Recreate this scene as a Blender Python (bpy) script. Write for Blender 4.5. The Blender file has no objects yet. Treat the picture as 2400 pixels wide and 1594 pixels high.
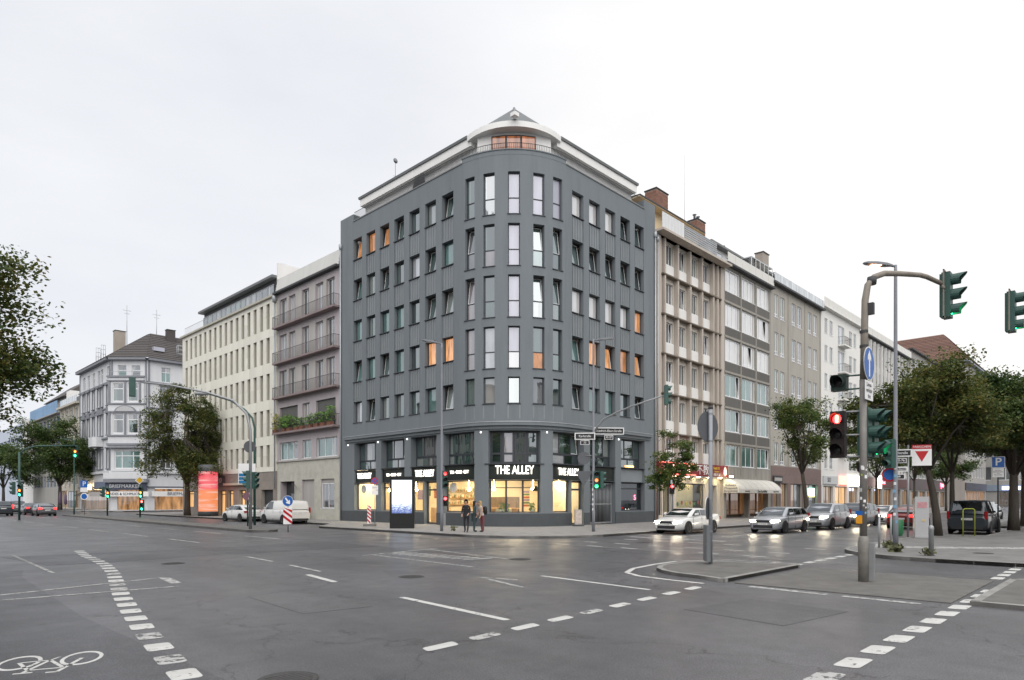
import bpy, bmesh, math, random
from mathutils import Vector, Matrix
from math import sin, cos, pi, radians, sqrt, atan2
random.seed(7)
SC = bpy.context.scene
COL = SC.collection
# ---------------------------------------------------------------- camera
cd = bpy.data.cameras.new('camera'); cam = bpy.data.objects.new('camera', cd); COL.objects.link(cam)
cd.sensor_width = 36; cd.lens = 23.16; cd.shift_y = 0.1546; cd.clip_start = 0.1; cd.clip_end = 3000
cam.location = (-29.85, -28.74, 2.0); cam.rotation_euler = (radians(90), 0, radians(-45.81))
SC.camera = cam
# ---------------------------------------------------------------- world: overcast evening sky
SUN_EL, SUN_AZ = radians(52), radians(-128)          # direction towards the sun: elevation, angle from +x
wd = bpy.data.worlds.new('World'); SC.world = wd; wd.use_nodes = True
nt = wd.node_tree; nt.nodes.clear()
def wn(t, **k):
    n = nt.nodes.new(t)
    for a, v in k.items(): setattr(n, a, v)
    return n
wo = wn('ShaderNodeOutputWorld'); wb = wn('ShaderNodeBackground'); wsky = wn('ShaderNodeTexSky', sky_type='NISHITA', sun_disc=False)
wsky.sun_elevation = SUN_EL; wsky.sun_rotation = pi/2 - SUN_AZ; wsky.air_density = 1.0; wsky.dust_density = 4.0
wtc = wn('ShaderNodeTexCoord'); wmp = wn('ShaderNodeMapping'); wmp.inputs['Scale'].default_value = (1.6, 1.6, 4.5)
wmp.inputs['Rotation'].default_value = (0, 0, .6)
wns = wn('ShaderNodeTexNoise'); wns.inputs['Scale'].default_value = 1.5; wns.inputs['Detail'].default_value = 7; wns.inputs['Roughness'].default_value = .52
wrp = wn('ShaderNodeValToRGB'); e = wrp.color_ramp.elements
# colours are divided by the background strength below
e[0].position = .30; e[0].color = (.388, .397, .420, 1); e[1].position = .72; e[1].color = (.446, .452, .466, 1)
nt.links.new(wtc.outputs['Generated'], wmp.inputs['Vector']); nt.links.new(wmp.outputs['Vector'], wns.inputs['Vector']); nt.links.new(wns.outputs['Fac'], wrp.inputs['Fac'])
# thin cloud towards the sunset (right of the street): brighter, warmer
wdt = wn('ShaderNodeVectorMath', operation='DOT_PRODUCT'); wdt.inputs[1].default_value = (cos(radians(8))*cos(radians(13)), sin(radians(8))*cos(radians(13)), sin(radians(13)))
nt.links.new(wtc.outputs['Generated'], wdt.inputs[0])
wmr = wn('ShaderNodeMapRange', interpolation_type='SMOOTHSTEP'); wmr.inputs['From Min'].default_value = .66; wmr.inputs['From Max'].default_value = 1.0
nt.links.new(wdt.outputs['Value'], wmr.inputs['Value'])
wgl = wn('ShaderNodeMix', data_type='RGBA', blend_type='ADD'); wgl.inputs[7].default_value = (.110, .090, .058, 1)
nt.links.new(wmr.outputs['Result'], wgl.inputs[0]); nt.links.new(wrp.outputs['Color'], wgl.inputs[6])
STR = .12
wsc = wn('ShaderNodeVectorMath', operation='SCALE'); wsc.inputs['Scale'].default_value = 1/STR
nt.links.new(wgl.outputs[2], wsc.inputs[0])
wmx = wn('ShaderNodeMix', data_type='RGBA'); wmx.inputs[0].default_value = .97
nt.links.new(wsky.outputs['Color'], wmx.inputs[6]); nt.links.new(wsc.outputs['Vector'], wmx.inputs[7])
nt.links.new(wmx.outputs[2], wb.inputs['Color']); wb.inputs['Strength'].default_value = STR
nt.links.new(wb.outputs['Background'], wo.inputs['Surface'])
# ---------------------------------------------------------------- soft sun behind the cloud
sl = bpy.data.lights.new('sun', 'SUN'); sl.energy = 1.5; sl.angle = radians(90); sl.color = (1, .965, .92)
so = bpy.data.objects.new('sun', sl); COL.objects.link(so)
sd = Vector((cos(SUN_EL)*cos(SUN_AZ), cos(SUN_EL)*sin(SUN_AZ), sin(SUN_EL)))
so.rotation_euler = sd.to_track_quat('Z', 'Y').to_euler(); so.location = (0, 0, 60)
# ---------------------------------------------------------------- exposure
SC.view_settings.view_transform = 'Standard'; SC.view_settings.look = 'None'
SC.view_settings.exposure = 1.08; SC.view_settings.gamma = 1.0; SC.view_settings.use_curve_mapping = False
SC.render.engine = 'CYCLES'
SC.cycles.max_bounces = 6; SC.cycles.diffuse_bounces = 3; SC.cycles.glossy_bounces = 3; SC.cycles.transparent_max_bounces = 6
SC.cycles.transmission_bounces = 4; SC.cycles.caustics_reflective = False; SC.cycles.caustics_refractive = False
SC.cycles.sample_clamp_indirect = 3.0

# ================================================================ helpers
MATS = {}
def mat(name, col=(.5, .5, .5), rough=.75, var=.12, scale=1.2, streak=0, bump=.0, bscale=30, metal=0., spec=.4, obj_var=0., emit=None, es=0., coords='Object', coat=0., dirt=None):
    """procedural surface: base colour with large and fine noise, optional vertical streaks, relief"""
    if name in MATS: return MATS[name]
    m = bpy.data.materials.new(name); m.use_nodes = True; MATS[name] = m
    t = m.node_tree; N = t.nodes; L = t.links; b = N['Principled BSDF']
    b.inputs['Roughness'].default_value = rough; b.inputs['Metallic'].default_value = metal; b.inputs['Specular IOR Level'].default_value = spec
    if coat: b.inputs['Coat Weight'].default_value = coat; b.inputs['Coat Roughness'].default_value = .06
    tc = N.new('ShaderNodeTexCoord'); mp = N.new('ShaderNodeMapping'); L.new(tc.outputs[coords], mp.inputs['Vector'])
    n1 = N.new('ShaderNodeTexNoise'); n1.inputs['Scale'].default_value = scale; n1.inputs['Detail'].default_value = 6; n1.inputs['Roughness'].default_value = .6
    if streak: mp.inputs['Scale'].default_value = (streak, streak, .16)
    L.new(mp.outputs['Vector'], n1.inputs['Vector'])
    r = N.new('ShaderNodeMapRange'); r.inputs['From Min'].default_value = .25; r.inputs['From Max'].default_value = .75
    r.inputs['To Min'].default_value = 1-var; r.inputs['To Max'].default_value = 1+var
    L.new(n1.outputs['Fac'], r.inputs['Value'])
    fac = r.outputs['Result']
    if obj_var:
        oi = N.new('ShaderNodeObjectInfo'); r2 = N.new('ShaderNodeMapRange'); r2.inputs['To Min'].default_value = 1-obj_var; r2.inputs['To Max'].default_value = 1+obj_var
        L.new(oi.outputs['Random'], r2.inputs['Value']); mu = N.new('ShaderNodeMath'); mu.operation = 'MULTIPLY'
        L.new(fac, mu.inputs[0]); L.new(r2.outputs['Result'], mu.inputs[1]); fac = mu.outputs['Value']
    sc = N.new('ShaderNodeVectorMath'); sc.operation = 'SCALE'; sc.inputs[0].default_value = col[:3]; L.new(fac, sc.inputs['Scale'])
    out = sc.outputs['Vector']
    if dirt:
        n3 = N.new('ShaderNodeTexNoise'); n3.inputs['Scale'].default_value = dirt[1]; n3.inputs['Detail'].default_value = 8; n3.inputs['Roughness'].default_value = .65
        L.new(mp.outputs['Vector'], n3.inputs['Vector'])
        r3 = N.new('ShaderNodeMapRange'); r3.inputs['From Min'].default_value = dirt[2]; r3.inputs['From Max'].default_value = dirt[2]+.16; r3.inputs['To Max'].default_value = dirt[3]
        L.new(n3.outputs['Fac'], r3.inputs['Value'])
        mx = N.new('ShaderNodeMix'); mx.data_type = 'RGBA'; mx.inputs[7].default_value = (*dirt[0], 1)
        L.new(r3.outputs['Result'], mx.inputs[0]); L.new(out, mx.inputs[6]); out = mx.outputs[2]
    L.new(out, b.inputs['Base Color'])
    if bump:
        n2 = N.new('ShaderNodeTexNoise'); n2.inputs['Scale'].default_value = bscale; n2.inputs['Detail'].default_value = 3
        L.new(tc.outputs[coords], n2.inputs['Vector'])
        bp = N.new('ShaderNodeBump'); bp.inputs['Strength'].default_value = bump; bp.inputs['Distance'].default_value = .02
        L.new(n2.outputs['Fac'], bp.inputs['Height']); L.new(bp.outputs['Normal'], b.inputs['Normal'])
    if emit:
        b.inputs['Emission Color'].default_value = (*emit, 1); b.inputs['Emission Strength'].default_value = es
    return m

def glassm(name, inner=(.03, .04, .04), refl=.30, rough=.015, tint=(.92, .96, 1), var=.5, scale=.7, emit=None, es=0, curtain=None):
    """window pane: dim room, curtain or painted sky brightness behind a reflecting sheet"""
    if name in MATS: return MATS[name]
    m = bpy.data.materials.new(name); m.use_nodes = True; MATS[name] = m
    t = m.node_tree; N = t.nodes; L = t.links; N.clear()
    o = N.new('ShaderNodeOutputMaterial'); mx = N.new('ShaderNodeMixShader'); g = N.new('ShaderNodeBsdfGlossy'); d = N.new('ShaderNodeBsdfDiffuse')
    g.inputs['Roughness'].default_value = rough; g.inputs['Color'].default_value = (*tint, 1)
    tc = N.new('ShaderNodeTexCoord'); oi = N.new('ShaderNodeObjectInfo'); ad = N.new('ShaderNodeVectorMath'); ad.operation = 'ADD'
    mp = N.new('ShaderNodeMapping'); mp.inputs['Scale'].default_value = (2.5, 2.5, .5)
    L.new(tc.outputs['Object'], mp.inputs['Vector']); L.new(mp.outputs['Vector'], ad.inputs[0])
    mulr = N.new('ShaderNodeMath'); mulr.operation = 'MULTIPLY'; mulr.inputs[1].default_value = 50; L.new(oi.outputs['Random'], mulr.inputs[0]); L.new(mulr.outputs[0], ad.inputs[1])
    n = N.new('ShaderNodeTexNoise'); n.inputs['Scale'].default_value = scale; n.inputs['Detail'].default_value = 3; L.new(ad.outputs[0], n.inputs['Vector'])
    r = N.new('ShaderNodeMapRange'); r.inputs['From Min'].default_value = .3; r.inputs['From Max'].default_value = .7; r.inputs['To Min'].default_value = 1-var; r.inputs['To Max'].default_value = 1+var
    L.new(n.outputs['Fac'], r.inputs['Value'])
    sc = N.new('ShaderNodeVectorMath'); sc.operation = 'SCALE'; sc.inputs[0].default_value = inner; L.new(r.outputs['Result'], sc.inputs['Scale']); inner_out = sc.outputs['Vector']
    if curtain:
        sx = N.new('ShaderNodeSeparateXYZ'); L.new(tc.outputs['Object'], sx.inputs[0]); th = N.new('ShaderNodeMapRange'); th.inputs['To Min'].default_value = -.95; th.inputs['To Max'].default_value = .45; L.new(oi.outputs['Random'], th.inputs['Value'])
        ls_ = N.new('ShaderNodeMath'); ls_.operation = 'LESS_THAN'; L.new(sx.outputs['X'], ls_.inputs[0]); L.new(th.outputs['Result'], ls_.inputs[1])
        wv = N.new('ShaderNodeTexWave'); wv.inputs['Scale'].default_value = 4.; wv.inputs['Distortion'].default_value = 1.5; wv.bands_direction = 'X'; L.new(tc.outputs['Object'], wv.inputs['Vector'])
        wr_ = N.new('ShaderNodeMapRange'); wr_.inputs['To Min'].default_value = .55; wr_.inputs['To Max'].default_value = 1.15; L.new(wv.outputs['Fac'], wr_.inputs['Value'])
        cs = N.new('ShaderNodeVectorMath'); cs.operation = 'SCALE'; cs.inputs[0].default_value = curtain; L.new(wr_.outputs['Result'], cs.inputs['Scale'])
        cm = N.new('ShaderNodeMix'); cm.data_type = 'RGBA'; L.new(ls_.outputs[0], cm.inputs[0]); L.new(sc.outputs['Vector'], cm.inputs[6]); L.new(cs.outputs['Vector'], cm.inputs[7]); inner_out = cm.outputs[2]
    L.new(inner_out, d.inputs['Color'])
    fr = N.new('ShaderNodeFresnel'); fr.inputs['IOR'].default_value = 1.5
    a1 = N.new('ShaderNodeMath'); a1.operation = 'ADD'; a1.inputs[1].default_value = refl; a1.use_clamp = True; L.new(fr.outputs[0], a1.inputs[0])
    # slight unevenness of the pane
    n2 = N.new('ShaderNodeTexNoise'); n2.inputs['Scale'].default_value = .8; L.new(ad.outputs[0], n2.inputs['Vector'])
    bp = N.new('ShaderNodeBump'); bp.inputs['Strength'].default_value = .04; bp.inputs['Distance'].default_value = .1; L.new(n2.outputs['Fac'], bp.inputs['Height']); L.new(bp.outputs['Normal'], g.inputs['Normal'])
    L.new(a1.outputs[0], mx.inputs['Fac']); L.new(g.outputs[0], mx.inputs[2])
    if emit:
        em = N.new('ShaderNodeEmission'); as_ = N.new('ShaderNodeAddShader'); em.inputs['Strength'].default_value = es
        sc2 = N.new('ShaderNodeVectorMath'); sc2.operation = 'SCALE'; sc2.inputs[0].default_value = emit; L.new(r.outputs['Result'], sc2.inputs['Scale']); L.new(sc2.outputs['Vector'], em.inputs['Color'])
        L.new(d.outputs[0], as_.inputs[0]); L.new(em.outputs[0], as_.inputs[1]); L.new(as_.outputs[0], mx.inputs[1])
    else: L.new(d.outputs[0], mx.inputs[1])
    L.new(mx.outputs[0], o.inputs['Surface'])
    return m

def clearm(name, tint=(.96, .98, .97), refl=.06):
    """see-through shop glass"""
    if name in MATS: return MATS[name]
    m = bpy.data.materials.new(name); m.use_nodes = True; MATS[name] = m
    t = m.node_tree; N = t.nodes; L = t.links; N.clear()
    o = N.new('ShaderNodeOutputMaterial'); mx = N.new('ShaderNodeMixShader'); g = N.new('ShaderNodeBsdfGlossy'); d = N.new('ShaderNodeBsdfTransparent')
    g.inputs['Roughness'].default_value = .02; d.inputs['Color'].default_value = (*tint, 1)
    fr = N.new('ShaderNodeLayerWeight'); fr.inputs['Blend'].default_value = .5; pw = N.new('ShaderNodeMath'); pw.operation = 'POWER'; pw.inputs[1].default_value = 5; L.new(fr.outputs['Facing'], pw.inputs[0])
    a1 = N.new('ShaderNodeMath'); a1.operation = 'MULTIPLY_ADD'; a1.inputs[1].default_value = .8; a1.inputs[2].default_value = refl; L.new(pw.outputs[0], a1.inputs[0])
    L.new(a1.outputs[0], mx.inputs['Fac']); L.new(d.outputs[0], mx.inputs[1]); L.new(g.outputs[0], mx.inputs[2]); L.new(mx.outputs[0], o.inputs['Surface'])
    return m

def glow(name, col, s, base=(.8, .8, .8), var=.0, scale=3.):
    """something that gives off light"""
    if name in MATS: return MATS[name]
    m = mat(name, base, .5, .05)
    b = m.node_tree.nodes['Principled BSDF']; b.inputs['Emission Strength'].default_value = s; b.inputs['Emission Color'].default_value = (*col, 1)
    if var:
        N = m.node_tree.nodes; L = m.node_tree.links
        tc = N.new('ShaderNodeTexCoord'); n = N.new('ShaderNodeTexNoise'); n.inputs['Scale'].default_value = scale; L.new(tc.outputs['Object'], n.inputs['Vector'])
        r = N.new('ShaderNodeMapRange'); r.inputs['From Min'].default_value = .3; r.inputs['From Max'].default_value = .7; r.inputs['To Min'].default_value = s*(1-var); r.inputs['To Max'].default_value = s*(1+var)
        L.new(n.outputs['Fac'], r.inputs['Value']); L.new(r.outputs['Result'], b.inputs['Emission Strength'])
    return m

class MB:
    """collects shapes and links them as one mesh object"""
    def __init__(s): s.v = []; s.f = []; s.m = []; s.sm = []
    def poly(s, pts, m=0, smooth=False):
        i = len(s.v); s.v += [tuple(p) for p in pts]; s.f.append(tuple(range(i, i+len(pts)))); s.m.append(m); s.sm.append(smooth)
    def box(s, x0, x1, y0, y1, z0, z1, m=0, skip=''):
        if x0 > x1: x0, x1 = x1, x0
        if y0 > y1: y0, y1 = y1, y0
        if z0 > z1: z0, z1 = z1, z0
        P = [(x0,y0,z0),(x1,y0,z0),(x1,y1,z0),(x0,y1,z0),(x0,y0,z1),(x1,y0,z1),(x1,y1,z1),(x0,y1,z1)]
        F = {'b':(3,2,1,0),'t':(4,5,6,7),'f':(0,1,5,4),'r':(1,2,6,5),'k':(2,3,7,6),'l':(3,0,4,7)}
        i = len(s.v); s.v += P
        for k, q in F.items():
            if k in skip: continue
            s.f.append(tuple(i+a for a in q)); s.m.append(m); s.sm.append(False)
        return s
    def hexa(s, P, m=0):
        i = len(s.v); s.v += [tuple(p) for p in P]
        for q in ((3,2,1,0),(4,5,6,7),(0,1,5,4),(1,2,6,5),(2,3,7,6),(3,0,4,7)):
            s.f.append(tuple(i+a for a in q)); s.m.append(m); s.sm.append(False)
        return s
    def prism(s, poly, z0, z1, m=0, axis='z', mt=None):
        """poly: ccw list of 2D points; axis z: (x,y); axis y: (x,z) extruded in y; axis x: (y,z)"""
        def P(p, h):
            return (p[0], p[1], h) if axis == 'z' else ((p[0], h, p[1]) if axis == 'y' else (h, p[0], p[1]))
        if axis == 'y': z0, z1 = z1, z0
        n = len(poly); i = len(s.v)
        s.v += [P(p, z0) for p in poly] + [P(p, z1) for p in poly]
        s.f.append(tuple(i+n-1-a for a in range(n))); s.m.append(m); s.sm.append(False)
        s.f.append(tuple(i+n+a for a in range(n))); s.m.append(m if mt is None else mt); s.sm.append(False)
        for a in range(n):
            b = (a+1) % n; s.f.append((i+a, i+b, i+n+b, i+n+a)); s.m.append(m); s.sm.append(False)
        return s
    def tube(s, pts, r, n=10, m=0, cap=True, smooth=True):
        pts = [Vector(p) for p in pts]
        rs = r if isinstance(r, (list, tuple)) else [r]*len(pts)
        base = len(s.v); up = None
        for k, p in enumerate(pts):
            if k == 0: d = pts[1]-p
            elif k == len(pts)-1: d = p-pts[k-1]
            else: d = (pts[k+1]-p).normalized()+(p-pts[k-1]).normalized()
            d.normalize()
            if up is None:
                up = Vector((0, 0, 1)) if abs(d.z) < .9 else Vector((1, 0, 0))
            a = d.cross(up); 
            if a.length < 1e-5: a = d.orthogonal()
            a.normalize(); b = a.cross(d); b.normalize(); up = b
            for j in range(n):
                t = 2*pi*j/n; q = p+(a*cos(t)+b*sin(t))*rs[k]; s.v.append(tuple(q))
        for k in range(len(pts)-1):
            for j in range(n):
                j2 = (j+1) % n; o = base+k*n
                s.f.append((o+j, o+n+j, o+n+j2, o+j2)); s.m.append(m); s.sm.append(smooth)
        if cap:
            s.f.append(tuple(base+j for j in range(n))); s.m.append(m); s.sm.append(False)
            o = base+(len(pts)-1)*n
            s.f.append(tuple(o+n-1-j for j in range(n))); s.m.append(m); s.sm.append(False)
        return s
    def lathe(s, prof, n=16, m=0, c=(0, 0, 0), axis='z', smooth=True, cap=True):
        """prof: list of (r, h)"""
        base = len(s.v)
        def P(r, h, t):
            a, b = r*cos(t), r*sin(t)
            q = (a, b, h) if axis == 'z' else ((a, h, b) if axis == 'y' else (h, a, b))
            return (c[0]+q[0], c[1]+q[1], c[2]+q[2])
        for r, h in prof:
            for j in range(n): s.v.append(P(r, h, 2*pi*j/n))
        fl = axis == 'y'
        for k in range(len(prof)-1):
            for j in range(n):
                j2 = (j+1) % n; o = base+k*n
                q = (o+j, o+j2, o+n+j2, o+n+j)
                s.f.append(q[::-1] if fl else q); s.m.append(m); s.sm.append(smooth)
        if cap:
            q = tuple(base+n-1-j for j in range(n)); s.f.append(q[::-1] if fl else q); s.m.append(m); s.sm.append(False)
            o = base+(len(prof)-1)*n
            q = tuple(o+j for j in range(n)); s.f.append(q[::-1] if fl else q); s.m.append(m); s.sm.append(False)
        return s
    def mesh(s, name, mats):
        me = bpy.data.meshes.new(name); me.from_pydata(s.v, [], s.f)
        for x in (mats if isinstance(mats, (list, tuple)) else [mats]): me.materials.append(x)
        me.polygons.foreach_set('material_index', s.m); me.polygons.foreach_set('use_smooth', s.sm); me.update()
        return me
    def build(s, name, mats, parent=None, loc=(0, 0, 0), rz=0):
        return link(name, s.mesh(name, mats), parent, loc, rz)
def link(name, me, parent=None, loc=(0, 0, 0), rz=0, rx=0, ry=0):
    o = bpy.data.objects.new(name, me); COL.objects.link(o); o.parent = parent
    o.location = loc; o.rotation_euler = (rx, ry, rz); return o
def tag(o, label=None, cat=None, group=None, kind=None):
    if label: o['label'] = label
    if cat: o['category'] = cat
    if group: o['group'] = group
    if kind: o['kind'] = kind
    return o
def thing(name, label, cat, loc=(0, 0, 0), rz=0, group=None):
    o = bpy.data.objects.new(name, None); COL.objects.link(o); o.location = loc; o.rotation_euler = (0, 0, rz); o.empty_display_size = .3
    return tag(o, label, cat, group)
def copy_tree(o, parent=None):
    c = o.copy(); COL.objects.link(c); c.parent = parent
    for ch in o.children: copy_tree(ch, c)
    return c
CACHE = {}
def boxmesh(w, d, h, m, name='piece'):
    """shared box: x 0..w, y 0..d, z 0..h"""
    k = (round(w, 3), round(d, 3), round(h, 3), m.name)
    if k not in CACHE: CACHE[k] = MB().box(0, w, 0, d, 0, h).mesh(name, m)
    return CACHE[k]
def bx(name, parent, x0, x1, y0, y1, z0, z1, m):
    return link(name, boxmesh(x1-x0, y1-y0, z1-z0, m, name), parent, (x0, y0, z0))
def textmesh(body, size, m, extrude=.01, align='CENTER', xs=1., shear=0., bold=0.):
    k = ('t', body, size, m.name, extrude, align, xs, shear, bold)
    if k in CACHE: return CACHE[k]
    c = bpy.data.curves.new('lettering', 'FONT'); c.body = body; c.size = size; c.extrude = extrude; c.align_x = align; c.align_y = 'CENTER'; c.resolution_u = 3; c.shear = shear; c.offset = bold; c.space_line = .95
    o = bpy.data.objects.new('lettering', c); COL.objects.link(o)
    dg = bpy.context.evaluated_depsgraph_get(); me = bpy.data.meshes.new_from_object(o.evaluated_get(dg))
    bpy.data.objects.remove(o); me.materials.clear(); me.materials.append(m)
    # stand the text upright: x right, z up, facing -y
    me.transform(Matrix.Scale(xs, 4, (1, 0, 0))); me.transform(Matrix.Rotation(pi/2, 4, 'X'))
    CACHE[k] = me; return me
def text(parent, body, size, loc, m, rz=0, name='lettering', **k):
    return link(name, textmesh(body, size, m, **k), parent, loc, rz)

# ================================================================ shared materials
M_asph = None
def asphalt(name, col, rough=.5, spec=.4):
    m = bpy.data.materials.new(name); m.use_nodes = True
    N = m.node_tree.nodes; L = m.node_tree.links; b = N['Principled BSDF']; b.inputs['Specular IOR Level'].default_value = spec
    tc = N.new('ShaderNodeTexCoord')
    def noise(s, d, src=None, r=.6):
        n = N.new('ShaderNodeTexNoise'); n.inputs['Scale'].default_value = s; n.inputs['Detail'].default_value = d; n.inputs['Roughness'].default_value = r
        L.new(src or tc.outputs['Object'], n.inputs['Vector']); return n.outputs['Fac']
    def mr(src, a, b_, c, d):
        r = N.new('ShaderNodeMapRange'); r.inputs['From Min'].default_value = a; r.inputs['From Max'].default_value = b_; r.inputs['To Min'].default_value = c; r.inputs['To Max'].default_value = d
        L.new(src, r.inputs['Value']); return r.outputs['Result']
    def mul(a, b_):
        x = N.new('ShaderNodeMath'); x.operation = 'MULTIPLY'; L.new(a, x.inputs[0]); L.new(b_, x.inputs[1]); return x.outputs[0]
    # wheel tracks: long streaks along the street
    mp = N.new('ShaderNodeMapping'); mp.inputs['Scale'].default_value = (1.0, .05, 1); L.new(tc.outputs['Object'], mp.inputs['Vector'])
    big = mr(noise(.16, 4), .3, .7, .86, 1.14); st = mr(noise(.55, 4, mp.outputs['Vector']), .3, .7, .80, 1.16); mid = mr(noise(2.6, 6, None, .7), .28, .72, .84, 1.16)
    fine = mr(noise(45, 3, None, .8), .3, .7, .30, 1.85)
    vo = N.new('ShaderNodeTexVoronoi'); vo.inputs['Scale'].default_value = 95; L.new(tc.outputs['Object'], vo.inputs['Vector'])
    spk = mr(vo.outputs['Distance'], .0, .5, 1.5, .72)
    f = mul(mul(mul(big, st), mid), mul(fine, spk))
    sc = N.new('ShaderNodeVectorMath'); sc.operation = 'SCALE'; sc.inputs[0].default_value = col; L.new(f, sc.inputs['Scale'])
    # cracks and tar seams
    v2 = N.new('ShaderNodeTexVoronoi'); v2.feature = 'DISTANCE_TO_EDGE'; v2.inputs['Scale'].default_value = .19
    nv = N.new('ShaderNodeTexNoise'); nv.inputs['Scale'].default_value = 1.4; nv.inputs['Detail'].default_value = 5; L.new(tc.outputs['Object'], nv.inputs['Vector'])
    mxv = N.new('ShaderNodeMix'); mxv.data_type = 'VECTOR'; mxv.inputs[0].default_value = .12; L.new(tc.outputs['Object'], mxv.inputs[4]); L.new(nv.outputs['Color'], mxv.inputs[5])
    sc9 = N.new('ShaderNodeVectorMath'); sc9.operation = 'ADD'; L.new(tc.outputs['Object'], sc9.inputs[0])
    ns9 = N.new('ShaderNodeVectorMath'); ns9.operation = 'SCALE'; ns9.inputs['Scale'].default_value = 1.6; L.new(nv.outputs['Color'], ns9.inputs[0]); L.new(ns9.outputs['Vector'], sc9.inputs[1])
    L.new(sc9.outputs['Vector'], v2.inputs['Vector'])
    ck = mr(v2.outputs['Distance'], .0, .006, .75, 0.)
    oil = mr(noise(.9, 6, None, .7), .60, .72, 1.0, .66); f2 = mul(f, oil); L.new(f2, sc.inputs['Scale'])
    mx = N.new('ShaderNodeMix'); mx.data_type = 'RGBA'; mx.inputs[7].default_value = (.018, .018, .02, 1); L.new(ck, mx.inputs[0]); L.new(sc.outputs['Vector'], mx.inputs[6])
    L.new(mx.outputs[2], b.inputs['Base Color'])
    L.new(mr(noise(.5, 5), .3, .7, rough-.08, rough+.10), b.inputs['Roughness'])
    bp = N.new('ShaderNodeBump'); bp.inputs['Strength'].default_value = .35; bp.inputs['Distance'].default_value = .006
    L.new(noise(70, 2), bp.inputs['Height']); L.new(bp.outputs['Normal'], b.inputs['Normal'])
    return m
M_asph = asphalt('asphalt', (.104, .104, .112), .40); M_asph2 = asphalt('asphalt_dark', (.084, .085, .092), .44); M_asph3 = asphalt('asphalt_light', (.111, .110, .115), .42)
def paintmat(name, col, wear, sc=5.):
    # thermoplastic paint, chipped through to the asphalt and greyed by tyres
    m = mat(name, col, .6, .16, 2.2); N = m.node_tree.nodes; L = m.node_tree.links; b = N['Principled BSDF']; tc = N.new('ShaderNodeTexCoord'); gm = N.new('ShaderNodeNewGeometry')
    n = N.new('ShaderNodeTexNoise'); n.inputs['Scale'].default_value = sc; n.inputs['Detail'].default_value = 9; n.inputs['Roughness'].default_value = .72; L.new(gm.outputs['Position'], n.inputs['Vector'])
    r = N.new('ShaderNodeMapRange'); r.inputs['From Min'].default_value = wear; r.inputs['From Max'].default_value = wear+.05; L.new(n.outputs['Fac'], r.inputs['Value']); L.new(r.outputs['Result'], b.inputs['Alpha']); return m
M_paint = paintmat('road_paint', (.50, .50, .485), .37); M_paintw = paintmat('road_paint_worn', (.40, .40, .39), .43, 6.)
M_kerb = mat('kerb_stone', (.24, .235, .225), .8, .18, 2, bump=.3, bscale=25, obj_var=.12)
M_pave = mat('paving', (.25, .245, .24), .8, .14, 1.5, bump=.2, bscale=30, obj_var=.10, dirt=((.12, .115, .11), 1.2, .55, .5))
M_steel = mat('galvanised', (.30, .31, .32), .5, .12, 4, metal=.35)
M_lampgrey = mat('lamp_grey', (.20, .21, .235), .5, .08, 3)
M_green = mat('signal_green', (.035, .085, .072), .45, .10, 3)
M_black = mat('matt_black', (.012, .012, .013), .6, .1)
M_dark = mat('dark_grey', (.045, .047, .05), .6, .1)
M_white = mat('white_paint', (.76, .76, .75), .5, .05, 3)
M_brown = mat('pole_brown', (.22, .195, .165), .6, .18, 2, dirt=((.10, .08, .06), 3, .55, .5))
M_anth = mat('anthracite_frame', (.042, .047, .055), .45, .06)
M_wframe = mat('white_frame', (.74, .75, .76), .45, .05)
M_zinc = mat('zinc', (.36, .38, .40), .45, .12, 2, metal=.4)
G_dark = glassm('pane_dark', (.022, .036, .034), .30, tint=(.90, .95, .97), curtain=(.10, .15, .135))
G_green = glassm('pane_green', (.040, .070, .062), .26, curtain=(.26, .29, .27))
G_pale = glassm('pane_pale_curtain', (.42, .43, .45), .28, var=.25)
G_grey = glassm('pane_grey', (.10, .105, .11), .22, var=.4, curtain=(.34, .34, .33))
G_black = glassm('pane_black', (.012, .014, .015), .08)
G_pink = glassm('pane_blind', (.22, .19, .19), .25, var=.3)
G_lit = glassm('pane_lit_orange', (.3, .15, .06), .10, emit=(.95, .36, .12), es=.17, var=.5, scale=1.6)
G_lit2 = glassm('pane_lit_amber', (.3, .17, .08), .10, emit=(1.0, .42, .15), es=.30, var=.45, scale=1.8)
G_litw = glassm('pane_lit_warm', (.3, .2, .1), .10, emit=(1.0, .55, .22), es=.5, var=.3)
G_sky = glassm('pane_bright', (.38, .38, .44), .10, var=.10, tint=(.86, .88, .97))  # pale sky reflection put into the pane's own colour
G_white = glassm('pane_white', (.58, .565, .55), .24, var=.12, scale=1.2)  # bright warm sky mirrored in the panes, painted as their base colour
G_teal = glassm('pane_teal', (.10, .19, .175), .18, var=.3)
G_shop = clearm('shop_glass')
# ================================================================ ground, kerbs, markings
road = tag(MB().prism([(-500,-300),(600,-300),(600,700),(-500,700)], -.3, 0).build('road', M_asph), kind='structure')
def sheet(name, pts, z, m, parent=road): return MB().prism(pts, z-.003, z).build(name, m, parent)
def arc(cx, cy, r, a0, a1, n): return [(cx+r*cos(radians(a0+(a1-a0)*k/n)), cy+r*sin(radians(a0+(a1-a0)*k/n))) for k in range(n+1)]
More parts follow.
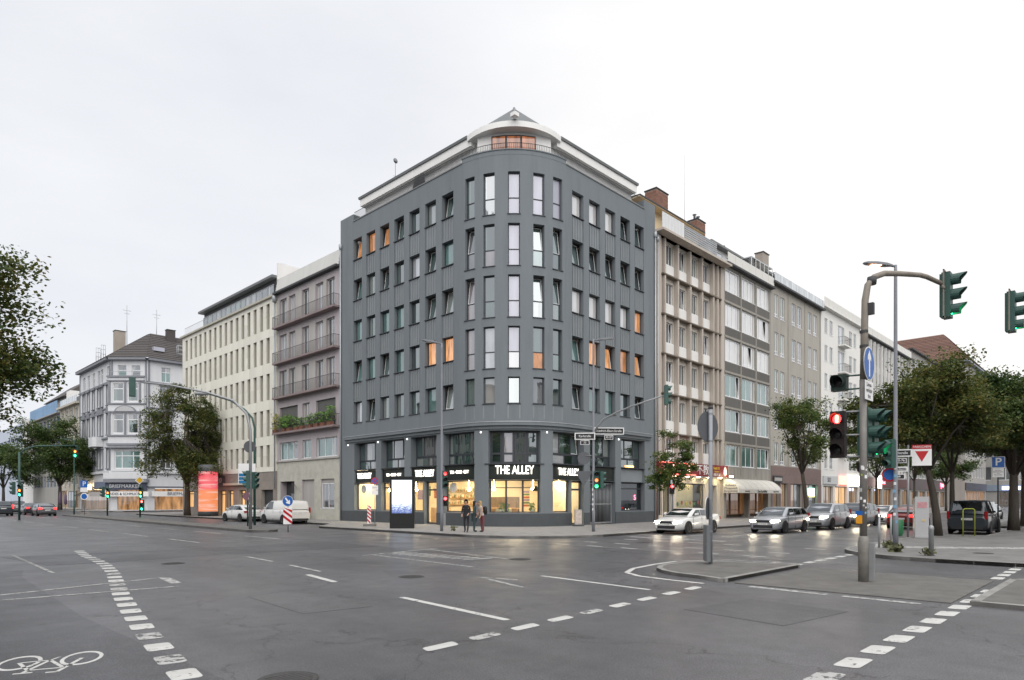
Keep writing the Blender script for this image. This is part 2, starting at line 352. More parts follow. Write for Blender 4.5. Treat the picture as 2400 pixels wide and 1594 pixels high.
# repaired stretches of asphalt
sheet('asphalt_patch', [(-29.5,-40),(-26.85,-40),(-26.85,-21.4),(-26.87,-20.4),(-26.9,-18.5),(-26.93,-15.7),(-26.7,-11.5),(-26.54,-8.2),(-26.2,-6.3),(-29.5,-6.3)], .004, M_asph2)
sheet('asphalt_patch', [(-25.43,-5.19),(-23.69,-5.39),(-21.1,-5.1),(-14,-5.6),(-14,-1.6),(-21,-1.4),(-25.9,-.9)], .004, M_asph2)
sheet('asphalt_patch', [(-8.6,-20.5),(-1.5,-20.2),(-1.5,-10.2),(-8.3,-9.8)], .004, M_asph3)
def pavemat():
    m = mat('slab_paving', (.235, .23, .225), .78, .12, 1.2, bump=.15, bscale=40, coords='Object', dirt=((.12, .115, .11), 1.4, .55, .45))
    N = m.node_tree.nodes; L = m.node_tree.links; b = N['Principled BSDF']; old = b.inputs['Base Color'].links[0].from_socket
    tc = N.new('ShaderNodeTexCoord'); br = N.new('ShaderNodeTexBrick'); br.inputs['Scale'].default_value = 1; br.inputs['Brick Width'].default_value = .4; br.inputs['Row Height'].default_value = .4; br.inputs['Mortar Size'].default_value = .006
    br.inputs['Color1'].default_value = (1.07, 1.07, 1.07, 1); br.inputs['Color2'].default_value = (.9, .9, .9, 1); br.inputs['Mortar'].default_value = (.5, .5, .5, 1)
    L.new(tc.outputs['Object'], br.inputs['Vector'])
    mx = N.new('ShaderNodeMix'); mx.data_type = 'RGBA'; mx.blend_type = 'MULTIPLY'; mx.inputs[0].default_value = 1; L.new(old, mx.inputs[6]); L.new(br.outputs['Color'], mx.inputs[7]); L.new(mx.outputs[2], b.inputs['Base Color'])
    return m
M_slab = pavemat()
KM = MB().box(0, .985, 0, .15, 0, .135).mesh('kerb_stone', M_kerb)
def kerbs(parent, pts, lim=200, zs=1.):
    """kerb stones, a metre each, laid along a line with the pavement on its left"""
    n = 0
    for a, b in zip(pts, pts[1:]):
        d = Vector((b[0]-a[0], b[1]-a[1])); ln = d.length; k = max(1, round(ln)); st = ln/k
        for i in range(k):
            if n >= lim: return
            p = Vector(a)+d*(i/k); o = link('kerb_stone', KM, parent, (p.x, p.y, -.005), atan2(d.y, d.x)); o.scale = (st, 1, zs); n += 1
def pavement(name, pts, kline, m=None, z=.12, lim=200):
    o = tag(MB().prism(pts, -.05, z).build(name, m or M_slab), kind='structure'); kerbs(o, kline, lim); return o
# corner pavement round the dark corner house
ca = arc(-2.0, -3.2, 5.1, 180, 270, 10)
neline = [(-4.2, 60), (-4.2, 15), (-7.1, 11.5)] + ca + [(60, -8.3)]
pav_ne = pavement('pavement_corner', [(14, 66), (2, 66), (-2.5, 64.5)] + [(p[0], p[1]) for p in neline] + [(140, -8.3), (140, 8), (14, 8)], neline, lim=160)
nw = [(-4.2, 190), (-4.2, 86)] + arc(-.2, 84, 4, 180, 270, 5) + [(40, 80)]
pav_n = pavement('pavement_north', [(14, 190)] + nw + [(40, 90), (14, 90)], nw[1:], lim=40)
seline = [(140, -20.2), (25, -20.2), (25, -22.7), (10.8, -22.7), (10.2, -20.3)]
sel2 = arc(-2.4, -23.9, 3.6, 90, 180, 8)
seall = [(10.2, -20.3), (-2.4, -20.3)] + sel2 + [(-6.0, -60)]
pav_se = pavement('pavement_southeast', [(140, -60)] + seline + seall, [(40, -20.2), (25, -20.2), (25, -22.7), (10.8, -22.7), (10.2, -20.3)] + seall[1:], mat('worn_paving', (.175, .172, .168), .8, .2, 1.0, bump=.2, bscale=30, dirt=((.09, .09, .09), 1.1, .5, .5)), lim=120)
pav_w = pavement('pavement_west', [(-29.4, -80), (-29.4, 30), (-29.0, 200), (-60, 200), (-60, -80)], [(-29.4, -12), (-29.4, 20)][::-1], z=.10)
# pale guide strip set into the far pavement
sheet('guide_strip', [(-1.75, -21.9), (-.9, -21.55), (1.9, -25.3), (6, -31), (5.2, -31.6), (.75, -25.5)], .126, M_paintw, pav_se)
sheet('guide_strip', [(-2.6, -21.3), (-1.1, -20.75), (.6, -20.5), (1.3, -20.85), (-.7, -21.5), (-2.0, -21.95)], .126, M_paintw, pav_se)
# median refuge
isl = [(-10.6, -21.5)] + arc(-12.7, -21.0, 2.2, 12, 168, 10) + [(-15.1, -21.4)]
refuge = tag(MB().prism([(-15.15, -21.45), (-10.4, -21.45)] + arc(-12.75, -20.6, 2.1, 0, 180, 10)[0:], -.05, .085).build('median_refuge', mat('sand_paving', (.125, .121, .115), .85, .25, 2, bump=.3, bscale=20)), kind='structure')
kerbs(refuge, [(-10.4, -21.45)] + arc(-12.75, -20.6, 2.1, 0, 180, 10) + [(-15.15, -21.45), (-10.4, -21.45)], zs=.68)
refuge_flat = tag(MB().prism([(-15.1, -26.0), (-10.4, -26.0), (-10.4, -21.7), (-15.1, -21.7)], -.05, .02).build('median_crossing', MATS['sand_paving']), kind='structure')
refuge_s = tag(MB().prism([(-15.1, -26.3), (-15.3, -60), (-9.6, -60), (-10.2, -26.3)], -.05, .085).build('median_south', MATS['sand_paving']), kind='structure')
kerbs(refuge_s, [(-15.1, -40), (-15.1, -26.3), (-10.2, -26.3), (-9.8, -40)][::-1], zs=.68)
med_n = tag(MB().prism([(-11.8, 60), (-12.9, 12)] + arc(-12.0, 9.5, .9, 180, 360, 6) + [(-11.1, 12), (-9.6, 60)], -.05, .14).build('median_north', MATS['sand_paving']), kind='structure')
kerbs(med_n, [(-12.4, 30), (-12.9, 9.5)] + arc(-12.0, 9.5, .9, 180, 360, 6) + [(-10.6, 30)])

# painted markings
def rquad(name, P, m=None, z=.0062):
    """slightly rounded painted quad"""
    P = [Vector(p) for p in P]; q = []
    for i in range(4):
        a, b, c = P[i-1], P[i], P[(i+1) % 4]
        e1 = min(.06, (a-b).length*.2); e2 = min(.06, (c-b).length*.2)
        q += [b+(a-b).normalized()*e1, b+((a-b).normalized()*e1+(c-b).normalized()*e2)*.3, b+(c-b).normalized()*e2]
    cx = sum((p for p in q), Vector((0, 0)))/len(q)
    o = MB().prism([tuple(p-cx) for p in q], -.0015, 0).build(name, m or M_paint, road, (cx.x, cx.y, z)); return o
def strip(name, a, b, w, m=None):
    a, b = Vector(a), Vector(b); n = (b-a).normalized(); n = Vector((-n.y, n.x))*w/2
    return rquad(name, [a-n, b-n, b+n, a+n], m)
rr = random.Random(3)
for k, x in enumerate([-25.0, -24.15, -23.28, -22.37, -21.46, -20.55, -19.6, -18.6, -17.57, -16.55]):      # crossing, near line
    y = -21.87+.058*(x+24.15)*-1*-1+.0; j = rr.uniform(-.02, .02)
    if k: rquad('crossing_dash', [(x-.31, y-.11+j), (x+.25, y-.09), (x+.31, y+.14), (x-.25, y+.11)], M_paint if k not in (2, 5) else M_paintw)
for k in range(11):                                                                                     # crossing, far line
    x = -22.17+.96*k; y = -26.12-.012*k
    rquad('crossing_dash', [(x-.27, y-.14), (x+.33, y-.14), (x+.25, y+.14), (x-.33, y+.14)], M_paint if k else M_paintw)
for k in range(6):
    x = -9.6+.95*k
    rquad('crossing_dash', [(x-.3, -21.2), (x+.3, -21.2), (x+.3, -20.95), (x-.3, -20.95)])
    rquad('crossing_dash', [(x-.3, -26.1), (x+.3, -26.1), (x+.3, -25.85), (x-.3, -25.85)])
# cycle lane dashes, curving
cur = [(-23.4, .3), (-23.6, -1.0), (-23.78, -2.3), (-23.95, -4.3), (-24.2, -6.3), (-24.65, -8.8), (-25.2, -11.2), (-25.75, -13.6), (-26.2, -15.8), (-26.6, -17.9), (-26.95, -20.0), (-27.2, -21.6), (-27.4, -23.4)]
def along(pts, step):
    out = []; acc = 0
    for a, b in zip(pts, pts[1:]):
        a, b = Vector(a), Vector(b); L_ = (b-a).length; t = acc
        while t < L_: out.append((a+(b-a)*t/L_, (b-a).normalized())); t += step
        acc = t-L_
    return out
for p, d in along(cur, .86):
    n = Vector((-d.y, d.x)); rquad('cycle_lane_dash', [p-d*.24-n*.16, p-d*.24+n*.16, p+d*.24+n*.16, p+d*.24-n*.16][::1], M_paintw if rr.random() < .45 else M_paint)
strip('lane_line', (-21.87, -17.88), (-22.16, -21.16), .15); strip('lane_line', (-21.22, -12.88), (-21.53, -14.77), .17)
strip('lane_line', (-20.35, -10.2), (-20.62, -12.5), .12, M_paintw); strip('lane_line', (-17.15, -17.45), (-17.45, -20.88), .13)
strip('lane_line', (-20.0, -6.5), (-20.2, -8.8), .12, M_paintw); strip('lane_line', (-16.6, -9.0), (-16.9, -14.6), .10, M_paintw)
strip('stop_line', (-27.5, -11.7), (-24.05, -10.85), .12, M_paintw); strip('stop_line', (-27.6, -12.55), (-24.3, -12.9), .10, M_paintw); strip('stop_line', (-24.08, -10.95), (-24.24, -12.3), .24, M_paintw)
strip('lane_line', (-25.5, -.2), (-25.77, -7.7), .10, M_paintw)
for k in range(9):                                                                                      # hatched area
    strip('hatch_bar', (-16.1+.06*k, -8.7-.5*k), (-15.0+.06*k, -8.0-.5*k-.9), .20, M_paintw)
strip('lane_line', (-13.6, -8.2), (-14.4, -13.5), .12, M_paintw); strip('lane_line', (-13.0, -8.2), (-17.0, -9.0), .12, M_paintw)
# painted nose round the refuge
nose = [(-11.2, -17.9), (-12.6, -17.95), (-14.0, -18.15), (-15.0, -18.6), (-15.45, -19.3), (-15.6, -20.3), (-15.65, -21.2)]
for a, b in zip(nose, nose[1:]): strip('island_line', a, b, .15)
strip('island_line', (-11.2, -17.9), (-9.6, -19.0), .13, M_paintw); strip('island_line', (-9.6, -19.0), (-9.4, -21.3), .13, M_paintw)
strip('island_line', (-15.4, -22.2), (-15.5, -23.9), .22, M_paintw); strip('island_line', (-15.5, -24.2), (-15.55, -25.6), .18, M_paintw)
# crossing and stop lines over the side street
for k in range(6):
    y = -9.9-1.72*k
    for x in (-5.7, -7.7): strip('crossing_dash', (x, y), (x-.06, y-.82), .13)
    strip('crossing_dash', (-2.9, y-.3), (-2.96, y-1.12), .13)
strip('stop_line', (-1.0, -9.2), (-1.05, -14.6), .42, M_paintw)
for k in range(9):
    strip('lane_line', (1+6*k, -11.1), (4+6*k, -11.1), .12, M_paintw); strip('lane_line', (2+6*k, -14.7), (5+6*k, -14.7), .12, M_paintw)
strip('lane_arrow', (2.0, -12.9), (4.6, -12.9), .14, M_paintw); strip('lane_arrow', (2.0, -12.9), (2.9, -12.45), .14, M_paintw); strip('lane_arrow', (2.0, -12.9), (2.9, -13.35), .14, M_paintw)
strip('lane_arrow', (-18.6, -17.0), (-19.1, -18.6), .12, M_paintw); strip('lane_arrow', (-18.5, -16.6), (-18.2, -17.6), .10, M_paintw)
for k in range(8): strip('lane_line', (-14.6-.02*k, 2+7*k), (-14.6-.02*k, 6+7*k), .13, M_paintw); strip('lane_line', (-18.4-.02*k, 2+7*k), (-18.4-.02*k, 6+7*k), .13, M_paintw)
# bicycle symbol: wheels, frame, saddle and bars as painted strips
def bicycle(org, ux, uy, s, m):
    o = MB(); org = Vector(org); ux = Vector(ux)*s; uy = Vector(uy)*s
    W = lambda a, b: org+ux*a+uy*b
    def st(a, b, w):
        A, B = W(*a), W(*b); n = (B-A).normalized(); n = Vector((-n.y, n.x))*w*s/2
        o.prism([tuple(A-n), tuple(B-n), tuple(B+n), tuple(A+n)], .0047, .0062)
    def ring(cx, cy, r, w):
        K = 28
        for i in range(K):
            t0, t1 = 2*pi*i/K, 2*pi*(i+1)/K
            P = [tuple(W(cx+q*cos(t), cy+q*sin(t))) for q, t in ((r-w, t0), (r, t0), (r, t1), (r-w, t1))]
            o.prism(P, .0047, .0062)
    ring(-.52, 0, .36, .07); ring(.52, 0, .36, .07)
    for a, b, w in [((-.52,0),(-.22,.42),.07),((-.22,.42),(.34,.42),.06),((-.52,0),(-.02,-.02),.06),((-.02,-.02),(-.26,.52),.07),((-.02,-.02),(.34,.42),.07),((.52,0),(.30,.60),.075),((.30,.60),(.12,.60),.07),((-.40,.54),(-.10,.54),.07),((-.02,-.02),(.1,-.16),.05)]: st(a, b, w)
    return o.build('cycle_symbol', m, road)
bicycle((-27.99, -19.02), (.93, -.38), (-.66, -1.62), .62, M_paint)

# iron covers and drains let into the carriageway
M_iron2 = mat('cast_iron', (.055, .053, .052), .6, .25, 8, bump=.5, bscale=40)
for k, (x, y, r_) in enumerate(((-26.36, -21.9, .33), (-19.6, -15.2, .33), (-14.2, -13.9, .36), (-4.4, -12.3, .36), (-22.6, -7.2, .33), (-2.5, -24.6, .30))):
    q = MB(); q.lathe([(r_, 0), (r_, .004), (r_*.86, .005), (r_*.84, .002), (0.001, .002)], 24, cap=False)
    for j in range(-3, 4): w_ = sqrt(max(.0, .64*r_*r_-(j*r_*.2)**2)); q.box(-w_, w_, j*r_*.2-.012, j*r_*.2+.012, .0025, .0055)
    q.build('manhole_cover', M_iron2, road if k < 5 else pav_se, (x, y, .004 if k < 5 else .122))

# older repairs
for pts, m_ in (([(-19.5, -24.6), (-17.4, -24.9), (-17.2, -23.0), (-19.2, -22.7)], M_asph2), ([(-24.0, -15.6), (-22.6, -15.9), (-22.9, -18.4), (-24.2, -18.2)], M_asph3), ([(-13.9, -9.5), (-10.2, -9.9), (-10.0, -8.4), (-13.6, -8.1)], M_asph2), ([(-17.5, 1.2), (-13.2, .8), (-13.4, 3.4), (-17.4, 3.6)], M_asph3), ([(-9.2, -7.5), (-7.9, -7.2), (-8.2, 4.5), (-9.4, 4.4)], M_asph3), ([(2, -15.2), (9, -15.2), (9, -16.2), (2, -16.3)], M_asph2)): sheet('asphalt_patch', pts, .0045, m_)
# ================================================================ wall and window helpers
class Flat:
    """straight facade in local axes: x along, y inwards"""
    def pt(s, u, d=0): return (u, d)
    def ang(s, u): return 0.
    def brk(s, a, b): return []
class Corner:
    """left street facade, rounded corner, right street facade"""
    def __init__(s, L=20.5, R=5.3, W=16.25): s.L, s.R, s.W = L, R, W; s.a = L-R; s.b = s.a+pi*R/2; s.end = s.b+W-R
    def th(s, u): return (u-s.a)/s.R
    def pt(s, u, d=0):
        if u <= s.a: return (d, s.L-u)
        if u >= s.b: return (s.R+u-s.b, d)
        t = s.th(u); return (s.R-(s.R-d)*cos(t), s.R-(s.R-d)*sin(t))
    def ang(s, u):
        if u <= s.a: return -pi/2
        if u >= s.b: return 0.
        t = s.th(u); return atan2(-cos(t), sin(t))
    def brk(s, a, b): return [s.a+pi*s.R/2*k/30 for k in range(31) if a < s.a+pi*s.R/2*k/30 < b]
def wall(P, u0, u1, z0, z1, ops, mb=None, m=0, mr=None):
    """outer skin with holes and reveals. ops: (u0,u1,z0,z1,depth)"""
    mb = mb or MB(); mr = m if mr is None else mr; u0, u1, z0, z1 = (round(q, 4) for q in (u0, u1, z0, z1))
    us = sorted(set([round(x, 4) for x in [u0, u1]+[q for o in ops for q in o[:2]]+P.brk(u0, u1)])); zs = sorted(set([round(x, 4) for x in [z0, z1]+[q for o in ops for q in o[2:4]]]))
    us = [u for u in us if u0-1e-6 <= u <= u1+1e-6]; zs = [z for z in zs if z0-1e-6 <= z <= z1+1e-6]
    for a, b in zip(us, us[1:]):
        mid = (a+b)/2; run = None
        hol = [o for o in ops if o[0] < mid < o[1]]
        for c, d in zip(zs, zs[1:]):
            zm = (c+d)/2
            if any(o[2] < zm < o[3] for o in hol):
                if run is not None: strip_(mb, P, a, b, run, c, m); run = None
            elif run is None: run = c
        if run is not None: strip_(mb, P, a, b, run, zs[-1], m)
    for o in ops:
        a, b, c, d, dp = o[:5]
        q = [a]+[u for u in P.brk(a, b)]+[b]
        A, A2, B, B2 = P.pt(a), P.pt(a, dp), P.pt(b), P.pt(b, dp)
        mb.poly([(*A, c), (*A2, c), (*A2, d), (*A, d)], mr); mb.poly([(*B2, c), (*B, c), (*B, d), (*B2, d)], mr)
        for e, f in zip(q, q[1:]):
            E, E2, F, F2 = P.pt(e), P.pt(e, dp), P.pt(f), P.pt(f, dp)
            mb.poly([(*E, d), (*E2, d), (*F2, d), (*F, d)], mr); mb.poly([(*E, c), (*F, c), (*F2, c), (*E2, c)], mr)
    return mb
def strip_(mb, P, a, b, c, d, m): A, B = P.pt(a), P.pt(b); mb.poly([(*A, c), (*B, c), (*B, d), (*A, d)], m)
def band(P, u0, u1, prof, mb=None, m=0, step=.5):
    """sweep a profile of (outset, z) along the facade line (outset > 0 is towards the street)"""
    mb = mb or MB(); us = [u0]+P.brk(u0, u1)+[u1]
    for a, b in zip(us, us[1:]):
        for (o1, z1), (o2, z2) in zip(prof, prof[1:]):
            mb.poly([(*P.pt(a, -o1), z1), (*P.pt(b, -o1), z1), (*P.pt(b, -o2), z2), (*P.pt(a, -o2), z2)][::-1], m)
    for u, fl in ((u0, 0), (u1, 1)):
        q = [(*P.pt(u, -o), z) for o, z in prof]; mb.poly(q[::-1] if fl else q, m)
    return mb
def frame_mesh(w, h, mul, tr, fw, fd, m, name='window'):
    k = ('f', round(w, 3), round(h, 3), tuple(round(x, 3) for x in mul), tuple(tuple(t) if isinstance(t, tuple) else round(t, 3) for t in tr), fw, fd, m.name)
    if k in CACHE: return CACHE[k]
    b = MB(); b.box(-w/2, w/2, 0, fd, 0, fw); b.box(-w/2, w/2, 0, fd, h-fw, h); b.box(-w/2, -w/2+fw, 0, fd, fw, h-fw); b.box(w/2-fw, w/2, 0, fd, fw, h-fw)
    xs = [-w/2+fw]+[x for q in mul for x in (q*w-w/2-fw/2, q*w-w/2+fw/2)]+[w/2-fw]
    for q in mul: b.box(q*w-w/2-fw/2, q*w-w/2+fw/2, .003, fd-.003, fw, h-fw)
    for q in tr:
        for i in range(0, len(xs), 2): b.box(xs[i], xs[i+1], .005, fd-.005, q*h-fw/2, q*h+fw/2)
    CACHE[k] = b.mesh(name, m); return CACHE[k]
PANE = {}
def panemesh(w, h, g):
    k = ('p', round(w, 3), round(h, 3), g.name)
    if k not in CACHE: CACHE[k] = MB().box(-w/2, w/2, 0, .02, 0, h).mesh('pane', g)
    return CACHE[k]
def window(parent, x, y, z, w, h, rz=0, mul=(), tr=(), fw=.06, fd=.08, fm=None, glass=(None,), tilt=None, sill=None, sm=None, name='window', rnd=random, sillw=.06):
    """window part (its frame) with panes, optional tilted sash and sill as sub-parts. x,y: middle of the frame's outer face"""
    fm = fm or M_anth
    o = link(name, frame_mesh(w, h, mul, tr, fw, fd, fm, name), parent, (x, y, z), rz)
    xs = [0]+list(mul)+[1]; zs = [0]+list(tr)+[1]; n = 0
    for i in range(len(xs)-1):
        for j in range(len(zs)-1):
            a, b = xs[i]*w-w/2+(fw if i == 0 else fw/2), xs[i+1]*w-w/2-(fw if i == len(xs)-2 else fw/2)
            c, d = zs[j]*h+(fw if j == 0 else fw/2), zs[j+1]*h-(fw if j == len(zs)-2 else fw/2)
            g = glass[n % len(glass)] if len(glass) > 1 else glass[0]
            if tilt is not None and (i, j) == tilt:
                s = .045; sb = MB(); ww, hh = b-a, d-c
                sb.box(-ww/2, ww/2, 0, .05, 0, s); sb.box(-ww/2, ww/2, 0, .05, hh-s, hh); sb.box(-ww/2, -ww/2+s, 0, .05, s, hh-s); sb.box(ww/2-s, ww/2, 0, .05, s, hh-s)
                key = ('sash', round(ww, 3), round(hh, 3), g.name)
                if key not in CACHE:
                    sb.box(-ww/2+s, ww/2-s, .015, .03, s, hh-s, 1); CACHE[key] = sb.mesh('sash', [M_wframe, g])
                link('tilted_sash', CACHE[key], o, ((a+b)/2, fd*.5, c), 0, rx=-radians(8))
                # dark room seen above the tilted sash
                key = ('dk', round(ww, 3), round(hh, 3))
                if key not in CACHE: CACHE[key] = MB().box(-ww/2, ww/2, 0, .02, 0, hh).mesh('room_behind', G_black)
                link('room_behind', CACHE[key], o, ((a+b)/2, fd+.38, c))
            else:
                link('pane', panemesh(b-a, d-c, g), o, ((a+b)/2, fd*.45, c))
            n += 1
    if sill:
        dpt, ov = sill
        link('sill', boxmesh(w+.12, dpt+ov, .045, sm or fm, 'sill'), o, (-w/2-.06, -dpt-ov, -.045))
    return o

# ================================================================ the dark corner house
M_dk = mat('anthracite_render', (.164, .185, .201), .85, .08, .8, streak=1.2, bump=.25, bscale=60, dirt=((.130, .148, .162), 1.1, .52, .55))
M_dkp = mat('anthracite_panel', (.198, .219, .234), .55, .06, 1.2, obj_var=.05, spec=.5)
M_plinth = mat('plinth', (.075, .083, .09), .8, .1, 1.5)
M_wrend = mat('white_render', (.74, .735, .72), .8, .04, 1.0, streak=1.2)
M_fascia = mat('sign_board', (.012, .017, .014), .5, .1)
M_gutter = mat('gutter_grey', (.16, .17, .175), .5, .1, 2)
M_roofg = mat('roof_grey', (.14, .15, .155), .6, .15, 2)
house = thing('corner_house', 'dark grey six storey corner house with rounded corner, white roof edge and lit shop', 'building')
P = Corner(); wins = []; ops = []
ROW = [(21.58, 23.30), (18.23, 19.95), (14.87, 16.60), (11.53, 13.26), (8.18, 9.92)]
LC = [1.98+1.89*i for i in range(7)]; RC = [5.67+18.23+1.92*i for i in range(5)]
for u, w in [(u, 1.24) for u in LC]+[(u, 1.27) for u in RC]:
    for r, (a, b) in enumerate(ROW):
        ops.append((u, u+w, a, b, .36)); wins.append((u+w/2, w, a, b, r))
        if r < 4: ops.append((u, u+w, ROW[r+1][1]+.01, a-.01, .10))
CROW = [(20.86, 23.67), (17.44, 20.26), (14.03, 16.85), (10.63, 13.44), (8.29, 10.07)]
CT = [10.3, 26.2, 44.6, 63.0, 78.8]; cw = .80; cwins = []
for t in CT:
    u = P.a+P.R*radians(t)
    for r, (a, b) in enumerate(CROW): ops.append((u-cw/2, u+cw/2, a, b, .30)); cwins.append((u, a, b, r, t))
# street level bays
BAY = [(2.12, 5.19), (5.92, 8.95), (9.71, 12.74), (13.53, 16.53), (P.a+P.R*radians(25.8), P.a+P.R*radians(64.2)), (22.08, 25.23), (25.92, 29.01), (29.75, 32.97)]
for k, (a, b) in enumerate(BAY):
    lo = 1.04
    if k in (1,): lo = .14
    ops.append((a, b, 4.30, 6.52, .62)); ops.append((a, b, 3.255, 4.285, .22 if k < 6 else .30))
    if k == 2: ops += [(a, a+1.51, 1.04, 3.24, .42), (a+1.59, b, .14, 3.24, .42)]
    elif k == 5: ops += [(a, a+1.68, 1.04, 3.24, .42), (a+1.76, b, .14, 3.24, .42)]
    elif k == 6: ops.append((a, b, .12, 3.24, 1.0))
    elif k == 1: ops += [(a, a+1.66, 1.04, 3.24, .42), (a+1.74, b, .14, 3.24, .42)]
    else: ops.append((a, b, 1.04, 3.24, .42))
mb = wall(P, 0, P.end, .12, 24.80, ops)
# raised ends of the parapet and the thickness of the parapet
for u0, u1, z in ((0, 1.95, 25.45), (P.end-1.55, P.end, 25.55)):
    A, B, C2, D = P.pt(u0), P.pt(u1), P.pt(u1, .9), P.pt(u0, .9); mb.prism([A, B, C2, D] if u0 == 0 else [A, B, C2, D], 24.80, z)
mb.build('wall', M_dk, house)
pc = MB()
band(P, 1.95, P.a+P.R*.05, [(-.35, 24.80), (.05, 24.80), (.05, 24.88), (-.35, 24.88)]).build('parapet_coping', M_gutter, house); band(P, P.a+P.R*1.52, P.end-1.55, [(-.35, 24.80), (.05, 24.80), (.05, 24.88), (-.35, 24.88)]).build('parapet_coping', M_gutter, house)
pc = band(P, P.a+P.R*.05, P.a+P.R*1.52, [(-.35, 24.801), (.012, 24.801), (.012, 25.10), (.055, 25.10), (.055, 25.17), (-.35, 25.17)]); pc.build('corner_parapet', M_dk, house)
# back of the block so that it is solid from other sides
mb = MB(); mb.poly([(0.02, 20.5, .1), (0.02, 20.5, 25.4), (14, 20.5, 25.4), (14, 20.5, .1)]); mb.poly([(16.25, .02, .1), (16.25, 14, .1), (16.25, 14, 25.5), (16.25, .02, 25.5)])
mb.poly([(14, 20.5, .1), (14, 20.5, 25.4), (14, 14, 25.4), (14, 14, .1)]); mb.poly([(14, 14, .1), (14, 14, 25.4), (16.25, 14, 25.4), (16.25, 14, .1)])
mb.build('party_wall', M_wrend, house)
mb = MB(); mb.poly([(.1, 20.4, 24.2), (.1, 5.3, 24.2)]+[(5.3-5.2*cos(radians(t)), 5.3-5.2*sin(radians(t)), 24.2) for t in range(10, 90, 10)]+[(5.3, .1, 24.2), (16.2, .1, 24.2), (16.2, 14, 24.2), (14, 14, 24.2), (14, 20.4, 24.2)]); mb.build('terrace', M_roofg, house)
# windows of the straight fronts
rw = random.Random(11)
TILT = {('L', 6, 0), ('L', 3, 0), ('L', 5, 1), ('L', 2, 1), ('L', 0, 1), ('L', 5, 2), ('L', 6, 2), ('L', 2, 3), ('L', 0, 3), ('L', 6, 4), ('L', 1, 4), ('L', 0, 0), ('L', 2, 0),
        ('R', 3, 0), ('R', 4, 0), ('R', 0, 1), ('R', 1, 1), ('R', 2, 1), ('R', 3, 1), ('R', 4, 1), ('R', 0, 3), ('R', 2, 3), ('R', 4, 3), ('R', 0, 4), ('R', 4, 4)}
LIT = {('L', 0, 0), ('L', 1, 0), ('L', 2, 0), ('L', 5, 3), ('L', 6, 3), ('R', 1, 3), ('R', 2, 3), ('R', 3, 3), ('R', 4, 3), ('R', 4, 2)}
PALE = {('L', 4, 1), ('L', 0, 4), ('R', 0, 0), ('R', 1, 0), ('R', 2, 0), ('R', 0, 2), ('R', 1, 2), ('R', 2, 2), ('R', 3, 2)}
for (u, w, a, b, r) in wins:
    sd_ = 'L' if u < P.a else 'R'; c = LC.index(u-w/2) if sd_ == 'L' and (u-w/2) in LC else min(range(len(LC if sd_ == 'L' else RC)), key=lambda i: abs((LC if sd_ == 'L' else RC)[i]-(u-w/2)))
    key = (sd_, c, r); g = (G_lit2 if r == 3 and not (sd_ == 'R' and c == 3) else G_lit) if key in LIT else (G_white if key in PALE and sd_ == 'R' else (G_pale if key in PALE else rw.choice([G_dark, G_green, G_dark, G_teal])))
    x, y = P.pt(u, .28)
    window(house, x, y, a+.03, w-.02, b-a-.03, P.ang(u), fw=.07, glass=(g,), tilt=(0, 0) if key in TILT else None, sill=(.28, .05))
    if r < 4:   # folded metal panel under the window
        z0 = ROW[r+1][1]; hgt = a-z0-.05; k = ('dkpanel', round(w, 2), round(hgt, 2))
        if k not in CACHE:
            q = MB(); q.box(-w/2+.003, w/2-.003, 0, .04, .02, hgt)
            for f in (.08, .30, .52, .74, .96): q.box(-w/2+f*w-.012, -w/2+f*w+.012, -.045, 0, .02, hgt)
            q.box(-w/2+.003, w/2-.003, -.03, .0, .0, .05); CACHE[k] = q.mesh('metal_panel', M_dkp)
        x, y = P.pt(u, .055); link('metal_panel', CACHE[k], house, (x, y, z0), P.ang(u))
CG = {0: [G_dark, G_grey, G_pink, G_pink, G_dark], 1: [G_grey, G_dark, G_dark, G_pale, G_grey], 2: [G_sky, G_sky, G_sky, G_sky, G_dark], 3: [G_sky, G_dark, G_dark, G_dark, G_grey], 4: [G_sky, G_dark, G_green, G_dark, G_dark]}
for (u, a, b, r, t) in cwins:
    x, y = P.pt(u, .21); i = CT.index(t); g = CG[i][r]; low = {(3, 1): G_teal, (3, 2): G_green, (2, 3): G_pink, (3, 3): G_lit, (1, 1): G_pink, (1, 2): G_green}.get((i, r), g)
    window(house, x, y, a+.02, cw-.01, b-a-.02, P.ang(u), tr=(.40,) if r < 4 else (), fw=.065, glass=(low, g), tilt=(0, 1) if (i, r) in ((0, 1), (0, 2), (3, 1), (3, 2), (4, 1), (4, 2)) else None, sill=(.21, .05))
    if r == 4:
        q = boxmesh(cw+.06, .03, .9, M_dkp, 'metal_panel'); xx, yy = P.pt(u-.43, -.006); o = link('metal_panel', q, house, (xx, yy, 7.30), P.ang(u))
# cornice over the street floors
band(P, .9, P.end-.8, [(-.05, 6.62), (.10, 6.62), (.10, 6.80), (.26, 6.84), (.26, 7.04), (-.05, 7.12)]).build('cornice', M_dk, house)
band(P, .9, P.end-.8, [(.04, 7.092), (.285, 7.045), (.285, 7.10), (.04, 7.135)]).build('cornice_flashing', M_zinc, house)
band(P, 0, P.end, [(-.02, .121), (.045, .121), (.045, .93), (-.02, .97)]).build('plinth', M_plinth, house) if False else None
pl = MB(); prev = 0
for k, (a, b) in enumerate(BAY):
    if k in (1, 2, 5): a2 = {1: a+1.74, 2: a+1.59, 5: a+1.76}[k]
    elif k == 6: a2 = a
    else: continue
    band(P, prev, a2, [(-.02, .121), (.03, .121), (.03, .97), (-.02, 1.0)]).build('plinth', M_plinth, house); prev = b
band(P, prev, P.end, [(-.02, .121), (.03, .121), (.03, .97), (-.02, 1.0)]).build('plinth', M_plinth, house)
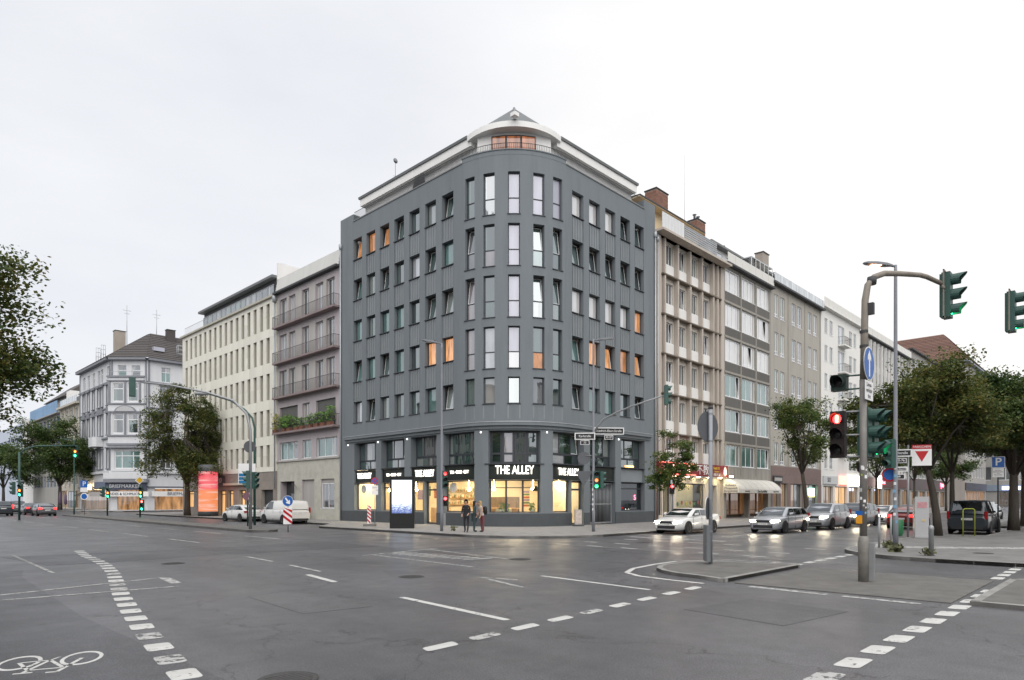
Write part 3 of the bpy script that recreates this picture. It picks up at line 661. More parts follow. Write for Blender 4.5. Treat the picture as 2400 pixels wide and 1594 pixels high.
# street level bays: upper window band, fascia with lit letters, shop window
M_letter = glow('lit_letters', (1, .93, .82), 1.6); M_gold = glow('lit_small_letters', (1, .93, .80), 1.5)
GM = [[G_green, G_grey, G_dark], [G_dark, G_grey, G_grey], [G_green, G_grey, G_grey], [G_green, G_green, G_green], [G_dark, G_pink, G_dark, G_dark], [G_pale, G_dark, G_dark], [G_dark, G_dark, G_green], [G_dark, G_dark, G_green]]
for k, (a, b) in enumerate(BAY):
    if k == 4:
        n = 4; du = (b-a)/n
        for i in range(n):
            u = a+du*(i+.5); x, y = P.pt(u, .40); wd_ = du*(P.R-.40)/P.R
            window(house, x, y, 4.32, wd_-.01, 2.18, P.ang(u), tr=(.31,), fw=.13, fd=.10, glass=(GM[4][i],))
        band(P, a-.25, b+.25, [(-.45, 4.26), (.05, 4.26), (.05, 4.325), (-.45, 4.325)]).build('bay_sill', M_anth, house)
    else:
        u = (a+b)/2; x, y = P.pt(u, .52); c = P.ang(u)
        w = b-a-.02
        if k == 3: x, y = P.pt(a, .52)[0], P.pt(a, .52)[1]-w/2; c = -pi/2
        if k == 5: x, y = P.pt(b, .52)[0]-w/2, P.pt(b, .52)[1]; c = 0
        g = GM[k]
        window(house, x, y, 5.02, w, 1.50, c, mul=(.32, .72) if k != 7 else (.36, .72), fw=.085, glass=g, tilt=(2, 0) if k in (1, 5) else None)
        window(house, x, y-.0, 4.33, w, .70, c, mul=(.5,), fw=.07, glass=(g[0], g[1]), sill=(.50, .03))
    # fascia board, follows the wall line
    if k < 7:
        fb = band(P, a+.01, b-.01, [(-.20, 3.25), (-.13, 3.25), (-.13, 4.25), (-.20, 4.25)]); fb.build('sign_board', M_fascia, house)
for k, body, sz in ((0, 'THE ALLEY', .62), (2, 'THE ALLEY', .68), (4, 'THE ALLEY', .80), (5, 'THE ALLEY', .68), (1, 'TEA · CAKE · GIFT', .30), (3, 'TEA · CAKE · GIFT', .30)):
    a, b = BAY[k]; u = (a+b)/2 - (.25 if k in (0,) else 0); x, y = P.pt(u, .10); c = P.ang(u)
    if k == 3: x = .12
    if k == 5: y = .12
    if k == 4: x, y = P.pt(u, .02)
    text(house, body, sz, (x, y, 3.80 if k != 4 else 3.86), M_letter if sz > .4 else M_gold, c, name='lit_lettering', extrude=.02, xs=.66 if sz > .4 else .80, bold=.006 if sz > .4 else 0)
# shop windows
def shopwin(k, a, b, z0, z1, mul=(), tr=(), fw=.07, nm='shop_window', d=.32, name='window'):
    A, B = P.pt(a, d), P.pt(b, d); c = atan2(B[1]-A[1], B[0]-A[0]); w = math.dist(A, B)
    return window(house, (A[0]+B[0])/2, (A[1]+B[1])/2, z0+.01, w-.012, z1-z0-.02, c, mul=mul, tr=tr, fw=fw, glass=(G_shop,), name=nm)
a, b = BAY[0]; shopwin(0, a, b, 1.04, 3.24)
a, b = BAY[1]; shopwin(1, a, a+1.66, 1.04, 3.24, tr=(.82,)); shopwin(1, a+1.74, b, .14, 3.24, tr=(.80,), fw=.11, nm='shop_door')
a, b = BAY[2]; shopwin(2, a, a+1.51, 1.04, 3.24, mul=(.72,)); shopwin(2, a+1.59, b, .14, 3.24, tr=(.80,), fw=.11, nm='shop_door')
a, b = BAY[3]; shopwin(3, a, b, 1.04, 3.24)
a, b = BAY[4]; n = 3
for i in range(n): shopwin(4, a+(b-a)*i/n, a+(b-a)*(i+1)/n, 1.04, 3.24, tr=(.76,), fw=.06)
a, b = BAY[5]; shopwin(5, a, a+1.68, 1.04, 3.24); shopwin(5, a+1.76, b, .14, 3.24, tr=(.80,), fw=.13, nm='shop_door')
a, b = BAY[7]; o = window(house, *P.pt((a+b)/2, .34), 1.05, b-a-.02, 2.17, 0, tr=(.78,), fw=.10, glass=(G_black,)); 
band(P, a+.01, b-.01, [(-.28, 3.25), (-.2, 3.25), (-.2, 4.25), (-.28, 4.25)]).build('infill_panel', M_dkp, house)
text(house, 'S', .55, (P.pt(b-.9, .33)[0], .33, 2.05), glow('red_neon', (1, .05, .12), 3.), 0, name='neon_sign', extrude=.01)
bx('neon_sign', house, P.pt(b-1.9, 0)[0], P.pt(b-.8, 0)[0], .50, .52, 4.42, 4.55, glow('orange_neon', (1, .35, .05), 3.))
# yard gate of vertical bars in the passage
a, b = BAY[6]; x0, x1 = P.pt(a)[0], P.pt(b)[0]
gate = MB(); gate.box(x0+.02, x0+.10, .30, .38, .13, 3.2); gate.box(x1-.10, x1-.02, .30, .38, .13, 3.2); gate.box(x0+.1, x1-.1, .31, .37, .18, .26); gate.box(x0+.1, x1-.1, .31, .37, 3.05, 3.13); gate.box(x0+.1, x1-.1, .31, .37, 1.55, 1.61)
gt = gate.build('gate', M_zinc, house)
bm_ = MB().tube([(0, 0, 0), (0, 0, 2.76)], .022, 6).mesh('gate_bar', M_zinc)
for i in range(17): link('gate_bar', bm_, gt, (x0+.2+i*(x1-x0-.4)/16, .34, .27))
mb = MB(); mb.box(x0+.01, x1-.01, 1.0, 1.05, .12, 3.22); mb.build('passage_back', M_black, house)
for u in (1.2, 5.55, 9.33, 17.05, 21.6, 25.55, 29.4):      # small wall lamps
    x, y = P.pt(u, -.03); MB().lathe([(.0, -.06), (.045, -.05), (.05, .03), (.02, .06)], 10).build('wall_lamp', glow('wall_lamp_light', (1, .97, .92), 1.2), house, (x, y, 6.42))
# shop interior: floor, ceiling, back walls, counter, shelves, pendant lamps
shop = thing('tea_shop_interior', 'bright warm tea shop room with counter and shelves behind the corner windows', 'shop interior', (0, 0, 0))
M_cream = mat('shop_wall', (.78, .66, .48), .8, .08, 1.5); M_wood = mat('shop_wood', (.50, .32, .16), .6, .2, 3, streak=2)
M_floor = mat('shop_floor', (.45, .38, .30), .5, .1)
mb = MB(); mb.poly([(.5, 18.6, .125), (.5, 5.5, .125), (5.4, .5, .125), (12.3-1.7, .5, .125), (10.6, 5, .125), (5, 8, .125), (5, 18.6, .125)][::1]); mb.build('floor', M_floor, shop)
mb = MB(); mb.poly([(.3, 18.6, 3.5), (5, 18.6, 3.5), (5, 8, 3.5), (10.6, 5, 3.5), (10.6, .3, 3.5), (5.4, .3, 3.5), (2.0, 2.0, 3.5), (.3, 5.5, 3.5)]); mb.build('ceiling', mat('shop_ceiling', (.7, .62, .5), .8, .05), shop)
mb = MB()
for A, B in [((.4, 18.6), (5, 18.6)), ((5, 18.6), (5, 8)), ((5, 8), (7.0, 5.2)), ((7.0, 5.2), (7.0, .45)), ]:
    mb.poly([(*A, .13), (*B, .13), (*B, 3.5), (*A, 3.5)])
mb.build('back_wall', M_cream, shop)
MB().box(3.4, 4.1, 3.7, 7.5, .13, 1.25).box(3.3, 4.2, 3.6, 7.6, 1.25, 1.31).build('counter', M_wood, shop)
MB().box(2.1, 2.6, 9.2, 11.0, .13, 1.3).build('counter', M_wood, shop)
MB().prism([(2.2, 4.0), (3.0, 3.2), (3.7, 3.9), (2.9, 4.7)], .13, 1.25).build('counter', M_cream, shop)
for z in (1.5, 2.0, 2.5):
    MB().box(4.68, 4.98, 8.5, 12.5, z, z+.05).build('shelf', M_wood, shop)
    rs = random.Random(int(z*10))
    q = MB()
    for i in range(16): y = 8.7+i*.24; h_ = rs.uniform(.12, .3); q.lathe([(.05, 0), (.055, h_*.7), (.03, h_)], 8, m=i % 3, c=(4.82, y, z+.05))
    q.build('jar', [mat('jar_a', (.5, .25, .1)), mat('jar_b', (.7, .65, .5)), mat('jar_c', (.2, .3, .12))], shop)['kind'] = 'stuff'
M_pend = glow('pendant_light', (1, .80, .50), 40.0); M_strip = glow('ceiling_light', (1, .79, .50), 34.0)
for x, y in ((2.5, 4.5), (4.4, 2.5), (2.6, 7.2), (6.3, 1.7), (2.6, 10.2), (2.4, 13.4), (2.4, 16.8), (1.6, 12.2)):
    o = MB().lathe([(.012, .75), (.012, .16), (.09, .11), (.13, 0), (.09, -.08), (.0, -.11)], 12).build('pendant_lamp', M_pend, shop, (x, y, 2.65))
for x, y, w, d in ((1.2, 14, .25, 6), (1.4, 7.5, .25, 4), (3.2, 3.2, .9, .9), (6.0, 2.2, .9, .25), (3.6, 6.2, .3, 2.5)): MB().box(x, x+w, y, y+d, 3.42, 3.46).build('ceiling_lamp', M_strip, shop)
# furniture and pictures
M_art = [mat('art_a', (.35, .10, .05), .7, .3, 6), mat('art_b', (.12, .2, .1), .7, .3, 6), mat('art_c', (.25, .2, .3), .7, .3, 6)]
for k, (y, z) in enumerate(((13.4, 2.0), (14.6, 2.2), (15.6, 1.9), (16.8, 2.1))): bx('picture', shop, 4.93, 4.97, y, y+.7, z, z+.8, M_art[k % 3])
for k, (x, y) in enumerate(((1.7, 5.2), (2.6, 2.9), (3.9, 1.9), (1.5, 8.6), (1.6, 15.2), (1.5, 17.4), (5.6, 1.3))): MB().lathe([(.18, .62), (.18, .66), (.02, .66)], 12).tube([(0, 0, .02), (0, 0, .62)], .02, 6).lathe([(.16, 0), (.14, .03)], 12).build('stool', [M_wood, M_dark][k % 2], shop, (x, y, .13))
for k in range(9): bx('menu_panel', shop, 5.2+.0, 5.9, 4.2, 4.25, 1.4+.2*k, 1.55+.2*k, M_art[k % 3]) if k < 6 else None
MB().box(4.2, 4.6, 4.0, 7.2, .13, 2.1).build('cabinet', mat('cabinet_dark', (.12, .09, .07), .6, .2, 3), shop)
MB().lathe([(.30, 0), (.05, .35)], 14).tube([(0, 0, .35), (0, 0, 1.0)], .01, 5).build('black_lamp_shade', M_black, shop, (3.6, 1.5, 2.5))
# plants on the sill and posters
def leafclump(rnd, n, r, h, size):
    q = MB()
    for i in range(n):
        a = rnd.uniform(0, 2*pi); e_ = rnd.random(); p = Vector((cos(a)*r*e_, sin(a)*r*e_, h*rnd.random()))
        d = Vector((rnd.gauss(0, 1), rnd.gauss(0, 1), rnd.gauss(.3, .7))).normalized(); n_ = d.orthogonal().normalized()*size*.4
        q.poly([p-d*size*.1, p+d*size*.4+n_, p+d*size, p+d*size*.4-n_])
    return q
M_leafin = mat('indoor_leaf', (.10, .22, .05), .6, .3, 5)
for x, y in ((1.55, 2.75), (3.05, 1.35), (1.75, 2.5)):
    o = leafclump(random.Random(int(x*100)), 60, .22, .5, .16).build('plant', M_leafin, shop, (x, y, 1.15)); MB().lathe([(.09, 0), (.12, .2)], 10).build('plant_pot', M_white, o, (0, 0, -.1))
MB().prism(arc(0, 0, .36, 0, 350, 18), 0, .01, axis='y').build('window_sticker', mat('sticker', (.75, .72, .66), .6, .3, 6), shop, (.39, 18.9-1.3, 2.75), -pi/2)
MB().prism(arc(0, 0, .36, 0, 350, 18), 0, .01, axis='y').build('window_sticker', mat('sticker', (.75, .72, .66), .6, .3, 6), shop, (.39, 6.4, 2.75), -pi/2)
# roof storey: recessed glazing, white walls, white roof slab, gutter, railing
W2 = Corner(20.5, 5.3, 16.25)
def inset_line(d, u0, u1): return [P.pt(u, d) for u in [u0]+P.brk(u0, u1)+[u1]]
u0, u1 = 2.2, P.end-1.9
ph = MB()
def wall_d(u):      # the corner room stands close to the parapet, the sides are set back
    t = math.degrees(P.th(u)); return .45 if 14 <= t <= 76 else 1.0
wl = [u0]+[u for u in P.brk(u0, u1)]+[P.a+P.R*radians(q) for q in (13.99, 14.01, 75.99, 76.01)]+[u1]; wl = sorted(wl); pts_ = [P.pt(u, wall_d(u)) for u in wl]
for A, B in zip(pts_, pts_[1:]): ph.poly([(*A, 24.2), (*B, 24.2), (*B, 26.5), (*A, 26.5)])
ph.build('roof_storey_wall', M_wrend, house)
G_attic = glassm('pane_attic', (.12, .06, .045), .05, emit=(1, .34, .12), es=.15, var=.6)
for i in range(3):
    t = radians(26.8+11.7*(i+.5)); u = P.a+P.R*t; x, y = P.pt(u, .36); wd_ = radians(11.7)*(P.R-.40)
    window(house, x, y, 24.85, wd_-.01, 1.42, P.ang(u), fw=.055, glass=(G_attic,))
def slab(us, off, z0, z1):
    q = MB(); out = [P.pt(u, off(u)) for u in us]; inn = [P.pt(u, 2.6) for u in us]
    for i in range(len(us)-1):
        A, B, C_, D = out[i], out[i+1], inn[i+1], inn[i]
        q.poly([(*A, z0), (*B, z0), (*B, z1), (*A, z1)]); q.poly([(*A, z0), (*D, z0), (*C_, z0), (*B, z0)]); q.poly([(*A, z1), (*B, z1), (*C_, z1), (*D, z1)])
    q.poly([(*out[0], z0), (*out[0], z1), (*inn[0], z1), (*inn[0], z0)]); q.poly([(*out[-1], z0), (*inn[-1], z0), (*inn[-1], z1), (*out[-1], z1)]); return q
cu0, cu1 = P.a+P.R*radians(4), P.a+P.R*radians(86)
sl_us = lambda a, b: [a]+P.brk(a, b)+[b]
slab(sl_us(2.2, cu0+.3), lambda u: .5, 26.15, 26.72).build('roof_slab', M_wrend, house)
slab(sl_us(cu1-.3, P.end-1.85), lambda u: .5, 26.15, 26.72).build('roof_slab', M_wrend, house)
slab(sl_us(cu0, cu1), lambda u: .38-.72*sin((u-cu0)/(cu1-cu0)*pi), 26.46, 26.84).build('corner_roof_slab', M_wrend, house)
band(P, 2.1, cu0, [(-.55, 26.722), (-.40, 26.722), (-.36, 26.88), (-.55, 26.88)]).build('gutter', M_gutter, house); band(P, cu1, P.end-1.75, [(-.55, 26.722), (-.40, 26.722), (-.36, 26.88), (-.55, 26.88)]).build('gutter', M_gutter, house)
# low roof planes rising behind the slab, ridge piece at the corner
rf = MB(); us = sl_us(2.2, P.end-1.85); o1 = [P.pt(u, .62) for u in us]; i1 = [P.pt(u, 2.6) for u in us]
for i in range(len(us)-1):
    zz = lambda u: 27.75
    if us[i] < cu0-.01 or us[i] > cu1-.4: rf.poly([(*o1[i], 26.75), (*o1[i+1], 26.75), (*i1[i+1], 27.2), (*i1[i], 27.2)])
rf.poly([(2.4, 17.9, 27.2), (2.6, 5.3, 27.2), (4.0, 4.0, 27.25), (8, 8, 27.4), (8, 17.9, 27.4)]); rf.poly([(5.3, 2.6, 27.2), (14.2, 2.6, 27.2), (14.2, 8, 27.4), (8, 8, 27.4), (4.0, 4.0, 27.25)])
rf.build('roof', M_roofg, house)
# small hipped ridge over the corner
rg = MB(); tip = (2.6, 2.6, 28.7); bk = (4.8, 4.8, 28.9)
fp = (1.25, 1.25, 26.88); la_, ra_ = (.45, 4.75, 26.86), (4.75, .45, 26.86); rg.poly([la_, fp, tip]); rg.poly([la_, tip, bk]); rg.poly([fp, ra_, tip]); rg.poly([ra_, bk, tip]); rg.build('corner_hip', M_roofg, house)
MB().tube([(1.35, 1.35, 27.05), tip, bk], .09, 8).build('ridge_cap', M_gutter, house); MB().box(.85, 1.25, .85, 1.25, 26.86, 27.10).build('ridge_box', M_white, house)
# railing round the terrace
rail = MB(); pts = [(*P.pt(u, .12), 25.62) for u in [1.95]+[1.95+k*.9 for k in range(1, 15)]+P.brk(P.a, P.b)+[P.b+k*.9 for k in range(1, 11)]]
rl = rail.tube(pts, .02, 6).build('railing', M_dark, house)
bars = MB(); L_ = P.end-1.6; u = 2.0
while u < L_:
    x, y = P.pt(u, .12); bars.box(x-.008, x+.008, y-.008, y+.008, 24.86 if not (P.a < u < P.b) else 25.16, 25.61); u += .13
bars.build('railing_bars', M_dark, rl)['kind'] = 'stuff'
MB().prism([(0, 0), (1.6, 0), (1.2, 1.0), (.2, 1.0)], 0, .08, axis='x').build('terrace_screen', M_dark, house, (.25, 9.4, 24.85))
# rain pipes at both ends
for u, s in ((.14, 1), (P.end-.10, 1)):
    x, y = P.pt(u, -.10); d = P.pt(u, -.02)
    MB().tube([(x, y, 23.0), (x, y, .2)], .065, 10).lathe([(.07, -.02), (.14, .12), (.15, .42), (.12, .46)], 8, c=(x, y, 22.95)).build('rain_pipe', M_zinc, house)
for u in (3.4, P.end-2.2):
    x, y = P.pt(u, 3.2); 
o = MB().box(-.25, .25, -.25, .25, 27.0, 27.9).tube([(0, 0, 27.9), (0, 0, 30.1)], .02, 6).tube([(-.3, 0, 28.4), (.3, 0, 28.4)], .012, 5).tube([(-.2, 0, 28.7), (.2, 0, 28.7)], .012, 5).lathe([(.0, 0), (.22, .08)], 10, c=(0, -.1, 30.0), axis='y').build('roof_antenna', M_gutter, house, (2.6, 16.3, 0))
# ================================================================ neighbouring houses
F = Flat()
def house_shell(name, label, side, a, W, H, D, ops, m, z0=.12, body=None):
    """side L: left street, a = far end (y); side R: right street, a = near end (x)"""
    t = thing(name, label, 'building', (0, a, 0) if side == 'L' else (a, 0, 0), -pi/2 if side == 'L' else 0)
    wall(F, 0, W, z0, H, ops).build('wall', m, t)
    b = MB(); b.poly([(0, 0, z0), (0, 0, H), (0, D, H), (0, D, z0)]); b.poly([(W, 0, z0), (W, D, z0), (W, D, H), (W, 0, H)])
    b.poly([(0, D, z0), (0, D, H), (W, D, H), (W, D, z0)]); b.poly([(0, 0, H), (W, 0, H), (W, D, H), (0, D, H)])
    b.build('side_wall', body or m, t); return t
rg = random.Random(21)
# ---------------------------------------------------------------- mauve house with balconies
M_mauve = mat('mauve_render', (.43, .39, .405), .85, .08, 1, streak=1.5, dirt=((.30, .27, .27), 1.0, .5, .5))
M_greyr = mat('grey_render', (.40, .385, .37), .85, .1, 1.2, streak=1.5)
M_stonec = mat('ground_stone', (.47, .46, .405), .85, .14, 1.5, bump=.3, bscale=14, dirt=((.33, .32, .28), 1.3, .52, .6))
M_slabm = mat('balcony_slab', (.24, .19, .19), .8, .15, 2)
M_iron = mat('rail_iron', (.05, .045, .05), .6, .1)
UC = [(.46, 1.87), (2.35, 3.56), (4.81, 6.09), (7.27, 8.58), (9.12, 10.46)]
ops = []; lev = [(18.36, 21.03), (14.94, 17.62), (11.62, 14.19)]
for a, b in lev: ops += [(u0, u1, a, b, .3) for u0, u1 in UC]
ops += [(.46, 4.0, 8.25, 10.66, .3), (4.88, 6.2, 8.25, 10.66, .3), (7.3, 10.6, 8.25, 10.66, .3)]
ops += [(.46, 4.0, 5.65, 7.31, .22), (4.88, 6.43, 5.65, 7.31, .22), (7.37, 10.86, 5.65, 7.31, .22)]
ops += [(.65, 3.4, .13, 3.6, .7), (4.82, 7.05, 1.14, 3.7, .25), (8.2, 10.42, 1.14, 3.7, .25)]
mv = house_shell('mauve_house', 'mauve house with four rows of dark iron balconies and planters', 'L', 31.9, 11.38, 21.6, 12, ops, M_mauve, body=M_greyr)
wall(F, 0.01, 11.37, .125, 5.45, [(.65, 3.4, .13, 3.6, .02), (4.82, 7.05, 1.14, 3.7, .02), (8.2, 10.42, 1.14, 3.7, .02)]).build('stone_base', M_stonec, mv, (0, -.02, 0))
bx('string_course', mv, 0, 11.38, -.14, -.021, 5.45, 5.60, M_greyr)
for a, b in lev:   # grey render panels between the French windows
    for u0, u1 in ((.02, .46), (1.87, 2.35), (3.56, 4.81), (6.09, 7.27), (8.58, 9.12)): bx('render_panel', mv, u0+.02, u1-.02, -.025, -.002, a, b+.25, M_greyr)
    for u0, u1 in UC:
        window(mv, (u0+u1)/2, .2, a, u1-u0, b-a, mul=(.5,), fw=.07, fm=mat('brown_white_frame', (.62, .60, .58), .5, .05), glass=(rg.choice([G_grey, G_pale, G_dark]), G_grey))
for u0, u1 in ((.46, 4.0), (7.3, 10.6)):
    bx('roller_shutter', mv, u0+.02, u1-.02, .2, .24, 8.27, 10.64, mat('shutter', (.13, .13, .125), .6, .1, 2))
    for k in range(14): bx('shutter_slat', mv, u0+.02, u1-.02, .185, .199, 8.4+k*.16, 8.4+k*.16+.13, MATS['shutter'])
window(mv, 5.54, .2, 8.25, 1.3, 2.4, mul=(.5,), fm=MATS['brown_white_frame'], glass=(G_grey,))
for u0, u1, ml in ((.46, 4.0, (.37, .72)), (4.88, 6.43, (.5,)), (7.37, 10.86, (.38, .73))): window(mv, (u0+u1)/2, .14, 5.65, u1-u0, 1.66, mul=ml, fw=.08, fm=M_wframe, glass=(G_teal, G_teal, G_grey), sill=(.1, .05))
mm = MB().box(.65, 3.4, .62, .68, .13, 3.6); mm.build('doorway', M_dark, mv); window(mv, 2.0, .5, .13, 1.3, 2.4, fw=.1, glass=(G_black,), name='door')
bx('blind', mv, 4.83, 7.04, .16, .2, 1.15, 3.69, M_greyr)
window(mv, 9.31, .12, 1.14, 2.2, 2.2, mul=(.5,), fw=.08, fm=M_wframe, glass=(G_grey,), sill=(.1, .06)); bx('shutter_box', mv, 8.21, 10.41, .12, .3, 3.36, 3.69, M_greyr)
MB().box(-.08, .08, -.42, -.26, 3.1, 3.9).tube([(0, 0, 3.5), (0, -.34, 4.0), (0, -.34, 3.9)], .02, 6).build('wall_lantern', M_iron, mv, (3.8, -.02, -.5))
# balconies: slab, handrail, bars, wavy infill
def balcony(t, u0, u1, z, d, hr, mslab, full=True):
    b = MB().box(u0, u1, -d, 0, z-.17, z).build('balcony', mslab, t)
    MB().tube([(u0+.03, -.01, z+hr), (u0+.03, -d+.03, z+hr), (u1-.03, -d+.03, z+hr), (u1-.03, -.01, z+hr)], .022, 6).build('handrail', M_iron, b)
    q = MB(); n = int((u1-u0)/.13)
    for i in range(n+1):
        x = u0+.03+(u1-u0-.06)*i/n; q.box(x-.007, x+.007, -d+.023, -d+.037, z+.005, z+hr)
    for k in range(4): q.box(u0+.023, u0+.037, -d+.05+k*(d-.06)/4, -d+.064+k*(d-.06)/4, z+.005, z+hr); q.box(u1-.037, u1-.023, -d+.05+k*(d-.06)/4, -d+.064+k*(d-.06)/4, z+.005, z+hr)
    q.build('railing_bars', M_iron, b)['kind'] = 'stuff'
    return b
for z in (18.34, 14.92, 11.60, 8.23): balcony(mv, .12, 11.3, z, .62, .95, M_slabm)
M_plant = mat('balcony_leaf', (.10, .20, .035), .6, .35, 4); M_plant2 = mat('balcony_leaf_yellow', (.30, .29, .06), .6, .3, 4)
for k, (u, n, r, h, m_) in enumerate([(.5, 260, .5, 1.5, 1), (2.2, 420, .55, 1.0, 0), (3.2, 420, .6, 1.1, 0), (4.6, 160, .35, .8, 0), (5.6, 150, .4, .7, 0), (7.0, 200, .5, .8, 0), (8.2, 240, .5, .9, 0), (9.3, 220, .45, .9, 0), (10.4, 300, .45, 1.3, 0)]):
    o = leafclump(random.Random(k), n, r, h, .15); 
    lab = ['yellow green shrub at the left end of the planted balcony', 'bushy green plant second from the left end of the planted balcony', 'largest bright green bush on the planted balcony', 'sparse plant right of the large bush on the planted balcony', 'low plant at the middle of the planted balcony', 'green plant under the left edge of the right shutter', 'leafy plant at the middle of the right shutter', 'leafy plant next to the tall right end plant', 'tall leafy plant at the right end of the planted balcony'][k]
    po = thing('balcony_plant', lab, 'plant', (-.42, 31.9-u, 8.23), 0, 'plants on the balcony'); o.build('foliage', M_plant2 if m_ else M_plant, po, (0, 0, .35)); MB().box(-.16, .16, -.3, .3, .0, .32).build('planter', mat('terracotta', (.28, .12, .07), .8, .15), po)
# eave, boarded parapet, fire wall, orange awning
bx('eave', mv, -.15, 11.38, -.45, 0, 21.6, 21.78, M_dark)
for k in range(5): bx('parapet_board', mv, 0, 11.36, -.2+.05*k, -.12+.05*k, 21.8+k*.27, 21.8+k*.27+.25, mat('pale_board', (.60, .60, .58), .6, .08, 2, streak=.5))
bx('fire_wall', mv, -.1, .15, 0, 7, 21.78, 24.75, M_wrend); bx('roof_storey', mv, 1.0, 11.3, 2.5, 9, 21.7, 24.2, M_greyr)
MB().prism([(0, 0), (2.6, .95), (2.6, 1.05), (0, .08)], 0, 5.2, axis='x').build('roof_awning', mat('orange_awning', (.50, .20, .07), .8, .12, 2), mv, (6.1, .4, 23.3))
# ---------------------------------------------------------------- cream stone grid house
M_cream2 = mat('cream_stone', (.70, .685, .61), .8, .07, 1.2, streak=1.0, obj_var=.06, bump=.1, bscale=30)
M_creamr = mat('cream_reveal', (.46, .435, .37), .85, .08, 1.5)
M_taupe = mat('taupe_stone', (.265, .235, .21), .75, .12, 1.3, obj_var=.08)
W = 24.6; PIT = 1.433; zr = [(18.63, 21.12), (15.27, 17.79), (11.66, 14.24), (8.1, 10.69), (5.11, 7.23)]
cols = [(W-(34.05+PIT*k-31.9), W-(33.33+PIT*k-31.9)) for k in range(16)]
ops = [(a, b, c, d, .5) for a, b in cols for c, d in zr]
gro = [(1.4, 3.5, .8, 2.85), (10.9, 12.8, .13, 2.85), (13.2, 14.7, .5, 2.85), (16.1, 17.7, .5, 2.85), (21.3, 23.8, .13, 3.0), (4.8, 6.6, .5, 2.85), (7.3, 9.2, .5, 2.85)]
ops += [(a, b, c, d, .45) for a, b, c, d in gro]
cr = house_shell('cream_stone_house', 'cream stone office block with grid of narrow deep windows', 'L', 56.5, W, 21.55, 14, ops, mat('joint_dark', (.30, .28, .24), .9, .1), body=M_wrend)
# cladding: every pilaster piece and band slab proud of the wall with open joints
zb = [(4.62, 5.11)]+[(zr[i+1][1], zr[i][0]) for i in (3, 2, 1, 0)]+[(21.12, 21.55)]
edges = [0]+[x for a, b in sorted(cols) for x in (a, b)]+[W]
for i in range(0, len(edges), 2):
    a, b = edges[i], edges[i+1]
    for c, d in zr:
        hh = (d-c)/2
        for j in range(2): bx('stone_panel', cr, a+.006, b-.006, -.10, -.001, c+j*hh+.005, c+(j+1)*hh-.005, M_cream2)
for c, d in zb:
    x = 0; k = 0
    while x < W-.01:
        x2 = min(W, x+PIT); bx('stone_panel', cr, x+.006, x2-.006, -.10, -.001, c+.005, d-.005, M_cream2); x = x2
for a, b in cols:
    for r, (c, d) in enumerate(zr):
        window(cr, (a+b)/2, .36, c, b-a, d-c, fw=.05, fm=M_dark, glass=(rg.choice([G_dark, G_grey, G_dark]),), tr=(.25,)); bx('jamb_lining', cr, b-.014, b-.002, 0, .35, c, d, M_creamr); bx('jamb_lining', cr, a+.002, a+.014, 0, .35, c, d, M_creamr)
# ground storey of taupe slabs
ys = [.12, 1.0, 1.9, 2.85, 3.7, 4.6]; xs = sorted(set([0, W]+[q for o in gro for q in o[:2]]+[1.2*k for k in range(21)])); xs = [x for i, x in enumerate(xs) if i == 0 or x-xs[i-1] > .25 or any(abs(x-q) < 1e-6 for o in gro for q in o[:2])]
for c, d in zip(ys, ys[1:]):
    for a, b in zip(xs, xs[1:]):
        if not any(o[0]-.01 < (a+b)/2 < o[1]+.01 and o[2] < (c+d)/2 < o[3]+.2 for o in gro): bx('stone_slab', cr, a+.004, b-.004, -.06, -.001, c+.004, d-.004, M_taupe)
for k, (a, b, c, d) in enumerate(gro):
    if k == 4: bx('garage_door', cr, a, b, .3, .36, c, d, M_dark); continue
    window(cr, (a+b)/2, .25, c, b-a, d-c, fw=.09, fm=M_dark, mul=(.5,) if k != 0 else (), tr=(.85,), glass=(G_litw,), name='shop_window' if k != 1 else 'shop_door')
bx('sign_board', cr, 9.9, 12.6, -.22, -.07, 3.35, 4.45, mat('sign_brown', (.06, .04, .04), .5, .1)); text(cr, 'ZERO', .75, (11.25, -.23, 3.95), mat('sign_cream', (.55, .48, .45), .5, .05), xs=.75)
bx('awning_box', cr, 12.8, 18.3, -.4, -.07, 3.38, 3.62, mat('beige_metal', (.48, .45, .36), .6, .06))
MB().box(0-.3, W, -.35, .1, 21.56, 21.75).build('gutter', mat('gutter_stone', (.42, .40, .34), .7, .1), cr)
MB().box(2.6, 21.2, 1.5, 10, 21.6, 24.35).build('attic', M_dark, cr); MB().box(2.2, 21.6, .9, 10.4, 24.35, 24.6).build('attic_roof', M_roofg, cr)
for k in range(14): window(cr, 3.3+k*1.31, 1.36, 21.95, 1.25, 1.9, fw=.06, fm=M_zinc, glass=(rg.choice([G_grey, G_dark]),), name='attic_window')
rl = MB().tube([(.1, .15, 22.8), (21.5, .15, 22.8)], .02, 6).build('roof_railing', M_zinc, cr)
q = MB()
for k in range(60): q.box(.1+k*.36, .12+k*.36, .14, .16, 21.76, 22.79)
q.build('railing_bars', M_zinc, rl)['kind'] = 'stuff'
MB().lathe([(.18, 0), (.24, .5), (.1, .8)], 10).tube([(0, 0, 0), (0, 0, -18)], .06, 8).build('rain_pipe', M_zinc, cr, (W-.1, -.25, 20.9))
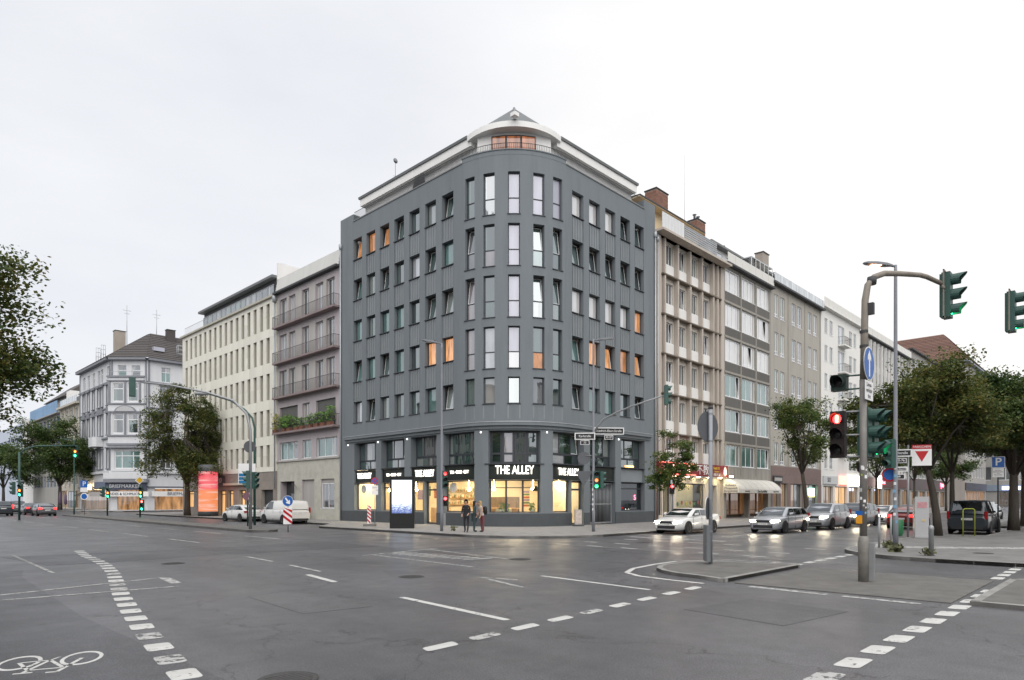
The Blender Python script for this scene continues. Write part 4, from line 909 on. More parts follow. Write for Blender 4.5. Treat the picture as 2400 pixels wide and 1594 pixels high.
# ---------------------------------------------------------------- right street: brown frame house with restaurant
M_brownf = mat('brown_concrete', (.46, .41, .36), .85, .12, 1.2, streak=1.5, dirt=((.31, .27, .235), 1.1, .54, .5))
M_brownw = mat('beige_wall', (.57, .53, .475), .85, .1, 1.2, streak=1.5)
M_wpanel = mat('white_panel', (.75, .74, .72), .7, .07, 1.5, streak=2.0, obj_var=.04, dirt=((.42, .36, .28), 1.6, .60, .55))
M_redsign = mat('red_sign', (.20, .018, .022), .5, .1, 1)
fin = [17.95, 20.04, 22.13, 24.22, 26.31]; zbase = [20.5-3.27*k for k in range(5)]; X0 = 16.27
ops = []
for k, zb_ in enumerate(zbase+[4.15]):
    for i in range(4): ops.append((fin[i]+.55-X0, fin[i]+1.78-X0, zb_+1.09 if k < 5 else 5.30, zb_+2.80 if k < 5 else 7.05, .22))
br = house_shell('brown_frame_house', 'brown concrete frame house with white window panels above the red restaurant sign', 'R', X0, 11.95, 23.5, 12, [], M_brownf)
bpy.data.objects.remove([c for c in br.children if c.name.startswith('wall')][0])
wall(F, 0, 11.95, .12, 23.5, [(a, b, c, d, e) for a, b, c, d, e in ops]+[(.5, 1.75, .6, 3.2, .3), (1.9, 3.6, .13, 3.2, .9), (4.0, 9.0, .5, 3.3, .35), (9.9, 11.3, .13, 3.2, .9)]).build('wall', M_brownw, br, (0, .42, 0))
for i, f in enumerate(fin+[27.15]):
    w_ = .2 if i < 5 else .25
    bx('fin', br, f-w_-X0, f-X0, 0, .42, 5.05, 23.45, M_brownf)
bx('edge_pier', br, 0, .9, 0, .42, 4.9, 23.45, M_brownf); bx('edge_pier', br, 11.35, 11.95, 0, .42, 4.9, 23.45, M_brownf); bx('edge_pier', br, .9, 1.35, .2, .42, 4.9, 23.45, M_brownf)
for zb_ in zbase+[7.23-2.2]:
    bx('floor_ledge', br, 1.2, 11.4, -.06, .42, zb_-.08, zb_+.03, mat('ledge_dark', (.16, .135, .11), .85, .2, 2)) if zb_ > 5.1 else None
    for i in range(4): bx('white_panel', br, fin[i]+.03-X0, fin[i+1]-.23-X0, .36, .419, zb_+.05, zb_+1.03, M_wpanel)
for k, (a, b, c, d, e) in enumerate(ops):
    window(br, (a+b)/2, .42+.14, c, b-a, d-c, mul=(.62,), fw=.06, fm=M_wframe, glass=(G_grey, rg.choice([G_grey, G_dark, G_green])), tilt=(1, 0) if rg.random() < .35 else None, sill=(.12, .05), sm=M_wframe)
bx('cornice', br, -.02, 11.95, -.8, .41, 23.5, 23.68, M_brownf)
# roof terrace: slat screens, ochre storey, dark eave
for k in range(15): bx('screen_slat', br, .1+k*.23, .29+k*.23, -.62, -.58, 23.7, 25.0, mat('white_screen', (.66, .67, .68), .6, .05))
sc_ = bx('terrace_rail', br, 3.6, 9.3, -.62, -.56, 24.85, 24.93, M_zinc)
for k in range(6): bx('rail_slat', br, 3.6, 9.3, -.61, -.57, 23.74+k*.19, 23.74+k*.19+.13, M_zinc)
bx('roof_storey', br, -.2, 11.0, 2.2, 9, 23.7, 26.8, mat('ochre_render', (.62, .50, .33), .8, .08))
for k in range(5): bx('balcony_box', br, 1.2+k*1.9, 1.9+k*1.9, 1.5, 2.2, 24.6, 25.1, mat('ochre_dark', (.33, .21, .10), .8, .1))
MB().prism([(1.35, 26.86), (9, 26.86), (9, 27.5), (1.35, 26.98)], -.1, 10.9, axis='x').build('roof_eave', M_dark, br); bx('soffit', br, -.1, 10.9, 1.40, 2.2, 26.80, 26.855, MATS['ochre_render'])
M_brick = mat('chimney_brick', (.24, .125, .09), .85, .15, 3, obj_var=.2)
def chimney(t, x0, x1, y0, y1, z0, z1, pots=0, plain=None):
    core = MB().box(x0+.02, x1-.02, y0+.02, y1-.02, z0, z1).build('chimney', plain or mat('mortar', (.30, .26, .23), .9, .1), t)
    if not plain:
        n = int((z1-z0)/.145)
        for k in range(n):
            x = x0 - (.13 if k % 2 else 0)
            while x < x1-.02:
                a, b = max(x, x0), min(x+.25, x1); 
                if b-a > .04: bx('brick', core, a, b, y0, y0+.018, z0+k*.145, z0+k*.145+.125, M_brick)
                x += .265
            y = y0 - (.13 if k % 2 else 0)
            while y < y1-.02:
                a, b = max(y, y0+.02), min(y+.25, y1)
                if b-a > .04: bx('brick', core, x0, x0+.018, a, b, z0+k*.145, z0+k*.145+.125, M_brick)
                y += .265
    bx('chimney_cap', core, x0-.06, x1+.06, y0-.06, y1+.06, z1, z1+.09, M_dark)
    for k in range(pots): MB().lathe([(.11, 0), (.11, .5), (.2, .52), (.2, .58), (.1, .62)], 10).build('chimney_pot', M_zinc, core, (x0+.35+k*.7, (y0+y1)/2, z1+.09))
chimney(br, 5.0, 7.0, 3.0, 4.2, 27.0, 29.7); chimney(br, 12.4, 14.0, 3.0, 4.0, 26.5, 29.2, 2)
MB().tube([(0, 0, 24), (0, 0, 29.5), (0, 0, 33.5)], [.03, .02, .008], 6).build('aerial', M_zinc, br, (8.2, 2.0, 0))
MB().tube([(0, 0, 23.4), (0, 0, .2)], .06, 10).lathe([(.07, 0), (.15, .2), (.15, .5)], 8, c=(0, 0, 22.7)).build('rain_pipe', M_zinc, br, (.25, -.1, 0))
# restaurant front
bx('shop_sign', br, .05, 12.0, -.35, .05, 3.95, 5.0, M_redsign)
text(br, '不教', .95, (7.2, -.36, 4.45), M_white, xs=1.15); text(br, 'Snack 21', .34, (9.75, -.36, 4.72), mat('sign_yellow', (.75, .55, .05), .5, .05)); text(br, 'Restaurant', .2, (9.8, -.36, 4.42), MATS['sign_yellow']); text(br, '830 21 22', .30, (9.8, -.36, 4.14), M_white)
MB().prism(arc(0, 0, .26, 0, 340, 17), -.01, .01, axis='y').build('sign_emblem', M_white, br, (11.4, -.36, 4.48)).scale = (1, 1, 1.7)
for k, bdy in enumerate(('聚', '不', '教', '味')): text(br, bdy, .62, (1.0+k*1.25, -.37, 4.5), glow('sign_white_neon', (1, .55, .45), 4.), extrude=.02)
bx('neon_tube', br, .1, 5.9, -.40, -.36, 4.92, 4.98, glow('red_tube', (1, .06, .03), 3.5)); bx('neon_tube', br, .1, 5.9, -.40, -.36, 3.97, 4.03, MATS['red_tube'])
bx('entrance_ceiling', br, .1, 11.8, -.3, 1.3, 3.88, 3.93, M_wpanel)
for k in range(6): bx('downlight', br, .9+k*2.0, 1.15+k*2.0, -.15, .1, 3.84, 3.88, glow('downlight', (1, .80, .45), 22.))
M_lime = mat('travertine', (.52, .46, .30), .8, .15, 2, bump=.1)
bx('shop_room', br, 4.0, 9.0, 1.6, 1.7, .13, 3.85, M_lime); bx('shop_room', br, .5, 3.6, 1.6, 1.7, .13, 3.85, M_lime)
for k in range(4): bx('room_lamp', br, 1.0+k*2.2, 1.8+k*2.2, .9, 1.3, 3.5, 3.55, glow('room_lamp', (1, .82, .5), 8.))
window(br, 6.5, .62, .5, 5.0, 2.8, mul=(), fw=.09, fm=M_dark, glass=(G_shop,), name='shop_window'); window(br, 1.12, .62, .6, 1.25, 2.6, fw=.08, fm=M_dark, glass=(G_shop,), name='shop_window'); window(br, 2.75, .9, .13, 1.7, 3.0, mul=(.5,), fw=.08, fm=M_dark, glass=(G_shop,), name='shop_door')
for k, c in enumerate([(.05, .16, .03), (.35, .07, .03), (.5, .40, .04), (.45, .16, .04), (.08, .18, .04), (.35, .06, .04)]): MB().lathe([(.0, -.006), (.19, -.006), (.19, 0)], 12, axis='y').build('window_picture', mat('dish%d' % k, c, .6, .3, 6), br, (4.7+k*.72, .70, 1.5+.12*(k % 2)))
bx('doorway', br, 9.9, 11.3, 1.2, 1.25, .13, 3.2, M_black)
for k in range(24):
    for j in range(2): bx('brick', br, .02+j*.24, .24+j*.24, -.02, .4, .2+k*.125, .2+k*.125+.11, M_brick)
# ---------------------------------------------------------------- grey house with wide white windows
M_conc = mat('grey_concrete', (.30, .285, .255), .85, .12, 1.2, streak=1.6, dirt=((.19, .18, .165), 1.0, .5, .6)); M_span = mat('dark_spandrel', (.115, .110, .102), .8, .15, 1.5, streak=2.5, obj_var=.08)
bays = [(.16, 3.29), (3.56, 6.66), (7.03, 10.09)]; rows = [(21.52, 23.67), (18.22, 20.38), (14.93, 17.08), (11.62, 13.75), (8.30, 10.41), (5.05, 7.08)]
ops = [(a, b, c, d, .2) for a, b in bays for c, d in rows]+[(.4, 5.2, .13, 3.6, .8), (5.5, 9.8, .13, 3.6, .8)]
gw = house_shell('grey_window_house', 'grey concrete house with wide white framed windows above a white awning', 'R', 28.23, 10.48, 23.9, 12, ops, M_conc)
for r, (c, d) in enumerate(rows):
    for i, (a, b) in enumerate(bays):
        gl = [G_white, G_white, G_white, G_white] if r < 3 else ([G_teal, G_teal, G_grey] if r < 4 else [G_dark, G_teal, G_dark] if r == 4 else [G_teal, G_teal, G_grey])
        window(gw, (a+b)/2, .1, c, b-a, d-c, mul=(.27, .54, .80) if (r+i) % 2 and r < 3 else (.38, .76), fw=.09, fm=M_wframe, glass=gl, tilt=(2, 0) if rg.random() < .35 else None, sill=(.08, .06), sm=M_wframe)
        if r < 5: bx('spandrel', gw, a+.02, b-.02, -.03, -.001, rows[r+1][1]+.28, c-.12, M_span); bx('spandrel_band', gw, a-.1, b+.1, -.06, -.001, rows[r+1][1]+.06, rows[r+1][1]+.26, M_conc)
for x in (3.42, 6.84): bx('mullion', gw, x-.06, x+.06, -.09, -.001, 4.2, 23.7, M_conc)
bx('eave', gw, -.1, 10.6, -.5, .1, 23.9, 24.08, M_dark)
for k in range(7): bx('glass_screen', gw, .05+k*1.5, 1.5+k*1.5, -.35, -.32, 24.1, 25.05, mat('frosted', (.62, .61, .57), .4, .05))
bx('roof_storey', gw, .2, 10.4, 1.8, 8, 24.0, 26.4, M_wrend); bx('roof_eave', gw, -.1, 10.5, 1.2, 8, 26.4, 26.6, M_gutter)
for k in range(3): window(gw, 2.0+k*3, 1.72, 24.3, 2.2, 1.8, mul=(.5,), fm=M_wframe, glass=(G_grey, G_pale))
MB().box(5.2, 10.2, -.3, 1.6, 25.9, 26.0).build('glass_roof', glassm('winter_glass', (.25, .27, .27), .3), gw)
for k in range(6): bx('winter_post', gw, 5.2+k, 5.25+k, -.3, -.25, 24.1, 25.9, M_wframe)
chimney(gw, 8.5, 10.4, 4, 5.0, 26.6, 28.6, 1)
# shop under the awning
bx('shop_back', gw, .4, 9.8, .75, .85, .13, 3.6, mat('dark_wood_front', (.07, .045, .03), .6, .2, 2))
for k in range(5): window(gw, 1.2+k*1.95, .5, .4, 1.8, 3.0, fw=.08, fm=mat('wood_frame', (.16, .08, .04), .6, .2), glass=(glassm('tavern_pane', (.05, .03, .02), .12, emit=(1, .45, .15), es=.06, var=.6),), name='shop_window')
aw = MB(); A = 1.55
aw.poly([(-.2, 0, 3.85), (9.3, 0, 3.85), (9.3, -.8, 3.72), (-.2, -.8, 3.72)][::-1]); n = 6; prev = None
prof = [(0, 3.85), (-.55, 3.72), (-1.0, 3.45), (-1.35, 3.1), (-1.5, 2.85), (-1.5, 2.5)]
aw = MB()
for (y1, z1), (y2, z2) in zip(prof, prof[1:]): aw.poly([(-.2, y1, z1), (-.2, y2, z2), (9.6, y2, z2), (9.6, y1, z1)])
for x in (-.2, 9.6): aw.poly([(x, y, z) for y, z in prof]+[(x, 0, 2.5)])
awn = aw.build('awning', mat('awning_cloth', (.62, .60, .55), .85, .08, 2, streak=3.), gw)
for k in range(8): MB().tube([(.1+k*1.33, y, z+.005) for y, z in prof[:-1]], .012, 5).build('awning_rib', M_greyr, awn)
M_ink = mat('awning_ink', (.10, .10, .10), .8, .05)
text(gw, 'Zum Kochlöffel', .34, (4.9, -1.515, 2.67), M_ink, shear=.2, name='awning_lettering'); text(gw, 'Fein & Kalt', .2, (1.6, -1.515, 2.67), M_ink, shear=.2, name='awning_lettering'); text(gw, 'Wagner Pilsener', .2, (8.2, -1.515, 2.67), M_ink, shear=.2, name='awning_lettering')
for k, b_ in enumerate(('Frühstück', 'Mittagstisch', 'Partyservice')): text(gw, b_, .27, (-.215, -.72, 3.22-.27*k), M_ink, -pi/2, name='awning_lettering', shear=.25)
bx('shop_lamp', gw, -.6, -.3, -1.0, -.8, 3.95, 4.05, glow('flood_lamp', (1, .85, .5), 40.)); bx('lamp_arm', gw, -.48, -.44, -.8, 0, 3.99, 4.02, M_dark)
# ---------------------------------------------------------------- weathered plaster house
M_plast = mat('weathered_plaster', (.375, .355, .315), .9, .13, .8, streak=1.0, dirt=((.255, .24, .215), .8, .48, .65), bump=.2, bscale=20)
M_pinkst = mat('pink_granite', (.19, .135, .125), .6, .12, 3, obj_var=.07)
pr = [(.9, 1.92), (2.46, 3.6), (5.58, 6.7), (7.2, 8.45), (10.4, 11.47), (12.03, 13.3)]; rows = [(21.28, 23.71), (17.27, 19.69), (13.3, 15.68), (9.4, 11.8), (5.6, 7.95)]
gr2 = [(.6, 2.2), (2.6, 4.4), (5.2, 8.6), (9.2, 13.4)]
pl_ = house_shell('plaster_house', 'weathered grey plaster house with paired tall white windows behind the street tree', 'R', 38.72, 14.6, 24.6, 12, [(a, b, c, d, .16) for a, b in pr for c, d in rows]+[(a, b, .5, 3.6, .4) for a, b in gr2], M_plast)
for a, b in pr:
    for c, d in rows: window(pl_, (a+b)/2, .08, c, b-a, d-c, mul=(.5,), tr=(.16,), fw=.085, fm=M_wframe, glass=(rg.choice([G_grey, G_sky]), rg.choice([G_dark, G_teal]), G_sky, G_grey), sill=(.06, .05))
for x in (4.6, 9.4, 14.3): bx('joint_strip', pl_, x-.12, x+.12, -.05, -.001, 5.5, 24.5, M_conc)
for c, d in ((3.62, 4.5), (4.5, 5.45)):
    for k in range(12): bx('stone_slab', pl_, k*1.21+.004, (k+1)*1.21-.004, -.05, -.001, c+.004, d-.004, M_pinkst)
for a, b in ((0, .6), (2.2, 2.6), (4.4, 5.2), (8.6, 9.2), (13.4, 14.6)): bx('stone_slab', pl_, a+.004, b-.004, -.05, -.001, .12, 3.61, M_pinkst)
for k, (a, b) in enumerate(gr2): window(pl_, (a+b)/2, .25, .5, b-a, 3.1, mul=(.5,) if b-a > 2 else (), fw=.08, glass=(glassm('dim_shop', (.12, .09, .07), .12, emit=(1, .6, .3), es=.12, var=.6), G_grey), name='shop_window')
bx('lit_sign', pl_, 11.2, 13.0, .18, .24, 2.35, 3.2, glow('green_sign', (.35, 1, .72), 2.6)); bx('sign_stripe', pl_, 11.2, 13.0, .17, .179, 2.15, 2.34, glow('yellow_sign', (.9, .8, .1), 1.2))
bx('shop_sign', pl_, .3, 2.6, -.2, -.06, 3.7, 4.4, M_dark); bx('shop_sign', pl_, .5, 2.4, -.22, -.201, 3.85, 4.2, M_greyr)
bx('eave', pl_, -.1, 14.7, -.55, .1, 24.6, 24.8, M_dark)
for k in range(10): bx('glass_screen', pl_, .1+k*1.45, 1.5+k*1.45, -.4, -.37, 24.85, 25.75, glassm('rail_glass', (.42, .44, .45), .25))
bx('roof_storey', pl_, .1, 14.5, 2.0, 9, 24.7, 26.7, M_greyr); MB().prism([(1.4, 26.7), (9, 26.7), (9, 28.2), (1.4, 26.95)], 0, 14.6, axis='x').build('roof', M_roofg, pl_)
chimney(pl_, 6.0, 7.6, 3.4, 4.4, 26.8, 30.4, 0, mat('render_chimney', (.33, .29, .25), .9, .1)); chimney(pl_, 11.0, 13.4, 4.0, 5.0, 26.9, 28.9, 1)
# ---------------------------------------------------------------- white house with small balconies
M_wh = mat('white_house_render', (.70, .69, .66), .85, .05, 1, streak=1.2)
pr = [(1.2, 2.2), (2.95, 4.1), (10.3, 11.55), (12.05, 13.2)]; dr = (6.0, 8.4); rows = [(22.3, 24.1), (18.85, 20.8), (15.4, 17.35), (11.95, 13.9), (8.5, 10.45), (5.6, 7.4)]
whh = house_shell('white_balcony_house', 'white rendered house with small rounded balconies behind the traffic light pole', 'R', 53.35, 14.9, 25.2, 12, [(a, b, c, d, .15) for a, b in pr for c, d in rows]+[(dr[0], dr[1], c-.75, d, .15) for c, d in rows[:5]]+[(.8, 4.2, .4, 3.5, .4), (4.8, 9.5, .13, 3.5, .4), (10.2, 14.2, .3, 3.5, .4)], M_wh)
for c, d in rows:
    for a, b in pr: window(whh, (a+b)/2, .07, c, b-a, d-c, mul=(.5,), fw=.08, fm=M_wframe, glass=(rg.choice([G_dark, G_grey]),), sill=(.06, .05), sm=M_wframe)
for c, d in rows[:5]:
    window(whh, (dr[0]+dr[1])/2, .07, c-.75, dr[1]-dr[0], d-c+.75, mul=(.33, .66), fw=.08, fm=M_wframe, glass=(G_grey, G_pale, G_dark)); balcony(whh, dr[0]-.1, dr[1]+.1, c-.75, .85, 1.0, M_wh)
for k, (a, b) in enumerate(((.8, 4.2), (4.8, 9.5), (10.2, 14.2))): window(whh, (a+b)/2, .28, .4, b-a, 3.1, mul=(.5,), fw=.1, glass=(G_litw if k == 1 else MATS['dim_shop'],), name='shop_window')
bx('shop_sign', whh, .5, 5.4, -.2, -.01, 3.75, 4.75, mat('pale_sign', (.55, .56, .57), .5, .05)); text(whh, 'SIO', .8, (2.2, -.21, 4.25), mat('ink', (.06, .06, .06)))
bx('shop_sign', whh, 6.2, 9.3, -.2, -.01, 3.75, 4.85, glow('red_lit_sign', (1, .12, .05), 1.6)); text(whh, 'M M', .7, (7.7, -.22, 4.3), glow('yellow_lit', (1, .65, .05), 2.5)); bx('shop_sign', whh, 9.5, 14.7, -.2, -.01, 3.75, 4.9, glow('white_lit_sign', (1, .96, .88), 2.6)); text(whh, 'Telefon Shop', .42, (12.2, -.21, 4.35), glow('sign_print', (.8, .25, .1), .5))
bx('eave', whh, 0, 14.9, -.5, .1, 25.2, 25.38, M_wh)
for k in range(10): bx('glass_screen', whh, .1+k*1.48, 1.52+k*1.48, -.38, -.35, 25.4, 26.4, MATS['frosted'])
bx('roof_storey', whh, .1, 14.8, 2.2, 9, 25.2, 27.3, M_wh)
# ---------------------------------------------------------------- far right: house with upright fins, brown roofed corner building
M_grf = mat('far_grey', (.33, .32, .30), .85, .08, 1, streak=1.0)
fr_ = house_shell('fin_house', 'grey house with upright fins and red lit shop sign behind the right hand trees', 'R', 68.3, 25.5, 24.7, 12, [(.6+k*1.82, 1.9+k*1.82, c, d, .3) for k in range(13) for c, d in ((21.2, 24.0), (17.4, 20.2), (13.6, 16.4), (9.8, 12.6), (5.6, 8.6))]+[(1+k*5, 5+k*5, .3, 3.4, .4) for k in range(5)], M_grf)
for k in range(13):
    for c, d in ((21.2, 24.0), (17.4, 20.2), (13.6, 16.4), (9.8, 12.6), (5.6, 8.6)): window(fr_, 1.25+k*1.82, .2, c, 1.3, d-c, fw=.07, fm=M_wframe, glass=(rg.choice([G_grey, G_dark]),))
    bx('fin', fr_, .2+k*1.82, .38+k*1.82, -.3, 0, 5.2, 24.4, M_wrend)
for k in range(5): window(fr_, 3+k*5, .3, .3, 4, 3.1, mul=(.33, .66), fw=.1, glass=(glassm('far_shop', (.2, .12, .06), .1, emit=(1, .5, .2), es=.16, var=.8), MATS['dim_shop']), name='shop_window')
bx('fascia', fr_, 0, 25.5, -.15, -.01, 3.6, 5.0, mat('far_brown', (.13, .07, .065), .7, .1)); text(fr_, 'mobilcom', .75, (9.5, -.2, 4.35), glow('red_neon', (1, .05, .12), 3.), extrude=.03, name='lit_lettering'); bx('lit_sign', fr_, 6.3, 6.6, -.9, -.2, 3.4, 5.2, glow('white_lit_sign', (1, .96, .88), 2.6))
bx('eave', fr_, 0, 25.5, -.5, .1, 24.7, 24.9, M_dark)
for k in range(12): bx('glass_screen', fr_, .1+k*2.1, 2.1+k*2.1, -.35, -.32, 24.95, 26.0, MATS['frosted'])
fb = house_shell('long_grey_house', 'long grey house beyond the fin house with red lit letters', 'R', 94, 32, 26.6, 16, [(1+k*2.6, 2.9+k*2.6, c, d, .2) for k in range(12) for c, d in ((22.6, 25.4), (18.2, 21.0), (13.8, 16.6), (9.4, 12.2), (5.4, 8.0))]+[(1+k*5.2, 5.4+k*5.2, .3, 3.2, .4) for k in range(6)], M_grf)
for k in range(12):
    for c, d in ((22.6, 25.4), (18.2, 21.0), (13.8, 16.6), (9.4, 12.2), (5.4, 8.0)): window(fb, 1.95+k*2.6, .12, c, 1.9, d-c, mul=(.5,), fw=.08, fm=M_wframe, glass=(rg.choice([G_grey, G_dark]),))
for k in range(6): window(fb, 3.2+k*5.2, .3, .3, 4.4, 2.9, mul=(.25, .5, .75), fw=.1, glass=(MATS['far_shop'], MATS['dim_shop']), name='shop_window')
text(fb, 'tpco', 1.3, (13.0, -.25, 4.5), MATS['red_neon'], extrude=.05, bold=.02, name='lit_lettering'); text(fb, 'tpco', 1.3, (22.0, -.25, 4.5), MATS['red_neon'], extrude=.05, bold=.02, name='lit_lettering'); bx('fascia', fb, 0, 32, -.15, -.01, 3.4, 5.3, mat('far_fascia', (.10, .085, .085), .7, .1))
M_tile = mat('brown_tile', (.135, .075, .058), .8, .15, 3, obj_var=.12)
def tiled(t, quad, rows_, m, name='roof'):
    """roof plane laid in overlapping courses, each course a piece"""
    A, B, C_, D = [Vector(p) for p in quad]; n = (B-A).cross(D-A).normalized(); q = MB(); q.poly(quad); r = q.build(name, m, t)
    for k in range(rows_):
        f0, f1 = k/rows_, (k+1)/rows_
        P0, P1, P2, P3 = A.lerp(D, f0), B.lerp(C_, f0), B.lerp(C_, f1), A.lerp(D, f1)
        c = MB(); c.hexa([P0+n*.01, P1+n*.01, P2+n*.005, P3+n*.005, P0+n*.10, P1+n*.10, P2+n*.03, P3+n*.03]); c.build('tile_course', m, r)
    return r
bx('roof_edge', fb, -.1, 32, -.5, .2, 26.6, 26.8, M_dark)
tb = thing('brown_roof_building', 'building with big brown hipped tile roof rising above the right hand trees', 'building', (121, -3, 0))
wall(Flat(), 0, 24, .1, 28.2, [(2+k*3, 4+k*3, c, c+2.2, .2) for k in range(7) for c in (8, 12, 16, 20, 24)]).build('wall', M_grf, tb, (0, 24, 0), -pi/2); wall(Flat(), 0, 22, .1, 28.2, [(1.2+k*2.9, 3.0+k*2.9, c, c+2.2, .2) for k in range(7) for c in (6.2, 10, 14, 18, 22)]+[(1, 21, .3, 3.4, .4)]).build('wall', M_grf, tb); bx('shop_window', tb, 1, 21, .3, .36, .3, 3.4, MATS['far_shop']); bx('fascia', tb, 0, 22, -.2, -.01, 3.6, 5.0, M_dark)
for k in range(7):
    for c in (6.2, 10, 14, 18, 22): window(tb, 2.1+k*2.9, .12, c, 1.8, 2.2, 0, mul=(.5,), fw=.1, fm=M_wframe, glass=(rg.choice([G_grey, G_dark]),))
if True: pass
for k in range(7):
    for c in (8, 12, 16, 20, 24): window(tb, .12, 24-3-k*3, c, 2, 2.2, -pi/2, mul=(.5,), fw=.1, fm=M_wframe, glass=(G_grey,))
bx('eave', tb, -.7, 22, -.7, 24, 28.2, 28.5, mat('eave_blue_grey', (.28, .31, .36), .7, .08))
tiled(tb, [(-.7, 24, 28.5), (-.7, -.7, 28.5), (9, 5.3, 35.9), (9, 20, 35.9)], 18, M_tile); tiled(tb, [(-.7, -.7, 28.5), (22, -.7, 28.5), (13, 5.3, 35.9), (9, 5.3, 35.9)], 18, M_tile)
# building closing the street far behind the right trees
cb = thing('street_end_building', 'pale low building with blue lit signs closing the far right end of the street', 'building', (150, -8, 0), -pi/2)
wall(F, -45, 20, .1, 16, [(-44+k*4, -41+k*4, 6, 9, .3) for k in range(16)]+[(-44+k*4, -41+k*4, 11, 14, .3) for k in range(16)]).build('wall', M_grf, cb); MB().box(-45, 20, .6, 14, .1, 15.8).build('core', M_dark, cb)
for k in range(16):
    for z in (6, 11): window(cb, -42.5+k*4, .2, z, 3, 3, mul=(.5,), fw=.1, fm=M_wframe, glass=(G_dark, G_grey))
bx('shop_band', cb, -45, 20, -.3, -.01, 3.6, 5.0, mat('blue_grey_band', (.22, .27, .33), .6, .1))
for k in range(5): bx('lit_sign', cb, -3+k*4.4, .2+k*4.4, -.45, -.31, 3.9, 4.6, glow('blue_white_sign', (.55, .6, 1), 3.)); bx('shop_glass', cb, -3.4+k*4.4, .6+k*4.4, -.2, -.1, .4, 3.4, MATS['far_shop'] if k % 2 else G_grey)
# ---------------------------------------------------------------- left street beyond the side street: ornate corner house
M_orn = mat('ornate_white', (.58, .59, .61), .8, .06, 1, streak=1.2); M_orng = mat('ornate_grey', (.20, .21, .235), .8, .08, 1.5)
M_slate = mat('slate_tile', (.075, .068, .066), .8, .15, 3, obj_var=.1)
orn = thing('ornate_corner_house', 'white and grey ornamented corner house with bay window and stamp shop below', 'building')
def place(t, A, B):
    """sub-frame for a facade running A to B (left to right seen from the street)"""
    return Vector((A[0], A[1], 0)), atan2(B[1]-A[1], B[0]-A[0]), math.dist(A, B)
FA = [((0, 105.3), (0, 87)), ((0, 87), (4, 83)), ((4, 83), (26, 83))]
OW = [[(2.2, 3.5), (5.0, 6.3), (8.2, 9.4), (11.2, 12.5), (12.9, 14.2), (16.4, 17.6)], [(1.1, 2.4), (3.25, 4.55)], [(2, 3.4), (6, 7.4), (10, 11.4), (14, 15.4), (18, 19.4)]]
OZ = [(20.3, 22.6), (16.6, 19.6), (12.0, 15.2), (6.7, 9.7)]
for fi, (A, B) in enumerate(FA):
    org, ang, W_ = place(orn, A, B)
    T = Matrix.Translation(org) @ Matrix.Rotation(ang, 4, 'Z')
    loc = lambda x, y, z: tuple(T @ Vector((x, y, z)))
    wl = wall(F, 0, W_, .12, 23.4, [(a, b, c, d, .25) for a, b in OW[fi] for c, d in OZ]+[(1, W_-1, .2, 3.6, .4)]); o = wl.build('wall', M_orn, orn, org, ang)
    for a, b in OW[fi]:
        for c, d in OZ:
            w_ = window(orn, *loc((a+b)/2, .16, c), b-a, d-c, ang, tr=(.68,), mul=() if fi == 1 else (.5,), fw=.09, fm=M_wframe, glass=(rg.choice([G_grey, G_dark, G_teal]), G_grey))
            if c < 20:
                link('window_surround', boxmesh(.16, .12, d-c+.2, M_orng, 'window_surround'), orn, loc(a-.17, -.12, c-.1), ang); link('window_surround', boxmesh(.16, .12, d-c+.2, M_orng, 'window_surround'), orn, loc(b+.01, -.12, c-.1), ang)
                link('window_hood', boxmesh(b-a+.7, .3, .2, M_orng, 'window_hood'), orn, loc(a-.35, -.3, d+.12), ang)
                if c < 14 and c > 10: 
                    k = ('ped', round(b-a, 2))
                    if k not in CACHE: CACHE[k] = MB().prism(arc(0, 0, (b-a)/2+.3, 0, 180, 10), 0, .22, axis='y').mesh('pediment', M_orng)
                    link('pediment', CACHE[k], orn, loc((a+b)/2, -.22, d+.33), ang)
                link('sill', boxmesh(b-a+.5, .25, .12, M_orng, 'sill'), orn, loc(a-.25, -.25, c-.14), ang)
    for z, h_, dd in ((23.4, .35, .7), (19.95, .22, .25), (16.0, .2, .2), (11.3, .25, .3), (5.9, .35, .4), (3.7, .2, .3)):
        link('string_course', boxmesh(W_, dd, h_, M_orng if z != 5.9 else M_orn, 'string_course'), orn, loc(0, -dd, z), ang)
    for x in (.08, W_-.34):
        link('quoin', boxmesh(.26, .1, 17, M_orng, 'quoin'), orn, loc(x, -.101, 6.3), ang)
    link('shop_front', boxmesh(W_-2, .05, 3.3, MATS['far_shop'] if fi else MATS['dim_shop'], 'shop_front'), orn, loc(1, .35, .2), ang)
# bay window on the cut corner
org, ang, W_ = place(orn, *FA[1]); T = Matrix.Translation(org) @ Matrix.Rotation(ang, 4, 'Z'); loc = lambda x, y, z: tuple(T @ Vector((x, y, z)))
q = wall(F, .1, 5.55, 9.9, 20.6, [(.85, 2.45, 16.9, 19.7, .2), (3.1, 4.7, 16.9, 19.7, .2), (.85, 2.45, 12.0, 15.0, .2), (3.1, 4.7, 12.0, 15.0, .2)]); q.poly([(.1, 0, 9.9), (.1, 0, 20.6), (.1, .9, 20.6), (.1, .9, 9.9)]); q.poly([(5.55, 0, 9.9), (5.55, .9, 9.9), (5.55, .9, 20.6), (5.55, 0, 20.6)]); q.poly([(.1, 0, 20.6), (5.55, 0, 20.6), (5.55, .9, 20.6), (.1, .9, 20.6)]); q.poly([(.1, 0, 9.9), (.1, .9, 9.9), (5.55, .9, 9.9), (5.55, 0, 9.9)])
q.build('bay', M_orn, orn, loc(0, -.9, 0), ang)
